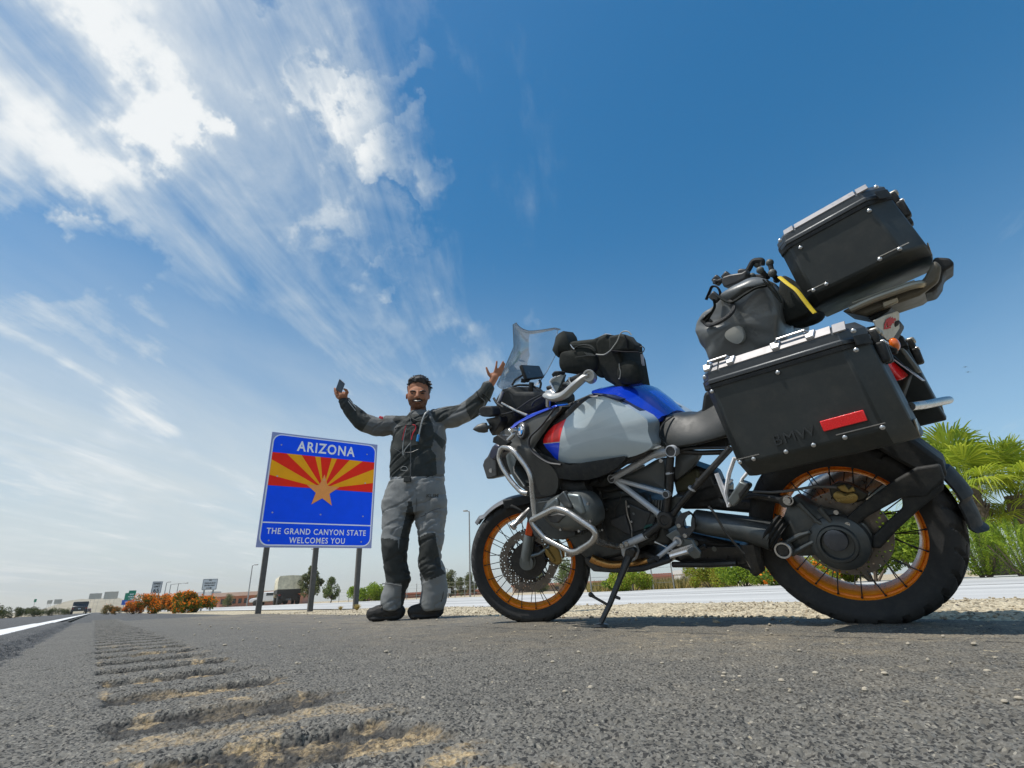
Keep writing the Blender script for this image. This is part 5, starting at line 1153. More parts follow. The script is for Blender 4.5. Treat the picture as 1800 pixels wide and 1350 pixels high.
    for x_ in (-hx+rear_t*.8, ):
        m = MB(); m.prism([Vector((x_-.002, sgn*(Wd-.064), taper_b+.005+rise)), Vector((x_-.002, sgn*(Wd-.150), taper_b+.005+rise)), Vector((x_+.002, sgn*(Wd-.150), .004+rise)), Vector((x_+.002, sgn*(Wd-.105), .004+rise))], Vector((-.004, 0, 0))); m.build('corner_plate', MATS['dusty_alloy'], root, bevel=.001)
    return root
def local(o, ax=0.0):            # placed in the motorcycle's axes, pitched by ax
    return BM @ Matrix.Translation(o) @ Matrix.Rotation(ax, 4, 'Y')
pl = case('pannier', 'black metal side case facing the camera with a red reflector and silver rivets', 'pannier', None, local((-.050, .215, .572), R(-.3)), .468, .252, .375, .062, .048, .032, -.030, 'side cases on the motorcycle', True, True, True, 1, .024)
pr = case('pannier', 'black metal side case on the far side, mostly hidden behind the rear lamp', 'pannier', None, local((-.090, -.215, .572), R(-.3)), .490, .252, .375, .062, .048, .036, -.030, 'side cases on the motorcycle', True, True, False, -1, .026)
tb = case('top_box', 'black metal top box on the rear rack above the side cases', 'top box', None, local((-.304, -.185, 1.090), R(6)), .335, .370, .280, .058, .030, .0, -.02, None, False, False, False, 1)
# ---------------------------------------------------------------- soft luggage
def fabric(name, col, bump=.25, sc=380, rough=.85, var=.18):
    return mat(name, col, rough, var=var, bump=bump, bscale=sc, dust=.12, spec=.25)
M_NYL = fabric('black_nylon', (.020, .023, .020)); M_NYL2 = fabric('worn_nylon', (.032, .036, .033)); M_WEB = fabric('webbing', (.018, .018, .020), .4, 900)
def sag_noise(ob, amp, scale, seed=0):
    """irregular folds pressed into the mesh"""
    me = ob.data; n = len(me.vertices); co = np.empty(n*3, np.float32); me.vertices.foreach_get('co', co); co = co.reshape(-1, 3)
    no = np.empty(n*3, np.float32); me.vertices.foreach_get('normal', no); no = no.reshape(-1, 3)
    k = fbm(co[:, 0]*scale+co[:, 1]*scale*.7+seed, co[:, 2]*scale-co[:, 1]*scale*.8, seed, 4)-.5
    me.vertices.foreach_set('co', (co+no*(k*amp)[:, None]).astype(np.float32).ravel()); me.update()
def pillow(pts, y0, y1, rnd=.02, shrink=.06, sub=2, spl=2):
    """stuffed shape: side outline `pts` (bike axes) carried from y0 to y1 with rounded rims"""
    o = spline(pts, spl, True) if spl > 1 else [Vector(p) for p in pts]
    c = sum(o, Vector())/len(o); rings = []
    s = 1 if y1 > y0 else -1
    for k in range(13):
        t = k/12; y = y0+(y1-y0)*t
        e = min(t, 1-t)*abs(y1-y0); f = 1-shrink*max(0, 1-e/rnd)**2 + .015*math.sin(math.pi*t)
        rings.append([Vector((c.x+(p.x-c.x)*f, y, c.z+(p.z-c.z)*f)) for p in o])
    for f, dy in ((.7, .006), (.35, .010)):
        rings.append([Vector((c.x+(p.x-c.x)*f*(1-shrink), y1+dy*s, c.z+(p.z-c.z)*f*(1-shrink))) for p in o])
        rings.insert(0, [Vector((c.x+(p.x-c.x)*f*(1-shrink), y0-dy*s, c.z+(p.z-c.z)*f*(1-shrink))) for p in o])
    return MB().loft(rings)
def soft(mb, name, m_, root, base, sub=1, amp=.008, sc=18, seed=0):
    ob = mb.build(name, m_, root, origin=base, ang=60)
    if sub:
        md = ob.modifiers.new('sub', 'SUBSURF'); md.levels = sub; md.render_levels = sub
    if amp: sag_noise(ob, amp, sc, seed)
    return ob
TBB = Vector((.80, 0, 1.03))
def far_x(pts, yn, yf):          # keep heights from the near side, take lengths from the far side
    return [Vector((f.x, n.y, n.z)) for n, f in zip(bl(zH, pts, yn), bl(zH, pts, yf))]
bag = empty('tank_bag', label='black nylon tank bag with side pockets strapped on top of the blue tank', cat='tank bag', mw=BM @ Matrix.Translation(TBB))
yb_ = .115
def boxed(o, y0, y1, name, m_):
    k = MB(); c = sum(o, Vector())/len(o); k.loft([[Vector((p.x, y0, p.z)) for p in o], [Vector((p.x, y1-.012, p.z)) for p in o], [Vector((c.x+(p.x-c.x)*.95, y1, c.z+(p.z-c.z)*.95)) for p in o]])
    return k.build(name, m_, bag, origin=TBB, bevel=.009, segs=3)
boxed(bl(zH, [(370, 300), (800, 245), (840, 300), (880, 480), (960, 880), (900, 900), (820, 850), (500, 835), (240, 800), (200, 640), (220, 500), (300, 440)], yb_), -.10, .115, 'front_pocket', M_NYL)
boxed(bl(zH, [(820, 300), (870, 230), (1010, 150)], yb_)+far_x([(1290, 122), (1400, 135), (1478, 180), (1492, 350), (1540, 460), (1635, 970), (1430, 1032)], yb_, -.06)+bl(zH, [(1150, 1030), (980, 930), (900, 760)], yb_), -.115, .12, 'main_compartment', M_NYL)
k = MB(); k.dome(bl(zH, [(98, 430), (130, 330), (158, 205), (215, 145), (285, 108), (345, 190), (382, 320), (375, 440), (300, 460), (240, 470), (205, 560), (150, 510)], .115), .03, .016, 4, 2.0); k.build('map_flap', M_NYL2, bag, origin=TBB, bevel=.010)
soft(pillow(bl(zH, [(230, 500), (300, 450), (420, 430), (520, 380), (680, 370), (780, 420), (830, 520), (850, 720), (760, 800), (500, 820), (270, 790), (215, 650)], .125), .09, .135, .03), 'side_pocket', M_NYL, bag, TBB, 1, .006, 24, 4)
soft(pillow(bl(zH, [(1230, 660), (1320, 610), (1520, 590), (1560, 720), (1610, 960), (1430, 1010), (1220, 990), (1180, 820)], .125), .09, .138, .012, .03, 2, 1), 'side_pocket', M_NYL, bag, TBB, 1, .006, 24, 5)
boxed(bl(zH, [(1060, 200), (1260, 160), (1400, 210), (1500, 350), (1500, 440), (1320, 440), (1150, 470), (1060, 420)], .12), .08, .135, 'lid_flap', M_NYL2)
boxed(bl(zH, [(380, 300), (560, 270), (800, 245), (1000, 160), (1020, 230), (860, 300), (700, 330), (420, 350)], .09), -.09, .10, 'top_panel', M_NYL2)
def cord(name, pts, r_, m_, root, base, flat=None, n=8):
    k = MB(); k.tube(pts, r_, n, flat=flat); return k.build(name, m_, root, origin=base)
M_RFL = mat('grey_reflective_piping', (.42, .42, .38), .4, .2, var=.1)
cord('piping', spline(bl(zH, [(830, 500), (900, 508), (980, 500), (1070, 435), (1130, 360), (1190, 270), (1230, 170), (1290, 120), (1370, 125), (1420, 180)], .142), 6), .0028, M_RFL, bag, TBB)
cord('zip', spline(bl(zH, [(470, 400), (560, 355), (680, 350), (770, 390), (820, 450)], .140), 6), .005, M_NYL2, bag, TBB, .6)
cord('zip', spline(bl(zH, [(400, 350), (560, 345), (700, 340), (790, 390), (830, 470)], .136), 6), .004, M_NYL2, bag, TBB, .6)
cord('zip_puller', bl(zH, [(405, 340), (440, 390), (470, 415)], .146), .0026, M_ALU, bag, TBB)
cord('zip_puller', spline(bl(zH, [(1215, 655), (1225, 740), (1240, 800), (1225, 900), (1205, 905)], .146), 4), .0018, M_RFL, bag, TBB)
cord('side_strap', bl(zH, [(1310, 180), (1350, 280), (1360, 400)], .142), .006, M_WEB, bag, TBB, .3)
cord('side_strap', bl(zH, [(1100, 440), (1300, 460), (1540, 465)], .142), .009, M_WEB, bag, TBB, .3)
k = MB(); k.tube(spline(bl(zH, [(1540, 390), (1600, 370), (1635, 410), (1610, 465), (1560, 480), (1530, 440)], .07), 4, True), .0022, 6, closed=True); k.build('carry_ring', M_FRM, bag, origin=TBB)
k = MB(); k.prism(bl(zH, [(1570, 500), (1610, 500), (1630, 690), (1590, 690)], .07), (0, -.006, 0)); k.build('key_tag', mat('pale_tag', (.55, .55, .62), .4), bag, origin=TBB)
k = MB(); k.prism(bl(zH, [(820, 240), (990, 150), (1005, 170), (970, 190), (850, 245)], .03), (0, -.05, 0)); k.build('map_edge', mat('map_paper', (.7, .7, .72), .5, var=.05), bag, origin=TBB)
# printed stripes on the pocket
for i in range(5):
    xx = 640+i*30
    k = MB(); k.prism(bl(zH, [(xx, 460+i*6), (xx+60, 520), (xx+50, 530), (xx-8, 468+i*6)], .1475), (0, -.001, 0)); k.build('printed_stripe', mat('stripe_grey', (.075, .08, .075), .6, var=0), bag, origin=TBB)
k = MB(); k.prism(bl(zH, [(480, 542), (700, 512), (700, 520), (480, 552)], .1475), (0, -.001, 0)); k.build('printed_stripe', MATS['stripe_grey'], bag, origin=TBB)

# roll-top dry bag lying across the pillion seat
DBB = Vector((.17, 0, .93))
M_DRY = mat('grey_tarpaulin', (.13, .138, .136), .34, var=.10, vscale=9, dust=.10, spec=.6, bump=.10, bscale=40)
duf = empty('duffel_bag', label='dark grey waterproof roll-top duffel bag strapped across the rear seat', cat='duffel bag', mw=BM @ Matrix.Translation(DBB))
YE = .225
out = bl(zG, [(45, 900), (60, 790), (110, 690), (250, 600), (400, 470), (560, 360), (720, 300), (880, 330), (960, 440), (1020, 600), (1035, 760), (1020, 960), (960, 1120), (820, 1230), (620, 1330), (380, 1370), (240, 1290), (130, 1150), (60, 1010)], YE)
o = spline(out, 4, True); c = sum(o, Vector())/len(o)
rings = []
for f, dy in ((.30, .030), (.55, .026), (.78, .018), (.92, .006), (.985, -.012)): rings.append([Vector((c.x+(p.x-c.x)*f, YE+dy, c.z+(p.z-c.z)*f)) for p in o])
for t in np.linspace(.03, .97, 26):
    y = YE-.03-t*.50; f = 1+.02*math.sin(t*9)-.05*t
    rings.append([Vector((c.x+(p.x-c.x)*f, y, c.z+(p.z-c.z)*f)) for p in o])
for f, dy in ((.9, -.545), (.6, -.565), (.3, -.57)): rings.append([Vector((c.x+(p.x-c.x)*f, YE+dy, c.z+(p.z-c.z)*f)) for p in o])
db = MB().loft(rings).build('bag_body', M_DRY, duf, origin=DBB, ang=80); md = db.modifiers.new('sub', 'SUBSURF'); md.levels = 1; md.render_levels = 1
me = db.data; n = len(me.vertices); co = np.empty(n*3, np.float32); me.vertices.foreach_get('co', co); co = co.reshape(-1, 3); no = np.empty(n*3, np.float32); me.vertices.foreach_get('normal', no); no = no.reshape(-1, 3)
cz = co[:, 2]+.0; ang_ = np.arctan2(co[:, 2]-(c.z-DBB.z), co[:, 0]-(c.x-DBB.x)); rad_ = np.hypot(co[:, 2]-(c.z-DBB.z), co[:, 0]-(c.x-DBB.x))
fold = (fbm(co[:, 0]*7+5, co[:, 2]*7+co[:, 1]*4, 3, 4)-.5)*.034 - np.abs(fbm(co[:, 0]*6-co[:, 2]*9+co[:, 1]*5, co[:, 2]*5+co[:, 0]*4, 9, 3)-.5)*.050 + (fbm(co[:, 0]*20, co[:, 2]*16+co[:, 1]*12, 29, 3)-.5)*.010
me.vertices.foreach_set('co', (co+no*fold[:, None]).astype(np.float32).ravel()); me.update()
k = MB(); o2 = spline(bl(zG, [(360, 510), (440, 440), (600, 360), (760, 310), (900, 335), (900, 385), (760, 400), (640, 470), (500, 560), (420, 580)], YE+.02), 3, True); k.dome(o2, YE-.03, .020, 4); k.build('rolled_closure', M_DRY, duf, origin=DBB, ang=60)
k = MB(); k.tube(spline(bl(zG, [(330, 520, YE+.05), (480, 590, YE+.055), (640, 500, YE+.05), (760, 430, YE+.045), (890, 400, YE+.03)], YE), 5), .010, 8, flat=.4); k.build('closure_strap', M_NYL, duf, origin=DBB)
k = MB(); o2 = spline(bl(zG, [(413, 975), (430, 915), (520, 862), (585, 862), (622, 935), (618, 1010), (560, 1058), (470, 1030)], YE+.045), 3, True); k.dome(o2, YE+.02, .003, 3); k.build('bag_badge', mat('badge_grey', (.34, .34, .31), .5, var=.06), duf, origin=DBB)
cord('carry_handle', spline(bl(zG, [(200, 800, YE+.02), (240, 840, YE+.06), (330, 820, YE+.085), (430, 760, YE+.085), (500, 690, YE+.07), (510, 630, YE+.05), (460, 580, YE+.02)], YE), 6), .0105, mat('handle_rubber', (.03, .03, .03), .6, bump=.5, bscale=500), duf, DBB, .7)
for pts in ([(300, 560), (310, 640), (270, 720), (215, 810)], [(180, 790), (230, 740), (280, 700)], [(860, 340), (960, 470), (1060, 590)], [(905, 345), (980, 440), (1050, 570)]):
    cord('compression_strap', spline([p+Vector((0, .012, 0)) for p in bl(zG, pts, YE+.03)], 4), .012, M_NYL, duf, DBB, .25)
for (x, y_) in ((205, 800), (300, 530), (440, 300), (330, 340)):
    k = MB(); p = b(zG, x, y_, YE+.03 if y_ > 400 else .12); k.box(p, (.030, .018, .040), Matrix.Rotation(.5, 3, 'Y')); k.build('buckle', M_FRM, duf, origin=DBB, bevel=.006)
k = MB(); k.tube(spline(bl(zG, [(200, 560, .2), (240, 470, .2), (270, 410, .2), (330, 420, .2), (360, 500, .2), (300, 590, .2)], .2), 4), .012, 8, flat=.3); k.build('loose_strap_end', M_WEB, duf, origin=DBB)
# jointed camera stand lying on the bag
TPB = Vector((.10, 0, 1.17))
tp_ = empty('folded_camera_stand', label='dark grey jointed camera stand with ball legs lying on top of the duffel', cat='camera stand', mw=BM @ Matrix.Translation(TPB))
M_GOR = mat('grey_rubber', (.105, .115, .105), .55, var=.1, dust=.15)
for (x, y_, yy, rr) in ((920, 140, .10, .0135), (950, 258, .11, .0150), (812, 225, .11, .0135), (780, 160, .05, .013), (870, 300, .08, .013), (1000, 330, .06, .013), (720, 290, .08, .012)):
    k = MB(); k.ball(b(zG, x, y_, yy), rr*1.02, 14); k.build('ball_joint', M_GOR, tp_, origin=TPB)
cord('stand_leg', spline(bl(zG, [(640, 280), (690, 200), (730, 130), (780, 115), (830, 120), (830, 170)], .06), 4), .011, M_BLK, tp_, TPB)
cord('stand_leg', bl(zG, [(920, 140, .10), (935, 200, .105), (950, 258, .11), (1000, 330, .08)], .1), .009, M_BLK, tp_, TPB)
cord('stand_leg', bl(zG, [(812, 225, .11), (850, 260, .10), (900, 300, .09), (760, 300, .07)], .1), .010, M_BLK, tp_, TPB)
for pts, yy in (([(380, 300), (470, 270), (600, 250), (660, 215), (660, 260), (640, 320), (540, 370), (400, 420), (370, 360)], .14), ([(270, 330), (310, 320), (320, 335), (380, 310), (380, 345), (310, 355), (305, 380), (272, 380)], .14), ([(545, 225), (580, 205), (650, 205), (660, 260), (560, 280)], .12)):
    k = MB(); k.prism(bl(zG, pts, yy), (0, -.05, 0)); k.build('stand_head', M_DRK, tp_, origin=TPB, bevel=.006)
# yellow strap and odds and ends in front of the top box
YSB = Vector((.02, .1, 1.05))
ys = empty('tie_down_strap', label='yellow tie-down strap running from the duffel to the side case lid', cat='strap', mw=BM @ Matrix.Translation(YSB))
cord('webbing', spline(bl(zG, [(1030, 300, .16), (1120, 375, .19), (1220, 450, .21), (1300, 550, .22), (1370, 640, .225), (1430, 710, .23)], .2), 6), .0075, mat('yellow_webbing', (.72, .52, .02), .6, var=.12, bump=.3, bscale=800), ys, YSB, .35)
RGB_ = Vector((-.06, 0, 1.05))
rag = empty('stuff_sack', label='small dark sack wedged between the duffel and the top box', cat='sack', mw=BM @ Matrix.Translation(RGB_))
soft(pillow(bl(zG, [(1040, 300), (1100, 290), (1190, 340), (1290, 400), (1330, 470), (1420, 690), (1200, 800), (1040, 820), (1000, 560)], .13), -.12, .14, .04), 'sack', M_NYL2, rag, RGB_, 1, .02, 16, 8)
# ---------------------------------------------------------------- the rider, standing with raised arms
PY0, PLEAN, PX0 = 3.95, .035, -.775
PM = frame_mat(v2r((PX0, PY0, 0)), v2r((1, 0, 0)), v2r((0, 1, 0)), (0, 0, 1)); PMI = PM.inverted()
def pj(u, v, off=0.0):           # a point of the body seen at (u, v), `off` metres behind the body's middle plane
    o = PMI @ CAM; d = PMI.to_3x3() @ ray(u, v); k = (off-PLEAN*o.z-o.y)/(d.y+PLEAN*d.z); return o+d*k
def to_px(co):                   # body axes -> columns and rows of the picture (used to lay out the cut of the clothes)
    m = np.array(PM); c = co @ m[:3, :3].T + m[:3, 3] - np.array(CAM)
    zz = c @ np.array(CF); return 900+F_PX*(c @ np.array(CR))/zz, 675-F_PX*(c @ np.array(CU))/zz
def inpoly(u, v, poly):
    r = np.zeros(u.shape, bool); n = len(poly)
    for i in range(n):
        (x1, y1), (x2, y2) = poly[i], poly[(i+1) % n]
        c = ((y1 > v) != (y2 > v)) & (u < (x2-x1)*(v-y1)/(y2-y1+1e-12)+x1); r ^= c
    return r
def capsule(mb, a, b_, ra, rb, n=14):
    a, b_ = Vector(a), Vector(b_); d = (b_-a); L = d.length; d.normalize()
    pts, rs = [], []
    for k in range(5):
        t = math.pi/2*k/4; pts.append(a-d*ra*math.cos(t)); rs.append(max(ra*math.sin(t), 1e-4))
    for k in range(5):
        t = math.pi/2*k/4; pts.append(b_+d*rb*math.sin(t)); rs.append(max(rb*math.cos(t), 1e-4))
    return mb.tube(pts, rs, n)
def limb(mb, pts, rr):
    for i in range(len(pts)-1): capsule(mb, pts[i], pts[i+1], rr[i], rr[i+1])
def organic(name, mb, voxel, mats, parent=None, smooth=4, wr=None, zone=None):
    me = bpy.data.meshes.new(name); me.from_pydata(mb.v, [], mb.f)
    bm = bmesh.new(); bm.from_mesh(me); bmesh.ops.recalc_face_normals(bm, faces=bm.faces); bm.to_mesh(me); bm.free()
    tmp = bpy.data.objects.new(name, me); COL.objects.link(tmp)
    r_ = tmp.modifiers.new('r', 'REMESH'); r_.mode = 'VOXEL'; r_.voxel_size = voxel
    s_ = tmp.modifiers.new('s', 'SMOOTH'); s_.iterations = smooth; s_.factor = .5
    dg = bpy.context.evaluated_depsgraph_get(); out_ = bpy.data.meshes.new_from_object(tmp.evaluated_get(dg)); bpy.data.objects.remove(tmp)
    out_.name = name; n = len(out_.vertices)
    co = np.empty(n*3, np.float32); out_.vertices.foreach_get('co', co); co = co.reshape(-1, 3).astype(float)
    no = np.empty(n*3, np.float32); out_.vertices.foreach_get('normal', no); no = no.reshape(-1, 3)
    if wr is not None:
        co = co+no*wr(co)[:, None]; out_.vertices.foreach_set('co', co.astype(np.float32).ravel())
    out_.materials.clear()
    for m_ in mats: out_.materials.append(m_)
    if zone is not None:
        lp_ = np.empty(len(out_.polygons)*3, np.float32); out_.polygons.foreach_get('center', lp_); c = lp_.reshape(-1, 3).astype(float)
        pn = np.empty(len(out_.polygons)*3, np.float32); out_.polygons.foreach_get('normal', pn); pn = pn.reshape(-1, 3)
        u, v = to_px(c); out_.polygons.foreach_set('material_index', zone(c, pn, u, v).astype(np.int32))
    out_.polygons.foreach_set('use_smooth', [True]*len(out_.polygons)); out_.update()
    ob = bpy.data.objects.new(name, out_); COL.objects.link(ob); ob.parent = parent
    return ob
M_SKIN = mat('brown_skin', (.34, .150, .083), .62, var=.14, vscale=18, bump=.06, bscale=240, spec=.22)
M_BEARD = mat('stubbled_skin', (.185, .092, .058), .75, var=.2, vscale=60, spec=.15)
M_JBLK = mat('black_jacket_cloth', (.024, .029, .027), .8, var=.10, vscale=14, bump=.3, bscale=500, dust=.05)
M_JGRY = mat('grey_jacket_cloth', (.125, .130, .128), .8, var=.05, vscale=14, bump=.3, bscale=500)
M_TGRY = mat('grey_trouser_cloth', (.195, .202, .198), .8, var=.05, vscale=10, bump=.3, bscale=500)
M_TBLK = mat('black_trouser_cloth', (.028, .031, .028), .8, var=.08, vscale=14, bump=.3, bscale=500)
M_HAIR = mat('dark_hair', (.016, .013, .012), .55, var=.3, vscale=60)

# bare figure: head, neck, trunk, arms, hands, legs in one surface
fb_ = MB()
hc_ = pj(734.5, 686)
fb_.ball(hc_+Vector((0, .02, .012)), .096, 20, (.93, 1.12, .98))
fb_.ball(pj(734.5, 698, -.030), .088, 18, (.98, 1.02, 1.10))
fb_.ball(pj(734.5, 706, -.030), .078, 16, (1.00, .95, .80))
fb_.ball(pj(734.5, 712, -.055), .046, 14, (1.15, .95, .72))          # chin
for s in (-1, 1):
    fb_.ball(pj(734.5+s*9.5, 699, -.078), .028, 12, (1.0, .75, .95))      # cheeks
    fb_.ball(pj(734.5+s*19.6, 697, .015), .024, 12, (.36, .75, 1.15))     # ears
    fb_.ball(pj(734.5+s*8.5, 687.6, -.106), .021, 10, (1.4, .5, .42))    # brow ridge
capsule(fb_, pj(734.5, 688.5, -.112), pj(733.8, 697.0, -.133), .010, .016); fb_.ball(pj(730.8, 698.4, -.118), .011, 8); fb_.ball(pj(737.0, 698.4, -.118), .011, 8)
fb_.ball(pj(734, 707.8, -.108), .022, 12, (1.3, .6, .40))
capsule(fb_, pj(735, 708, .01), pj(736, 740, .03), .062, .072)
limb(fb_, [pj(736, 745, .02), pj(735, 790, .01), pj(733, 845, 0), pj(733, 870, 0)], [.085, .09, .10, .10])
SHA, SHB = pj(700, 744, .01), pj(771, 737, .01)
ELA, WRA = pj(636, 739, -.02), pj(603, 699, -.06); ELB, WRB = pj(822, 724, -.02), pj(864, 674, -.05)
limb(fb_, [pj(720, 745, .01), pj(694, 747, .01), ELA, WRA], [.055, .045, .038, .030]); limb(fb_, [pj(752, 742, .01), SHB, ELB, WRB], [.055, .045, .038, .030])
for hx, kn, an in ((pj(706, 880), pj(696, 968, -.03), pj(694, 1062)), (pj(758, 880), pj(757, 968, -.03), pj(760, 1062))): limb(fb_, [hx, kn, an], [.09, .06, .045])
# raised open hand, palm to the lens
def digit(pts, off, r0, r1):
    p = [pj(u, v, off+d) for u, v, d in pts]
    for i in range(len(p)-1):
        t0, t1 = i/(len(p)-1), (i+1)/(len(p)-1); capsule(fb_, p[i], p[i+1], r0+(r1-r0)*t0, r0+(r1-r0)*t1, 10)
hb_ = -.07
for u, v in ((868, 665), (872, 662), (865, 660), (876, 657), (871, 657)): fb_.ball(pj(u, v, hb_), .025, 12, (1, .55, 1.05))
capsule(fb_, pj(864, 674, hb_), pj(869, 664, hb_), .029, .033)
digit([(866, 664, -.01), (859.5, 658, -.015), (857, 652, -.02), (855, 646.5, -.02)], hb_, .016, .0095)
digit([(869, 657, 0), (871.5, 648, -.008), (872.6, 641.5, -.012), (873.2, 635.5, -.014)], hb_, .0125, .0085)
digit([(873, 656, 0), (878.5, 647, -.008), (882, 641, -.012), (884.2, 635.8, -.014)], hb_, .0125, .0085)
digit([(876, 656.5, 0), (882, 649, -.006), (885.5, 643.5, -.008), (887.4, 639, -.012)], hb_, .012, .008)
digit([(879, 659, 0), (884.5, 653.5, -.005), (887.6, 650, -.008), (889.6, 646.6, -.010)], hb_, .0105, .007)
# the other hand closes round the phone
ha = -.08
for u, v in ((601, 696), (604, 693), (599, 699), (606, 696)): fb_.ball(pj(u, v, ha), .026, 12, (1, .7, 1))
capsule(fb_, WRA, pj(602, 696, ha), .029, .032)
digit([(606, 696, -.01), (610.5, 690, -.02), (609, 686, -.03), (605, 684, -.04)], ha, .015, .010)
for k, (u0, v0, u1, v1) in enumerate(((598, 691, 588.2, 683), (597, 695, 588.4, 687.5), (597, 699, 589.4, 692), (598, 702, 591.5, 697))):
    digit([(601+k*.3, v0+1, .012), (u0-4, (v0+v1)/2, .018), (u1, v1, 0), (u1+3.5, v1+2, -.028)], ha, .0118, .0085)
def head_zone(c, n, u, v):
    z_ = np.zeros(len(c), int)
    jaw = inpoly(u, v, [(713, 699), (717, 703), (723, 702), (729, 700.6), (734, 700.4), (740, 700.8), (746, 702), (752, 703), (756, 699), (757, 716), (746, 726), (735, 728), (724, 726), (713, 716)]) & (c[:, 1] < .05)
    lips = inpoly(u, v, [(726.5, 703.5), (734, 702.6), (741.5, 703.5), (739, 707.5), (734, 709), (729, 707.5)])
    z_[jaw & ~lips] = 1
    return z_
person = organic('person', fb_, .0062, [M_SKIN, M_BEARD], None, 3, None, head_zone)
person.matrix_world = PM
tag(person, 'bearded person in grey and black riding gear standing with both arms raised', 'person')
# face details
def bitf(name, m_, fn, **k):
    q = MB(); fn(q); return q.build(name, m_, person, **k)
for s in (-1, 1):
    bitf('eyebrow', M_HAIR, lambda q: q.tube(spline([pj(734.5+s*3.5, 688.6, -.122), pj(734.5+s*8.5, 686.8, -.121), pj(734.5+s*14, 688.4, -.098)], 4), [.004]+[.0070]*7+[.003], 8, flat=.8))
    bitf('eye', mat('eye_dark', (.035, .022, .018), .3, var=0), lambda q: q.ball(pj(734.5+s*8.6, 691.3, -.108), .0125, 10, (1.35, .6, .45)))
bitf('mouth', mat('mouth_dark', (.05, .015, .012), .5, var=0), lambda q: q.tube(spline([pj(726.8, 704.2, -.098), pj(730, 705.2, -.116), pj(734, 705.6, -.121), pj(738, 705.2, -.116), pj(741.2, 704.2, -.098)], 3), [.003]+[.0095]*11+[.003], 8, flat=.8))
bitf('teeth', mat('teeth_ivory', (.68, .62, .52), .35, var=.05), lambda q: q.tube(spline([pj(728.2, 704.0, -.110), pj(731, 704.6, -.121), pj(734, 704.9, -.125), pj(737, 704.6, -.121), pj(739.8, 704.0, -.110)], 3), [.002]+[.0072]*11+[.002], 8, flat=.7))
bitf('moustache', M_HAIR, lambda q: q.tube(spline([pj(724.8, 705.5, -.098), pj(728, 702.2, -.118), pj(734, 701.2, -.126), pj(740, 702.2, -.118), pj(743.4, 705.5, -.098)], 3), [.002]+[.0038]*11+[.002], 8, flat=.7))
# hair: a full cap with short tousled locks blown to one side
rg = np.random.default_rng(3); hb2 = MB(); HC = hc_+Vector((0, .028, .026))
hb2.ball(hc_+Vector((0, .042, .024)), .100, 22, (.975, 1.08, .96))
hb2.ball(hc_+Vector((.003, -.030, .068)), .074, 16, (1.12, .90, .56))
for dx0 in (-.055, -.030, .0, .030, .055): hb2.ball(hc_+Vector((dx0, -.078+abs(dx0)*.55, .052-abs(dx0)*.12)), .021, 10)
for i in range(60):
    a = rg.uniform(0, 2*math.pi); el = rg.uniform(.5, 1.5); d = Vector((math.cos(a)*math.cos(el)*.92, math.sin(a)*math.cos(el)*1.05, math.sin(el)*.98))
    hb2.ball(hc_+Vector((0, .030, .030))+d*.090, rg.uniform(.012, .018), 8)
organic('hair', hb2, .0055, [M_HAIR], person, 2, lambda c: (fbm(c[:, 0]*80, c[:, 2]*80+c[:, 1]*50, 8, 3)-.5)*.014)
hr = MB()
for i in range(700):
    a = rg.uniform(0, 2*math.pi); el = rg.uniform(.0, 1.5)
    d = Vector((math.cos(a)*math.cos(el)*.93, math.sin(a)*math.cos(el)*1.1, math.sin(el)*1.05))
    if d.y < -.25 and d.z < .75: continue
    p = HC+d*.098; L = rg.uniform(.012, .026)
    t = (d*.5+Vector((.8 if d.x > -.3 else .35, -.15, .15))+Vector(rg.normal(0, .25, 3))).normalized()
    hr.tube([p-d*.010, p+t*L*.6, p+t*L+Vector((L*.25, 0, -L*.25))], [.0060, .0045, .0010], 5)
for (u, v, u2, v2) in ((750, 672, 758.5, 675), (749, 669, 756, 671.5), (751, 675, 757.5, 677.5)):
    for k in range(5):
        a_, c_ = pj(u+rg.normal(0, .8), v+rg.normal(0, .8), rg.uniform(-.06, .03)), pj(u2+rg.normal(0, .8), v2+rg.normal(0, .8), rg.uniform(-.06, .03)); hr.tube([a_, a_*.5+c_*.5+Vector((0, 0, .004)), c_], [.007, .005, .001], 5)
hr.build('hair_locks', M_HAIR, person)
# jacket
jk = MB()
secs = [(846, 685, 782, .13), (832, 685, 781, .135), (815, 686, 780, .138), (795, 688, 781, .14), (772, 690, 783, .142), (755, 690, 783, .138), (742, 700, 774, .120), (733, 713, 763, .095), (726, 720, 756, .082)]
rings = []
for v, ul, ur, dp in secs:
    a_, c_ = pj(ul, v), pj(ur, v); m_ = (a_+c_)/2; hw = (c_-a_).length/2
    rings.append([m_+Vector((hw*math.copysign(abs(math.cos(q))**.8, math.cos(q)), dp*math.copysign(abs(math.sin(q))**.85, math.sin(q))+.01, 0)) for q in (2*math.pi*k/32 for k in range(32))])
jk.loft(rings)
limb(jk, [pj(716, 748, .01), pj(690, 748, .01), pj(662, 749, -.005), pj(637, 741, -.02), pj(620, 724, -.04), pj(606, 705, -.06)], [.085, .083, .078, .074, .064, .052])
limb(jk, [pj(755, 742, .01), pj(784, 735, .01), pj(806, 731, 0), pj(828, 720, -.02), pj(842, 704, -.035), pj(858, 681, -.05)], [.090, .092, .090, .084, .072, .058])
def jw(c):
    r_ = np.abs(fbm(c[:, 0]*7-c[:, 2]*10, c[:, 1]*6+c[:, 2]*3+c[:, 0]*2, 25, 3)-.5)
    return (fbm(c[:, 0]*7+c[:, 2]*3, c[:, 2]*6-c[:, 1]*5, 5, 3)-.5)*.034 - np.clip(.09-r_, 0, .09)*.12+.004 + (fbm(c[:, 0]*22, c[:, 2]*18+c[:, 1]*15, 15, 2)-.5)*.006
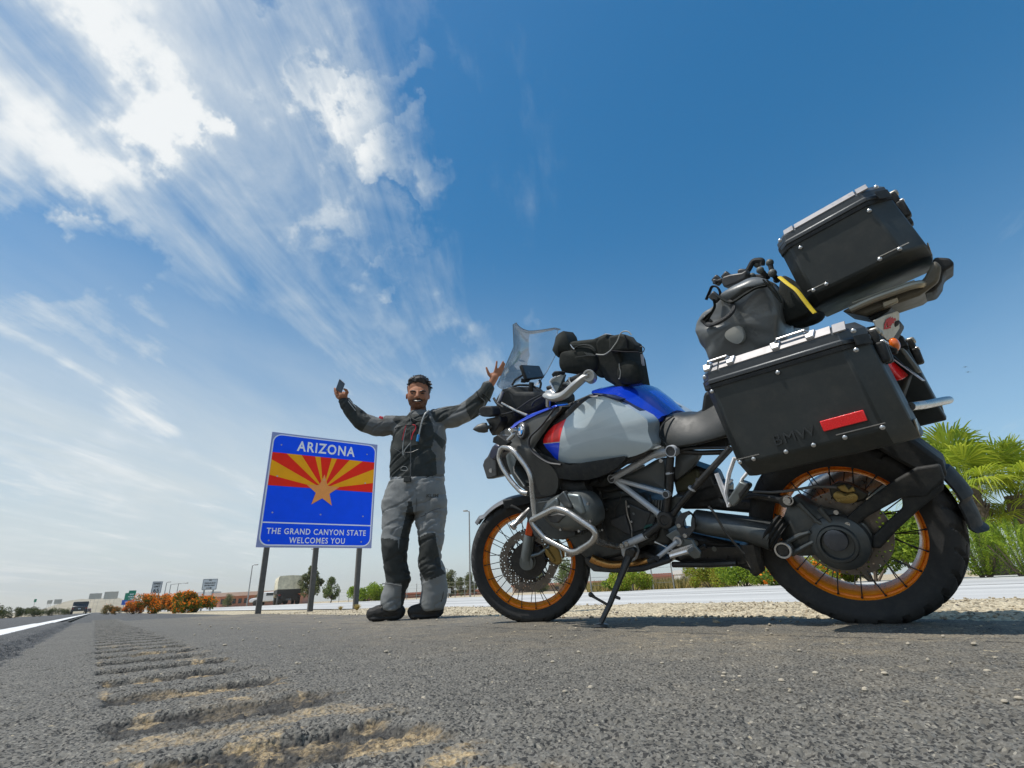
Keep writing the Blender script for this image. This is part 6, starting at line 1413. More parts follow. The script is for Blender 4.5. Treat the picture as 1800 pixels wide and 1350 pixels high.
def jz(c, n, u, v):
    z_ = np.ones(len(c), int)
    blk = inpoly(u, v, [(722, 728), (752, 728), (760, 745), (764, 765), (758, 790), (766, 800), (768, 834), (752, 840), (686, 838), (684, 800), (692, 765), (700, 750), (712, 742)])
    arms = inpoly(u, v, [(590, 690), (615, 690), (640, 722), (652, 735), (640, 752), (634, 764), (612, 745), (590, 712)]) | inpoly(u, v, [(818, 706), (846, 672), (880, 672), (872, 700), (848, 738), (828, 738), (820, 722)])
    sh = inpoly(u, v, [(700, 726), (722, 726), (712, 744), (700, 748), (690, 738)]) | inpoly(u, v, [(757, 724), (792, 714), (812, 712), (790, 732), (775, 742), (765, 742)])
    strap = inpoly(u, v, [(752, 760), (758, 755), (784, 776), (778, 790), (773, 784)])
    z_[(blk & (n[:, 1] < .5)) | arms | strap] = 0; z_[sh & (n[:, 1] < .3)] = 0
    hem = (v > 838) & (v < 848) & (n[:, 1] < .3) & ((u < 706) | (u > 722)); z_[hem] = 2
    z_[(v > 847)] = 1
    return z_
organic('jacket', jk, .0075, [M_JBLK, M_JGRY, mat('light_grey_trim', (.26, .27, .28), .75, var=.1)], person, 2, jw, jz)
# trousers
tr_ = MB(); rings = []
for v, ul, ur, dp in ((846, 684, 782, .135), (860, 679, 782, .14), (885, 674, 784, .14), (905, 672, 785, .125)):
    a_, c_ = pj(ul, v), pj(ur, v); m_ = (a_+c_)/2; hw = (c_-a_).length/2
    rings.append([m_+Vector((hw*math.copysign(abs(math.cos(q))**.8, math.cos(q)), dp*math.copysign(abs(math.sin(q))**.85, math.sin(q)), 0)) for q in (2*math.pi*k/32 for k in range(32))])
tr_.loft(rings)
def leg(st_):
    rings = []
    for v, ul, ur, dp, off in st_:
        a_, c_ = pj(ul, v, off), pj(ur, v, off); m_ = (a_+c_)/2; hw = (c_-a_).length/2
        rings.append([m_+Vector((hw*math.cos(q), dp*math.sin(q), 0)) for q in (2*math.pi*k/24 for k in range(24))])
    tr_.loft(rings)
leg([(880, 673, 731, .125, 0), (905, 672, 729, .125, 0), (930, 672, 722, .115, -.02), (950, 672, 719, .105, -.03), (972, 673, 716, .10, -.03), (990, 674, 714, .095, -.02), (1006, 676, 719, .095, -.01), (1020, 679, 723, .095, 0), (1032, 676, 717, .095, .01), (1045, 672, 711, .098, .01), (1062, 671, 709, .10, .01), (1072, 674, 708, .10, .01)])
leg([(880, 732, 785, .125, 0), (905, 730, 784, .125, 0), (930, 733, 781, .115, -.02), (950, 735, 779, .105, -.03), (972, 737, 776, .10, -.03), (985, 736, 776, .095, -.03), (1000, 738, 781, .10, -.03), (1014, 742, 783, .10, -.02), (1028, 744, 784, .10, -.01), (1045, 742, 784, .105, 0), (1060, 740, 782, .105, 0), (1071, 743, 779, .10, 0)])
def tw(c):
    r_ = np.abs(fbm(c[:, 0]*5-c[:, 2]*11, c[:, 1]*5+c[:, 2]*5+c[:, 0]*3, 65, 3)-.5)
    return (fbm(c[:, 0]*6+c[:, 2]*2, c[:, 2]*7-c[:, 1]*4, 45, 3)-.5)*.026 - np.clip(.07-r_, 0, .07)*.11+.003 + (fbm(c[:, 0]*20, c[:, 2]*20, 55, 2)-.5)*.004
def tz(c, n, u, v):
    z_ = np.zeros(len(c), int)
    z_[inpoly(u, v, [(660, 947), (682, 946), (699, 950), (702, 975), (700, 1000), (708, 1026), (680, 1024), (670, 1000)])] = 1
    z_[inpoly(u, v, [(718, 882), (724, 882), (728, 905), (722, 950), (716, 985), (724, 1010), (724, 1030), (713, 1050), (712, 1080), (704, 1080), (706, 1030), (700, 1000), (702, 950), (712, 910)])] = 1
    z_[inpoly(u, v, [(734, 946), (750, 938), (765, 936), (767, 952), (772, 975), (776, 1000), (784, 1008), (770, 1014), (748, 1022), (738, 1004)])] = 1
    z_[(n[:, 1] > .55) & (v > 930)] = 1
    return z_
organic('trousers', tr_, .0075, [M_TGRY, M_TBLK], person, 2, tw, tz)
# boots
for toe, heel, tops in (((655, 1084), (700, 1080), (689, 1066)), ((727, 1082), (768, 1078), (760, 1066))):
    bt_ = MB(); T, H, A = pj(*toe, -.03), pj(*heel, .0), pj(*tops, 0); T.z = .050; H.z = .055
    capsule(bt_, T, (T+H)/2+Vector((0, 0, .012)), .046, .055); capsule(bt_, (T+H)/2+Vector((0, 0, .01)), H, .055, .052); capsule(bt_, (T*.3+H*.7)+Vector((0, 0, .03)), A+Vector((0, 0, .02)), .056, .060)
    d = (H-T); 
    bt_.tube([T-d*.16+Vector((0, 0, -.030)), T+Vector((0, 0, -.032)), (T+H)/2+Vector((0, 0, -.034)), H+Vector((0, 0, -.036)), H+d*.12+Vector((0, 0, -.036))], [.030, .052, .046, .050, .034], 12, flat=.36)
    def bz(c, n, u, v):
        z_ = np.zeros(len(c), int); z_[c[:, 2] < .030] = 1; return z_
    boot_ = organic('boot', bt_, .0065, [mat('black_boot_leather', (.022, .021, .020), .6, var=.2, vscale=20, bump=.2, bscale=120, dust=.15, spec=.3), mat('boot_sole', (.018, .018, .018), .8, var=.2)], person, 2, lambda c: (fbm(c[:, 0]*30, c[:, 2]*34, 75, 3)-.5)*.008, bz)
    for k in range(4):
        q = MB(); m_ = T*(.50-.10*k)+H*(.50+.10*k); q.tube(spline([m_+Vector((-.03, -.058, .042+.018*k)), m_+Vector((.0, -.045, .072+.018*k)), m_+Vector((.04, -.03, .080+.018*k))], 4), .0045, 6); q.build('boot_lace', M_JBLK, boot_)
# hydration vest trimmings, straps and tube on the chest
fr_ = -.155
def chest(name, pts, r_, m_, flat=None, off=fr_):
    q = MB(); q.tube(spline([pj(p[0], p[1], off+(p[2] if len(p) > 2 else 0)) for p in pts], 5), r_, 8, flat=flat); return q.build(name, m_, person)
M_RED = mat('red_webbing', (.55, .02, .04), .6, var=.1); M_TUBE = mat('grey_tube', (.33, .34, .33), .35, var=.05)
chest('drinking_tube', [(754, 721, .04), (747, 728, .01), (742, 740), (739, 752), (736, 766)], .0062, M_TUBE)
chest('bite_valve', [(735.5, 764), (734.5, 770), (733.5, 776)], .0105, mat('blue_valve', (.03, .25, .60), .3, var=0))
chest('red_strap', [(725, 747), (730, 748), (730.5, 754), (726, 762), (723, 773)], .0085, M_RED, .5)
chest('red_strap', [(714, 747), (711, 757), (709, 766), (707, 774)], .0055, M_RED, .5)
chest('chest_strap', [(694, 753), (712, 748), (732, 747), (748, 746)], .0055, M_JBLK, .6)
chest('zip', [(722, 735, .02), (722, 760), (722, 800), (721, 838)], .0040, mat('zip_grey', (.13, .13, .13), .4, .4, var=0), .6)
chest('pocket_zip', [(708, 795), (722, 795), (735, 790)], .0032, MATS['zip_grey'], .6)
chest('pocket_zip', [(692, 788), (705, 796), (712, 805)], .0032, MATS['zip_grey'], .6)
chest('pull_cord', [(714, 752), (709, 775), (708, 800), (712, 790), (722, 778)], .0028, M_TUBE)
chest('chest_logo', [(704, 824), (708, 820), (714, 821), (716, 826), (711, 827), (704, 826)], .0020, M_TUBE)
chest('collar', [(721, 731, .045), (727, 737, .02), (735, 740, .012), (745, 737, .02), (754, 729, .045)], .0095, M_JBLK, .7)
q = MB(); q.box(pj(670, 734, -.09), (.034, .012, .020), Matrix.Rotation(.35, 3, 'Y')); q.build('arm_patch', M_RED, person, bevel=.003)
q = MB(); q.box(pj(675, 733, -.09), (.014, .012, .018), Matrix.Rotation(.35, 3, 'Y')); q.build('arm_patch', mat('white_patch', (.6, .6, .6), .6, var=0), person, bevel=.003)
for pts in ([(848, 692, -.10), (856, 698, -.09), (862, 706, -.08)], [(838, 688, -.1), (842, 697, -.1), (850, 705, -.09)]):
    chest('sleeve_strap', pts, .012, M_JBLK, .4, -.02)
chest('sleeve_strap', [(846, 700), (852, 706), (850, 714)], .010, M_JGRY, .4, -.10)
for pts in ([(613, 702, -.12), (620, 710, -.115), (626, 716, -.11)], [(612, 705, -.12), (618, 713, -.118), (625, 722, -.11)]): chest('sleeve_zip', pts, .0032, M_TUBE, None, 0)
q = MB(); q.box(pj(716, 842, -.155), (.055, .014, .045)); q.build('belt_buckle', M_JBLK, person, bevel=.004)
chest('pocket_seam', [(744, 907), (758, 898), (775, 893)], .0030, M_TBLK, .6, -.135)
chest('pocket_seam', [(739, 909, -.01), (747, 905, -.01), (748, 902, -.01)], .0055, M_TBLK, .6, -.135)
chest('waist_zip', [(672, 1026), (690, 1027), (706, 1030)], .006, M_JGRY, .6, -.115)
chest('cuff_trim', [(778, 1030), (779, 1045), (775, 1060)], .004, M_TBLK, .6, -.07)
chest('fly_seam', [(733, 850), (732, 880), (731, 905)], .0030, M_TBLK, .6, -.137)
tx = pj(760, 874, -.146); t2 = pj(772, 873, -.146)
put_text('trouser_lettering', 'KLIM', .034, M_TBLK, person, frame_mat(tx, (1, 0, -.05), (.05, 0, 1), (0, -1, 0)), .002, 1.0, 1.25, .001)
# phone in the raised hand
pc = [pj(u, v, -.125) for u, v in ((596.7, 665.9), (606.6, 674.6), (600.2, 691.5), (590.0, 684.5))]
pn = (pc[1]-pc[0]).cross(pc[3]-pc[0]).normalized(); pn = pn if pn.y < 0 else -pn
PHB = sum(pc, Vector())/4
ph_ = empty('smartphone', label='dark smartphone held up in the hand of the person', cat='phone', mw=PM @ Matrix.Translation(PHB))
q = MB(); q.prism([p-pn*.004 for p in pc], pn*.009); q.build('phone_body', mat('phone_case', (.03, .04, .06), .3, var=.05, coat=.4), ph_, origin=PHB, bevel=.006, segs=3)
q = MB(); c = PHB; q.prism([c+(p-c)*.86+pn*.0052 for p in pc], pn*.0006); q.build('phone_screen', mat('phone_glass', (.035, .05, .07), .12, var=0), ph_, origin=PHB)
q = MB(); q.tube([pc[0]*.9+pc[1]*.1+pn*.006, pc[0]*.1+pc[1]*.9+pn*.006], .0022, 6); q.build('phone_edge', M_ALU, ph_, origin=PHB)
# ---------------------------------------------------------------- welcome sign
def sign_frame(u, v, dist, yaw=R(36)):
    """axes of an upright face standing dist metres off (plan distance) seen at (u, v); its right edge turned away by yaw from square-on to the lens"""
    o = place(u, v, dist); ex = v2r((math.cos(yaw), math.sin(yaw), 0)); n_ = v2r((math.sin(yaw), -math.cos(yaw), 0)); return o, ex, n_
S0, SX, SN = sign_frame(478.5, 759, 10.52)
SW, SH = 2.14, 2.165; ZT = S0.z
SB = Vector((S0.x, S0.y, 0))+SX*SW/2
SM = frame_mat(SB, SX, -SN, (0, 0, 1)); ZTOP = ZT; ZBOT = ZT-SH
sg = empty('welcome_sign', label='large blue state welcome sign with red and yellow sun rays on three posts', cat='sign', mw=SM)
def face(pts, y, off): return [Vector((x, y, z_)) for x, z_ in pts]
M_SBLU = mat('sign_blue', (.006, .095, .98), .6, spec=.12, var=.06, vscale=4); M_SRED = mat('sign_red', (.92, .030, .014), .6, spec=.12, var=.06, vscale=4); M_SYEL = mat('sign_yellow', (.98, .42, .012), .6, spec=.12, var=.06, vscale=4)
M_SWHT = mat('sign_white', (.90, .91, .93), .45, var=.03, vscale=4); M_SCOP = mat('sign_copper', (.92, .36, .10), .6, spec=.12, var=.06); M_GALV = mat('weathered_steel_post', (.10, .095, .088), .6, .4, var=.2, vscale=18, dust=.2)
def rrect(x0, x1, z0, z1, r_, n=6):
    o_ = []
    for cx, cz, a0 in ((x1-r_, z1-r_, 0), (x0+r_, z1-r_, 90), (x0+r_, z0+r_, 180), (x1-r_, z0+r_, 270)):
        for k in range(n+1): a = R(a0+90*k/n); o_.append((cx+r_*math.cos(a), cz+r_*math.sin(a)))
    return o_
hw = SW/2; ZB = ZBOT
mb = MB(); mb.box((0, .0, (ZB+ZTOP)/2), (SW, .020, SH)); mb.build('panel', mat('sign_panel_edge', (.30, .33, .55), .4, .3, var=.05), sg, bevel=.002)
mb = MB(); mb.prism(face(rrect(-hw+.03, hw-.03, ZB+.03, ZTOP-.03, .16), -.0125, 0), (0, -.002, 0)); mb.build('border', M_SWHT, sg)
bi = .052; xb0, xb1, zb0, zb1 = -hw+bi, hw-bi, ZB+bi, ZTOP-bi
mb = MB(); mb.prism(face(rrect(xb0, xb1, zb0, zb1, .14), -.0165, 0), (0, -.002, 0)); mb.build('background', M_SBLU, sg)
# rows measured down from the top edge: flag field, star, rule, lettering
zr1, zr0 = ZTOP-.405, ZTOP-1.045          # red and yellow field
zl = ZTOP-1.725
cx_, cz_ = .0, zr0
field = lambda p: face(p, -.0205, 0)
mb = MB(); mb.prism(field([(xb0, zr0), (xb1, zr0), (xb1, zr1), (xb0, zr1)]), (0, -.002, 0)); mb.build('red_field', M_SRED, sg)
def rayhit(a):
    dx_, dz2 = math.cos(a), math.sin(a); k = 1e9
    if dx_ > 1e-6: k = min(k, (xb1-cx_)/dx_)
    if dx_ < -1e-6: k = min(k, (xb0-cx_)/dx_)
    if dz2 > 1e-6: k = min(k, (zr1-cz_)/dz2)
    return (cx_+dx_*k, cz_+dz2*k)
# thirteen rays, red and yellow by turns, the outermost red
edge = [0, 11.5, 26.5, 43.5, 56.5, 74, 83.0, 97, 106, 123.5, 136.5, 153.5, 168.5, 180]
edge = [0, 11, 26, 40, 53, 71, 80, 100, 109, 127, 140, 154, 169, 180]
for i in range(1, 13, 2):
    a0, a1 = R(edge[i]), R(edge[i+1]); pts = [(cx_, cz_), rayhit(a0)]
    for cxx, czz in ((xb1, zr1), (xb0, zr1)):
        ac = math.atan2(czz-cz_, cxx-cx_)
        if a0 < ac < a1: pts.append((cxx, czz))
    pts.append(rayhit(a1))
    mb = MB(); mb.prism(face(pts, -.0245, 0), (0, -.0015, 0)); mb.build('yellow_ray', M_SYEL, sg)
star = []
for k in range(10):
    a = R(90+36*k); r_ = .335 if k % 2 == 0 else .140; star.append((cx_+r_*math.cos(a), cz_-.045+r_*math.sin(a)))
mb = MB(); mb.prism(face(star, -.029, 0), (0, -.0015, 0)); mb.build('copper_star', M_SCOP, sg)
mb = MB(); mb.box((0, -.0205, zl), (xb1-xb0, .003, .022)); mb.build('rule', M_SWHT, sg)
def sgn_text(txt, size, x, z_, width, sp=1.0, bold=.004, root=sg, m_=M_SWHT, y=-.0215):
    return put_text('lettering', txt, size, m_, root, frame_mat((x, y, z_), (1, 0, 0), (0, 0, 1), (0, -1, 0)), .001, sp, 1.0, bold, width)
sgn_text('ARIZONA', .285, 0.0, ZTOP-.325, 1.16, 1.16, .006)
sgn_text('THE GRAND CANYON STATE', .150, 0, ZTOP-1.925, 1.86, 1.14, .002)
sgn_text('WELCOMES YOU', .150, 0, ZTOP-2.085, 1.04, 1.14, .002)
for xp in (-.875, 0.0, .845):
    mb = MB(); mb.box((xp, .055, (ZTOP-.05)/2-.15), (.088, .088, ZTOP-.05+.3)); mb.build('post', M_GALV, sg, bevel=.006)
bm0 = None
for xp in (-.875, 0.0, .845):
    for zz in (ZB+.12, ZB+.62, ZB+1.30, ZB+1.92):
        if bm0 is None:
            k = MB(); k.lathe([(-.0165, .0005), (-.0165, .016), (-.024, .014), (-.026, .0005)], (0, 0, 0), (0, 1, 0), (1, 0, 0), 8); bm0 = k.build('bolt', mat('zinc_bolt', (.45, .46, .50), .4, .7, var=.1), sg); o_ = bm0
        else: o_ = dup(bm0, sg)
        o_.location = (xp, -.006, zz)
for zz in (ZB+.25, ZB+1.1, ZB+1.9):
    mb = MB(); mb.box((0, .024, zz), (SW-.1, .02, .06)); mb.build('stiffener', M_GALV, sg)

# ---------------------------------------------------------------- foliage
def leaf_mat(name, c1, c2, c3=None, trans=.35):
    ma = bpy.data.materials.new(name); ma.use_nodes = True; t = NT(ma.node_tree); b = t.n['Principled BSDF']
    oc = t.new('ShaderNodeTexCoord').outputs['Object']
    try: rnd = t.new('ShaderNodeNewGeometry').outputs['Random Per Island']
    except Exception: rnd = t.noise(oc, 30)
    c = t.mix(t.rng(rnd, 0, 1, 0, 1, False), c1, c2)
    c = t.mix(t.rng(t.noise(oc, 1.6, 3), .35, .65, 0, .5), c, c3 or c2)
    t.put(b.inputs['Base Color'], c); b.inputs['Roughness'].default_value = .6; b.inputs['Specular IOR Level'].default_value = .25
    tl_ = t.new('ShaderNodeBsdfTranslucent'); t.put(tl_.inputs[0], t.vm('SCALE', c, 1.3)); ms = t.new('ShaderNodeMixShader'); ms.inputs[0].default_value = trans
    out = t.n['Material Output']; t.l.new(b.outputs[0], ms.inputs[1]); t.l.new(tl_.outputs[0], ms.inputs[2]); t.l.new(ms.outputs[0], out.inputs[0])
    MATS[name] = ma; return ma
L_GRN = leaf_mat('leaf_green', (.075, .14, .020), (.14, .22, .03), (.17, .23, .035))
L_OLV = leaf_mat('leaf_olive', (.085, .085, .022), (.16, .15, .035), (.11, .11, .03))
L_LIM = leaf_mat('leaf_lime', (.17, .27, .022), (.36, .44, .04), (.27, .36, .035))
L_YEL = leaf_mat('leaf_yellow_green', (.20, .19, .025), (.36, .32, .04), (.26, .25, .05))
L_DRK = leaf_mat('leaf_dark', (.035, .06, .018), (.06, .09, .025), (.05, .075, .02))
L_SAGE = leaf_mat('leaf_sage', (.13, .15, .075), (.21, .23, .11), (.17, .19, .09))
L_ORG = leaf_mat('petal_orange', (.75, .16, .008), (.85, .28, .012), (.80, .20, .01), .3)
L_BRN = leaf_mat('dry_leaf', (.20, .13, .045), (.30, .20, .075), (.24, .16, .06))
M_BARK = mat('bark', (.13, .10, .075), .9, var=.3, vscale=25, bump=.6, bscale=40)
def leaves(mb, centres, rad, n, size, rg, mi=0, asp=.45, flat=1.0, up=.0):
    """n small leaf blades scattered through balls of radius rad at the given centres"""
    cs = np.array(centres); k = rg.integers(0, len(cs), n); d = rg.normal(0, 1, (n, 3)); d /= np.linalg.norm(d, axis=1)[:, None]
    rr = np.array(rad)[k] if np.ndim(rad) else np.full(n, rad)
    p = cs[k]+d*(rr*(.35+.65*rg.random(n)**.5))[:, None]*np.array([1, 1, flat])
    a = rg.normal(0, 1, (n, 3))+np.array([0, 0, up]); a /= np.linalg.norm(a, axis=1)[:, None]
    b_ = np.cross(a, rg.normal(0, 1, (n, 3))); b_ /= np.linalg.norm(b_, axis=1)[:, None]
    s = size*(.6+.8*rg.random(n))[:, None]
    q = np.stack([p-a*s, p+b_*s*asp, p+a*s, p-b_*s*asp], 1).reshape(-1, 3)
    o = len(mb.v); mb.v += [tuple(x) for x in q]; mb.f += [(o+4*i, o+4*i+1, o+4*i+2, o+4*i+3) for i in range(n)]; mb.mi += [mi]*n
def clumps(rg, n, w_, h, base=.0):
    out, rad = [], []
    for i in range(n):
        a = rg.uniform(0, 6.283); r_ = w_/2*math.sqrt(rg.random())*.92; z_ = base+h*(.20+.62*rg.random()*(1-.30*(r_/(w_/2))**2))
        out.append((math.cos(a)*r_, math.sin(a)*r_, z_)); rad.append((.6*min(w_, h)+.4*max(w_, h))*rg.uniform(.15, .28))
    return out, rad
def finish(mb, name, mats, parent):
    me = bpy.data.meshes.new(name); me.from_pydata(mb.v, [], mb.f)
    for m_ in mats: me.materials.append(m_)
    me.polygons.foreach_set('material_index', mb.mi)
    o = bpy.data.objects.new(name, me); COL.objects.link(o); o.parent = parent; return o
def bush(u, dist, w_, h, label, mats, seed, n=2600, size=.05, flowers=0, z=0.0, name='bush', group=None, cat='bush', fsize=None):
    rg = np.random.default_rng(seed); p = gpt(u, dist, z); root = empty(name, p, label, cat, group)
    c, r_ = clumps(rg, 16, w_, h); mb = MB()
    leaves(mb, c, r_, n, size, rg, 0); leaves(mb, c, r_, n//2, size, rg, 1)
    if flowers:
        top = [(x, y, zz) for (x, y, zz) in c]
        leaves(mb, [(x*1.08, y*1.08, zz*1.06+.03) for x, y, zz in top], [q*1.08 for q in r_], flowers, fsize or size*.8, rg, 2, .8)
    finish(mb, 'foliage', mats, root)
    st = MB()
    for i in range(9):
        x, y, zz = c[i]; st.tube([(x*.1, y*.1, -.03), (x*.5+.03, y*.5, zz*.5), (x, y, zz)], [.022*h, .015*h, .006*h], 5)
    st.build('stem', M_BARK, root); return root
def tree(u, dist, h, w_, label, mats, seed, n=2600, size=.10, trunk=.35, name='tree', group=None):
    rg = np.random.default_rng(seed); p = gpt(u, dist, 0); root = empty(name, p, label, 'tree', group)
    tk_ = MB(); tops = []
    tk_.tube([(0, 0, -.1), (.03*h, 0, h*trunk*.6), (.02*h, .02*h, h*trunk), (.0, 0, h*.75)], [.030*h, .022*h, .018*h, .006*h], 8)
    c, r_ = [], []
    for i in range(24):
        a = rg.uniform(0, 6.28); e = rg.uniform(0, 1); q = w_/2*rg.uniform(.25, .95)*math.sin(math.pi*min(.24+e*.72, .95))
        tip = (math.cos(a)*q, math.sin(a)*q, h*(trunk*.6+(1-trunk*.6)*(.04+.86*e))); c.append(tip); r_.append(w_*rg.uniform(.12, .26))
        tk_.tube([(.02*h, .01*h, h*trunk*(.8+.3*e)), (tip[0]*.5, tip[1]*.5, h*trunk*.5+tip[2]*.5), tip], [.010*h, .007*h, .003*h], 5)
    tk_.build('trunk', M_BARK, root)
    mb = MB(); leaves(mb, c, r_, n, size, rg, 0); leaves(mb, c, r_, n//2, size, rg, 1); finish(mb, 'crown', mats, root); return root
def wid(u0, u1, v, d_): return (place(u1, v, d_)-place(u0, v, d_)).length
def hgt(u, v, d_): return max(place(u, v, d_).z, .2)
def bush_at(u0, u1, vt, d_, label, mats, seed, n, size=None, flowers=0, **k):
    h = hgt((u0+u1)/2, vt, d_); return bush((u0+u1)/2, d_, wid(u0, u1, 1050, d_)*1.12, h*1.04, label, mats, seed, n, size or h*.045, flowers, **k)
def tree_at(u0, u1, vt, d_, label, mats, seed, n, trunk=.25, **k):
    h = hgt((u0+u1)/2, vt, d_); return tree((u0+u1)/2, d_, h*1.02, wid(u0, u1, 1050, d_), label, mats, seed, n, h*.030, trunk, **k)
# flowering bushes along the left verge
BG = 'orange flowering bushes along the verge'
bush_at(192, 222, 1062, 46, 'low brownish bush, farthest along the row of orange bushes', [L_OLV, L_BRN, L_ORG], 11, 2600, None, 200, group=BG)
bush_at(212, 229, 1066, 40, 'small brown bush second from the far end of the orange row', [L_BRN, L_OLV, L_ORG], 16, 2000, None, 300, group=BG)
bush_at(236, 264, 1056, 34, 'small bright orange flowering bush right of the green road signs', [L_OLV, L_BRN, L_ORG], 12, 2200, None, 2600, group=BG)
bush_at(258, 312, 1044, 30, 'wide orange flowering bush below the speed limit sign', [L_OLV, L_GRN, L_ORG], 13, 4200, None, 2400, group=BG)
bush_at(300, 342, 1046, 28, 'orange flowering bush between the speed limit sign and the notice sign', [L_OLV, L_BRN, L_ORG], 14, 3000, None, 2200, group=BG)
bush_at(326, 388, 1037, 25, 'tall green bush with orange flowers on top, nearest of its row', [L_GRN, L_OLV, L_ORG], 15, 5200, None, 1900, group=BG)
# median shrubs along the far side of the highway
for i, (u0, u1, vt, d_) in enumerate(((-95, -20, 1062, 52), (-30, 34, 1063, 60), (26, 72, 1065, 70), (64, 104, 1066, 84), (98, 128, 1068, 100), (122, 148, 1069, 118))):
    bush_at(u0, u1, vt, d_, ('dark shrub cut by the left edge across the highway, nearest of the hedge line', 'dark green shrub across the highway, second from the left edge', 'dark roadside shrub across the highway, third from the left edge', 'dark roadside shrub across the highway, fourth from the left edge', 'small dark shrub across the highway, second left of the black pickup', 'small dark shrub across the highway just left of the black pickup')[i], [L_DRK, L_OLV], 30+i, 2600, None, name='shrub', group='shrubs across the highway', cat='shrub')
# ---------------------------------------------------------------- small road signs on the left
M_POST = mat('galvanised_post', (.30, .30, .29), .5, .5, var=.15)
def road_sign(name, label, u0, v0, u1, v1, dist, mface, lines, posts=1, mtext=None, group=None, border=None, tilt=R(36)):
    o, ex, n_ = sign_frame((u0+u1)/2, v1, dist, tilt); top = place((u0+u1)/2, v0, dist).z; bot = o.z
    a_, c_ = place(u0, (v0+v1)/2, dist), place(u1, (v0+v1)/2, dist); W_ = (c_-a_).length; H_ = top-bot
    m_ = frame_mat((o.x, o.y, 0), ex, -n_, (0, 0, 1)); root = empty(name, label=label, cat='sign', group=group, mw=m_)
    q = MB(); q.prism([Vector((x, 0, z_)) for x, z_ in rrect(-W_/2, W_/2, bot, top, min(W_, H_)*.06, 3)], (0, .02, 0)); q.build('panel', mface, root)
    if border:
        q = MB(); t_ = H_*.02; q2 = rrect(-W_/2+t_*2, W_/2-t_*2, bot+t_*2, top-t_*2, W_*.05, 3); q3 = rrect(-W_/2+t_*3, W_/2-t_*3, bot+t_*3, top-t_*3, W_*.04, 3); n0 = len(q2)
        q.add([Vector((x, -.003, z_)) for x, z_ in q2+q3], [(k, (k+1) % n0, n0+(k+1) % n0, n0+k) for k in range(n0)]); q.build('border', border, root)
    for (txt, fz, fs, sx_) in lines:
        put_text('lettering', txt, H_*fs, mtext, root, frame_mat((0, -.006, bot+H_*fz), (1, 0, 0), (0, 0, 1), (0, -1, 0)), .001, 1.0, sx_, H_*.006)
    for k in range(posts):
        xp = 0 if posts == 1 else (-.3+.6*k/(posts-1))*W_; q = MB(); q.box((xp, .06, (top-.1)/2-.2), (.07, .05, top+.3)); q.build('post', M_POST, root)
    return root, W_, H_, bot, top
M_SGNW = mat('sign_face_white', (.60, .62, .62), .5, var=.05); M_SGNK = mat('sign_print_black', (.02, .02, .02), .5, var=0); M_SGNG = mat('sign_face_green', (.005, .22, .13), .45, var=.05); M_SGNB = mat('sign_face_blue', (.02, .12, .50), .45, var=.05)
road_sign('speed_limit_sign', 'white 65 speed limit sign rising behind the orange bushes', 264.5, 1022, 282.5, 1043, 36, M_SGNW, [('SPEED', .74, .20, 1.0), ('LIMIT', .50, .20, 1.0), ('65', .09, .42, 1.1)], 2, M_SGNK, None, M_SGNK)
r_, W_, H_, bo_, to_ = road_sign('notice_sign', 'white notice sign with an arrow behind the nearest orange bush', 354, 1017.5, 380.5, 1037, 30, M_SGNW, [('ALL', .82, .16, 1.0), ('VEHICLES MUST', .56, .16, .82), ('ENTER PORT', .34, .16, .95)], 2, M_SGNK, None, M_SGNK)
q = MB(); q.add([Vector((x*W_, -.008, bo_+H_*z_)) for x, z_ in ((-.22, .14), (.06, .14), (.06, .09), (.20, .17), (.06, .25), (.06, .20), (-.22, .20))], [tuple(range(7))]); q.build('arrow', M_SGNK, r_)
road_sign('guide_sign', 'front green guide sign with white lettering beside the road ahead', 223, 1038, 236, 1055.5, 75, M_SGNG, [('EXIT', .55, .18, 1.0), ('NORTH', .32, .16, 1.0), ('1 MILE', .10, .16, 1.0)], 2, M_SWHT, 'guide signs ahead')
road_sign('guide_sign', 'green guide sign half hidden behind the front green sign', 217.5, 1042.5, 225, 1056, 105, M_SGNG, [], 2, M_SWHT, 'guide signs ahead')
road_sign('service_sign', 'blue service sign below the green guide signs', 213, 1054.5, 235, 1063, 82, M_SGNB, [('SERVICES', .45, .3, 1.0)], 2, M_SWHT)
road_sign('guide_sign', 'small far green sign across the highway on the left', 59, 1053, 63.5, 1058.5, 190, M_SGNG, [], 1, M_SWHT)
M_BILL = mat('faded_billboard', (.46, .45, .40), .8, var=.12, vscale=1.5)
def billboard(u0, v0, u1, v1, d_, label):
    road_sign('billboard', label, u0, v0, u1, v1, d_, M_BILL, [], 3, M_SGNK, 'far billboards')
billboard(155.5, 1043, 177.5, 1053, 300, 'wide pale billboard on the hill, left of the pair above the road')
billboard(181.5, 1040, 206, 1053, 300, 'taller pale billboard on the hill, right of the pair above the road')
billboard(82, 1055, 91, 1061.5, 260, 'small pale billboard across the highway, left of two')
billboard(94, 1053.5, 107.5, 1061.5, 260, 'small pale billboard across the highway, right of two')
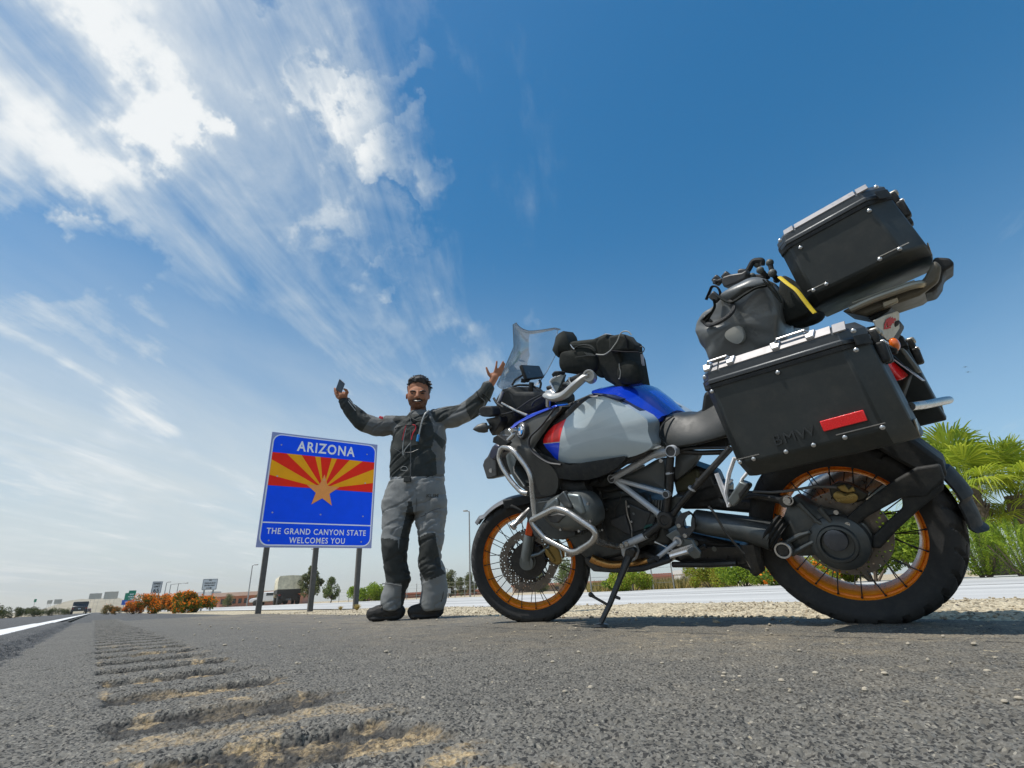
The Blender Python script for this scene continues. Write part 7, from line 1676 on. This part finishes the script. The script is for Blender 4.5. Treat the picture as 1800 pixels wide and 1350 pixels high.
# ---------------------------------------------------------------- far hill and buildings
def hill():
    mb = MB(); nx, ny = 60, 14; dirs = [(-160+ (560)*i/nx) for i in range(nx+1)]; vs_ = []
    prof = [(-160, 2), (-40, 3), (40, 5), (80, 7), (110, 11), (135, 16), (160, 20), (178, 21), (195, 19), (215, 20), (240, 15), (290, 10), (340, 7), (400, 3)]
    for i, u in enumerate(dirs):
        hh = np.interp(u, [p[0] for p in prof], [p[1] for p in prof])
        for j in range(ny+1):
            d_ = 620+900*j/ny; p = gpt(u, d_); z_ = (hh*1.7*(math.sin(min(j/ny*1.6, 1.57))**1.5)+7*(vnoise(np.array([i*.55]), np.array([j*.5]), 3)[0]-.5)*(hh/14)+4*(vnoise(np.array([i*1.7]), np.array([j*1.3]), 9)[0]-.5)*(hh/14))*(d_/1000)*.55
            vs_.append((p.x, p.y, z_-.5))
    mb.add(vs_, [(i*(ny+1)+j, (i+1)*(ny+1)+j, (i+1)*(ny+1)+j+1, i*(ny+1)+j+1) for i in range(nx) for j in range(ny)])
    o = mb.build('hill', soil_mat('hill_soil', (.30, .25, .16), (.42, .36, .25), .25, False), ang=80); o['kind'] = 'structure'
hill()
M_SALM = mat('salmon_render', (.55, .26, .18), .8, var=.08, vscale=.5); M_ROOFP = mat('pale_roof', (.60, .42, .33), .7, var=.08, vscale=.4); M_WDK = mat('dark_window', (.03, .035, .04), .2, var=0)
def at_frame(u, d_, yaw): p = gpt(u, d_); return frame_mat(p, v2r((math.cos(yaw), math.sin(yaw), 0)), v2r((-math.sin(yaw), math.cos(yaw), 0)), (0, 0, 1))
def building(u0, u1, d_, v_top, v_base, label, wall, roof, yaw=R(6), win=0):
    W_ = (place(u1, 1050, d_)-place(u0, 1050, d_)).length; z1 = place((u0+u1)/2, v_top, d_).z; z0 = -0.4
    root = empty('station_building' if win else 'building', label=label, cat='building', mw=at_frame((u0+u1)/2, d_, yaw)); dp = W_*.35
    q = MB(); q.box((0, dp/2, (z0+z1*.74)/2), (W_, dp, z1*.74-z0)); q.build('wall', wall, root)
    q = MB(); q.box((0, dp/2-.6, z1*.87), (W_*1.03, dp+1.6, z1*.26)); q.build('roof', roof, root)
    for k in range(win):
        q = MB(); q.box((-W_*.44+W_*.88*k/max(win-1, 1), -.03, z1*.38), (W_*.035, .12, z1*.34)); q.build('window', M_WDK, root)
    return root
building(385, 545, 105, 1039, 1056, 'long low salmon building with a pale flat roof behind the sign posts', M_SALM, M_ROOFP, R(4), 14)
building(318, 388, 118, 1041, 1055, 'low salmon building with a white canopy behind the orange bushes', M_SALM, mat('white_roof', (.62, .6, .58), .6, var=.05), R(4), 6)
building(640, 850, 130, 1040.5, 1050, 'low reddish building seen behind the legs of the person', M_SALM, mat('red_roof', (.40, .14, .09), .7, var=.1), R(4), 10)
building(900, 1075, 140, 1024, 1036, 'low tan building seen through the front wheel', mat('tan_render', (.40, .30, .22), .8, var=.1), M_SALM, R(4), 8)
building(1110, 1215, 150, 1008, 1020, 'far pinkish building under the motorcycle', mat('pink_render', (.50, .32, .26), .8, var=.1), MATS['red_roof'], R(4), 6)
building(1190, 1290, 120, 1000, 1018, 'low white building seen under the motorcycle behind the yellow shrub', mat('white_render', (.65, .63, .6), .8, var=.05), MATS['white_roof'], R(4), 5)
# trees and bushes of the middle distance
tree_at(530, 571, 995, 62, 'slender grey green tree behind the middle post of the welcome sign', [L_SAGE, L_OLV], 51, 3600, .22)
tree_at(570, 602, 1014, 60, 'low grey green tree between two posts of the welcome sign', [L_SAGE, L_GRN], 52, 3000, .15)
bush_at(622, 673, 1021, 42, 'round lime green bush right of the welcome sign posts', [L_LIM, L_GRN], 53, 5200)
for i, (u0, u1, vt, d_) in enumerate(((778, 806, 1003, 70), (800, 820, 1016, 66), (812, 838, 1006, 74), (934, 966, 1002, 66), (975, 1014, 983, 72), (838, 872, 1015, 80), (454, 480, 1042, 85), (398, 422, 1044, 88))):
    lab = ('olive tree left of the row behind the rider', 'short olive tree in the row behind the rider, second from left', 'olive tree just left of the front wheel', 'tree seen through the left half of the front wheel', 'taller tree seen through the rim of the front wheel', 'low spreading tree behind the front tyre', 'small round tree in front of the salmon building, right', 'small round tree in front of the salmon building, left')[i]
    tree_at(u0, u1, vt, d_, lab, [L_SAGE, L_OLV] if i != 4 else [L_SAGE, L_GRN], 60+i, 2600, .15, group='trees of the middle distance')
bush_at(1070, 1148, 1000, 19, 'yellow green bush behind the side stand of the motorcycle', [L_LIM, L_YEL], 71, 4200, .045)
bush_at(1060, 1100, 1016, 20.5, 'low green bush left of the side stand', [L_GRN, L_LIM], 76, 1600, .04)
bush_at(1208, 1284, 985, 17.0, 'dry yellow green shrub under the middle of the motorcycle', [L_YEL, L_LIM], 72, 5200, .033)
bush_at(1268, 1340, 980, 16.0, 'fresh green bush with a few orange blooms left of the rear wheel', [L_LIM, L_GRN, L_ORG], 73, 5200, .030, 25, fsize=.05)
bush_at(1320, 1396, 975, 15.2, 'bush with orange blooms close to the left edge of the rear wheel', [L_GRN, L_LIM, L_ORG], 74, 4000, .030, 130, fsize=.05)
bush_at(1395, 1490, 985, 14.6, 'bush with red orange flowers seen through the rear wheel', [L_LIM, L_YEL, L_ORG], 75, 4600, .032, 600)
bush_at(1470, 1590, 905, 14.4, 'leafy green shrub behind the spokes of the rear wheel', [L_LIM, L_GRN], 77, 8000, .04)
bush_at(1560, 1670, 875, 14.0, 'tall leafy shrub behind the rear tyre', [L_LIM, L_GRN], 78, 8000, .04)
# dry grass bank beyond the ramp, left of the shrubs
def grass_bank():
    rg = np.random.default_rng(5); mb = MB(); n = 9000
    u = rg.uniform(1030, 1290, n); d_ = rg.uniform(24, 44, n)
    pts = np.array([tuple(gpt(a, b_)) for a, b_ in zip(u, d_)]); hgt = rg.uniform(.15, .55, n)
    for (p, h_) in zip(pts, hgt):
        dx_, dy_ = rg.normal(0, .12, 2); w2 = .035
        o = len(mb.v); mb.v += [(p[0]-w2, p[1], p[2]-.05), (p[0]+w2, p[1], p[2]-.05), (p[0]+dx_, p[1]+dy_, h_)]; mb.f.append((o, o+1, o+2)); mb.mi.append(int(rg.random() < .4))
    o = finish(mb, 'dry_grass', [leaf_mat('grass_straw', (.38, .29, .10), (.50, .40, .16), (.42, .33, .12)), L_OLV], None); o['kind'] = 'stuff'
grass_bank()
# feathery shrub at the right edge and the fan palm behind it
def feathery(u, dist, h, w_, label, seed):
    rg = np.random.default_rng(seed); root = empty('feathery_shrub', gpt(u, dist), label, 'shrub'); mb = MB()
    for i in range(120):
        a = rg.uniform(0, 6.28); L = h*rg.uniform(.65, 1.1); lean = rg.uniform(.15, .95)*w_*.5; tip = Vector((math.cos(a)*lean, math.sin(a)*lean, L*(1-.25*lean/(w_*.5)))); b0 = Vector((math.cos(a)*.12*w_*rg.random(), math.sin(a)*.12*w_*rg.random(), 0))
        path = [b0+(tip-b0)*t+Vector((0, 0, L*.22*math.sin(math.pi*t))) for t in np.linspace(0, 1, 12)]
        mi = int(rg.random() < .4)
        for k in range(1, 12):
            p, tdir = path[k], (path[k]-path[k-1]).normalized(); sd_ = tdir.cross(Vector((rg.normal(), rg.normal(), rg.normal()))).normalized()
            for s in (-1, 1):
                for q_ in range(2):
                    bl_ = (tdir*.75+sd_*s*(.55+.3*q_)).normalized()*h*.075*rg.uniform(.6, 1.2); w2 = tdir.cross(bl_).normalized()*h*.0075+sd_*.003
                    o = len(mb.v); pp_ = p-(path[k]-path[k-1])*q_*.5; mb.v += [tuple(pp_-w2), tuple(pp_+w2), tuple(pp_+bl_)]; mb.f.append((o, o+1, o+2)); mb.mi.append(mi)
    finish(mb, 'fronds', [L_LIM, L_GRN], root)
    st = MB()
    for i in range(10):
        a = rg.uniform(0, 6.28); st.tube([(math.cos(a)*.05, math.sin(a)*.05, -.05), (math.cos(a)*w_*.2, math.sin(a)*w_*.2, h*.6)], [.02, .006], 5)
    st.build('stem', M_BARK, root)
feathery(1728, 13.2, hgt(1728, 905, 13.2), 2.0, 'feathery lime green shrub beside the rear wheel at the right edge', 81)
feathery(1800, 12.8, hgt(1800, 915, 12.8), 1.8, 'lower feathery green shrub cut by the right edge of the photo', 82)
def palm(u, dist, h, label, seed):
    rg = np.random.default_rng(seed); root = empty('fan_palm', gpt(u, dist), label, 'palm tree')
    tk_ = MB(); tk_.tube([(0, 0, -.1), (.02, .02, h*.3), (0, .0, h*.62)], [.30, .24, .20], 14)
    for i in range(60):
        a = rg.uniform(0, 6.28); z_ = h*rg.uniform(.08, .62); d = Vector((math.cos(a), math.sin(a), 0)); p = d*.2+Vector((0, 0, z_)); tk_.tube([p, p+d*.10+Vector((0, 0, .16))], [.05, .012], 5, flat=.5)
    tk_.build('trunk', M_BARK, root)
    hub = Vector((0, 0, h*.62)); n_ = 0
    specs = []
    for i in range(24):
        a = rg.uniform(0, 6.28); el = rg.uniform(-.65, 1.45); specs.append((a, el, rg.uniform(.9, 1.2)))
    for (a, el, sc_) in specs:
        d = Vector((math.cos(a)*math.cos(el), math.sin(a)*math.cos(el), math.sin(el))); pl = h*.25*sc_; R_ = h*.29*sc_*(.7 if el < -.5 else 1)
        mb = MB(); base = hub+d*.12; mid_ = hub+d*pl*.6+Vector((0, 0, .04*h)); top = hub+d*pl
        mb.cur = 1; mb.tube([base, mid_, top], [.022, .016, .012], 5, flat=.6); mb.cur = 0
        side = d.cross(Vector((0, 0, 1))); side = side.normalized() if side.length > .1 else Vector((1, 0, 0)); nrm = side.cross(d).normalized()
        nb = 40
        for k in range(nb):
            t = -1.95+3.9*k/(nb-1); L = R_*(1-.18*abs(t)/1.95)*rg.uniform(.88, 1.08); ld = (d*math.cos(t)+side*math.sin(t)).normalized()
            fold = nrm*(.010 if k % 2 else -.010); wv = ld.cross(nrm).normalized()*R_*.022
            p1 = top+ld*L*.55+fold+nrm*.02*h*.2; droop = Vector((0, 0, -1))*L*rg.uniform(.10, .48); p2 = top+ld*L*.82+droop*.45; p3 = top+ld*L*.98+droop*1.15+Vector((rg.normal(0, .02), rg.normal(0, .02), 0))
            o = len(mb.v); mb.v += [tuple(x) for x in (top, p1-wv, p1+wv, p2-wv*.55, p2+wv*.55, p3)]
            mb.f += [(o, o+1, o+2), (o+1, o+3, o+4, o+2), (o+3, o+5, o+4)]; mi = 2 if (el < -.58) else (1 if el > .9 and rg.random() < .3 else 0); mb.mi += [mi]*3
        finish(mb, 'frond', [L_PALM, L_LIM, L_BRN], root)
L_PALM = leaf_mat('palm_green', (.17, .25, .02), (.50, .52, .05), (.28, .36, .03), .45)
palm(1755, 16.5, 3.15, 'young fan palm with bright green fronds behind the rear mudguard', 91)
palm(1838, 17.0, 2.8, 'fan palm with drooping fronds cut by the right edge of the photo', 92)
# ---------------------------------------------------------------- lamps, fence, traffic
def lamp(u, v_top, dist, label, arm=.9, sgn=1):
    root = empty('street_lamp', gpt(u, dist), label, 'street lamp', 'street lamps'); h = place(u, v_top, dist).z
    q = MB(); q.tube([(0, 0, -.2), (0, 0, h*.5), (0, 0, h)], [.085, .07, .055], 10); q.build('pole', M_POST, root)
    ax = v2r((sgn, 0, 0)); q = MB(); q.tube([Vector((0, 0, h-.05)), Vector((0, 0, h+.06))+ax*arm*.5, Vector((0, 0, h+.08))+ax*arm], [.04, .035, .03], 8); q.build('arm', M_POST, root)
    q = MB(); c = Vector((0, 0, h+.07))+ax*arm; q.box(c, (.42, .30, .11), Matrix.Rotation(math.atan2(ax.y, ax.x), 3, 'Z')); q.build('lamp_head', M_POST, root, bevel=.03)
lamp(826, 899, 48, 'nearest street lamp just left of the front wheel', .35, -1)
lamp(443, 994, 80, 'slim street lamp left of the welcome sign', .5, 1)
lamp(554, 966, 72, 'street lamp hidden behind the middle post of the welcome sign', .5, -1)
lamp(787, 1000, 110, 'far street lamp seen between the legs of the person', .5, -1)
lamp(298, 1024, 105, 'short street lamp right of the speed limit sign', .4, 1)
lamp(306, 1027, 108, 'street lamp with a long arm over the far lot', 2.6, 1)
lamp(319, 1026, 110, 'street lamp right of the long-armed one, over the far lot', 1.4, 1)
lamp(410, 1043, 140, 'tiny far street lamp above the salmon roof', .5, 1)
def fence(u0, u1, dist, label, n, d2=None):
    d2 = d2 or dist; root = empty('wire_fence', gpt(u0, dist), label, 'fence'); o = gpt(u0, dist); P = [gpt(u0+(u1-u0)*i/(n-1), dist+(d2-dist)*i/(n-1))-o for i in range(n)]
    for p in P:
        q = MB(); q.tube([p+Vector((0, 0, -.1)), p+Vector((0, 0, 1.25))], .028, 6); q.build('post', M_POST, root)
    for h in (.25, .55, .85, 1.15):
        q = MB(); q.tube([p+Vector((0, 0, h)) for p in P], .006, 4); q.build('wire', M_POST, root)
fence(1036, 1180, 22, 'wire fence with steel posts behind the side stand', 5, 24)
fence(600, 850, 55, 'far wire fence behind the rider and the sign posts', 16, 44)
def box_truck(u0, u1, v0, dist, label):
    root = empty('cargo_truck', label=label, cat='truck', mw=at_frame((u0+u1)/2, dist, R(28)))
    W_ = 2.5; H_ = place((u0+u1)/2, v0, dist).z; M_CV = mat('tan_patched_canvas', (.62, .57, .42), .9, var=.40, vscale=2.2, bump=.6, bscale=4); M_UND = mat('truck_underside', (.03, .026, .022), .7, var=.2)
    q = MB(); rings = []
    for y in (0, .6, 2, 3.4, 4.8, 5.4):
        rings.append([Vector((x*W_/2*(1+.02*math.sin(y*3)), y, z_)) for x, z_ in ((-1, 1.5), (-1.02, 2.2), (-.99, H_-.15), (-.9, H_), (.0, H_+.06), (.9, H_), (.99, H_-.15), (1.02, 2.2), (1, 1.5))])
    q.loft(rings); q.build('canvas_cover', M_CV, root)
    q = MB(); q.box((0, 2.7, 1.30), (W_, 5.4, .42)); q.box((0, 2.7, .85), (1.6, 5.4, .5)); q.build('cargo_bed', M_UND, root)
    q = MB(); q.box((0, 6.6, 1.6), (2.3, 1.9, 1.7)); q.build('cab', mat('tan_cab', (.28, .25, .18), .6, var=.1), root, bevel=.12)
    for x in (-.95, .95):
        for y in (.9, 2.0, 6.7):
            q = MB(); q.lathe([(-.16, .0005), (-.16, .42), (-.10, .50), (.10, .50), (.16, .42), (.16, .0005)], (x, y, .5), (1, 0, 0), (0, 0, 1), 20); q.build('wheel', M_RUB, root)
    for x in (-1.0, 1.0):
        q = MB(); q.box((x, -.03, .95), (.22, .06, .12)); q.build('tail_light', mat('dull_red_lens', (.25, .02, .02), .3, var=0), root)
    for x in (-.55, .55):
        q = MB(); q.box((x, -.04, .62), (.5, .04, .5)); q.build('mud_flap', M_UND, root)
    q = MB(); q.box((0, -.02, .78), (2.2, .10, .14)); q.build('bumper', M_UND, root)
box_truck(494, 535, 1012, 62, 'tan canvas covered cargo truck seen from behind between the sign posts')
def car(u, dist, L, W_, H_, yaw, paint, label, name, cat, pickup=False):
    root = empty(name, label=label, cat=cat, mw=at_frame(u, dist, yaw))
    if pickup: prof = [(-L/2, .55), (-L/2, 1.15), (-L*.08, 1.2), (-L*.04, H_), (L*.20, H_), (L*.30, 1.15), (L*.48, 1.05), (L/2, .85), (L/2, .5)]
    else: prof = [(-L/2, .5), (-L/2, .95), (-L*.40, 1.05), (-L*.25, H_), (L*.12, H_), (L*.27, 1.0), (L*.47, .88), (L/2, .7), (L/2, .42)]
    q = MB(); q.prism([Vector((-W_/2, x, z_)) for x, z_ in prof], (W_, 0, 0)); q.build('body', paint, root, bevel=.10, segs=3)
    q = MB(); zr = 1.2 if pickup else 1.05; yb = -L*.055 if pickup else -L*.355
    q.box((0, yb, (zr+H_)/2), (W_*.78, .05, (H_-zr)*.62)); q.build('rear_window', M_WDK, root)
    for s in (-1, 1):
        q = MB(); q.box((s*W_/2*1.0, L*.06 if pickup else -L*.06, (zr+H_)/2), (.03, L*.22, (H_-zr)*.6)); q.build('side_window', M_WDK, root)
        q = MB(); q.box((s*W_*.42, -L/2-.01, .9), (W_*.12, .04, .22)); q.build('tail_light', MATS['dull_red_lens'], root)
        for y in (-L*.32, L*.32):
            q = MB(); q.lathe([(-.11, .0005), (-.11, .30), (-.07, .36), (.07, .36), (.11, .30), (.11, .0005)], (s*(W_/2-.08), y, .36), (1, 0, 0), (0, 0, 1), 18); q.build('wheel', M_RUB, root)
    q = MB(); q.box((0, -L/2-.03, .55), (W_*.92, .10, .18)); q.build('bumper', mat('dark_bumper', (.04, .04, .04), .5), root)
    q = MB(); q.box((0, -L/2-.02, .82), (.34, .03, .15)); q.build('number_plate', M_SGNW, root)
car(158.5, 118, 5.6, 2.05, 1.95, R(38.2), mat('black_truck_paint', (.012, .012, .013), .25, var=.05, coat=.6), 'black pickup truck driving away on the highway', 'pickup_truck', 'pickup truck', True)
car(172.5, 230, 4.6, 1.8, 1.45, R(38.2), mat('dark_red_paint', (.06, .02, .02), .3, var=.05, coat=.6), 'dark car farther ahead, right of the black pickup', 'car', 'car')
car(483, 78, 4.8, 1.85, 1.6, R(90), mat('white_car_paint', (.62, .62, .62), .3, var=.03, coat=.6), 'white parked car behind the left post of the welcome sign', 'parked_car', 'car')
road_sign('warning_board', 'small white board on the far ramp between the legs of the person', 784, 1034.5, 793, 1043, 40, M_SGNW, [], 1, M_SGNK)
# pebbles lying on the shoulder
def pebbles():
    rg = np.random.default_rng(21); q = MB(); q.ball((0, 0, 0), 1, 6); me0 = None
    mb = MB()
    for i in range(300):
        a = rg.uniform(-45, 45); r_ = .9+6*rg.random()**1.5; d = v2r((math.sin(R(a))*r_, math.cos(R(a))*r_, 0))
        if d.x < .42 or d.x > 2.3: continue
        s = rg.uniform(.0015, .005)*(1+r_*.25); t = MB(); t.ball((0, 0, 0), s*.8, 8, (rg.uniform(.7, 1.5), rg.uniform(.7, 1.3), rg.uniform(.5, .8)))
        mb.add([(x+d.x, y+d.y, z_+s*.4+.001) for x, y, z_ in t.v], t.f)
    o = mb.build('loose_pebbles', mat('pebble', (.40, .35, .27), .9, var=.3, vscale=90)); o['kind'] = 'stuff'
pebbles()
# two birds far off on the right
for (u, v, lab) in ((1697, 645, 'upper of two tiny far birds in the sky on the right'), (1702, 654, 'lower of two tiny far birds in the sky on the right')):
    p = place(u, v, 90); q = MB(); ex = v2r((1, 0, 0)); fz = Vector((0, 0, 1)); fy = v2r((0, 1, 0)); M_BIRD = mat('bird_dark', (.05, .06, .07), .7, var=0)
    q.tube([p-fy*.18, p-fy*.05, p+fy*.16], [.01, .05, .012], 8)
    for s in (-1, 1): q.add([p+fy*.07, p-fy*.07, p+ex*s*.28+fz*(.04)-fy*.03, p+ex*s*.30+fz*.04+fy*.02, p+ex*s*.46-fz*.16, p+ex*s*.13+fz*.05+fy*.07], [(0, 5, 3, 2, 1), (2, 3, 4)])
    o = q.build('bird', M_BIRD); tag(o, lab, 'bird')

# dry tuft of weeds at the foot of the right sign post, and sparse weeds along the verge
def tuft(u, dist, h, n, label, seed, group=None):
    rg = np.random.default_rng(seed); root = empty('dry_weed', gpt(u, dist), label, 'weed', group); mb = MB()
    for i in range(n):
        a = rg.uniform(0, 6.28); L = h*rg.uniform(.5, 1.1); sp = rg.uniform(.2, 1.3)*h; b0 = Vector((math.cos(a)*.05*h, math.sin(a)*.05*h, -.01)); t1 = b0+Vector((math.cos(a)*sp*.5, math.sin(a)*sp*.5, L*.8)); t2 = b0+Vector((math.cos(a)*sp, math.sin(a)*sp, L*.75)); w2 = Vector((-math.sin(a), math.cos(a), 0))*.004
        o = len(mb.v); mb.v += [tuple(x) for x in (b0-w2, b0+w2, t1-w2*.7, t1+w2*.7, t2)]; mb.f += [(o, o+1, o+3, o+2), (o+2, o+3, o+4)]; mb.mi += [0, 0]
    finish(mb, 'blades', [MATS['grass_straw']], root)
tuft(632, 9.2, .11, 160, 'dry brown weed on the gravel right of the right sign post', 5)
tuft(604, 10.2, .08, 90, 'small dry weed on the gravel between the sign posts', 6)
# ---------------------------------------------------------------- dusty air between here and the far hill
def haze():
    q = MB(); c = gpt(500, 700); q.box((-250, 700, 38), (3400, 2600, 80)); ma = bpy.data.materials.new('dusty_air'); ma.use_nodes = True; t = NT(ma.node_tree); t.n.clear()
    v = t.new('ShaderNodeVolumePrincipled'); v.inputs['Color'].default_value = (.96, .95, .92, 1); v.inputs['Density'].default_value = .00032; v.inputs['Anisotropy'].default_value = .3
    o_ = t.new('ShaderNodeOutputMaterial'); t.l.new(v.outputs[0], o_.inputs['Volume'])
    o = q.build('haze', ma, smooth=False); o['kind'] = 'stuff'
haze()
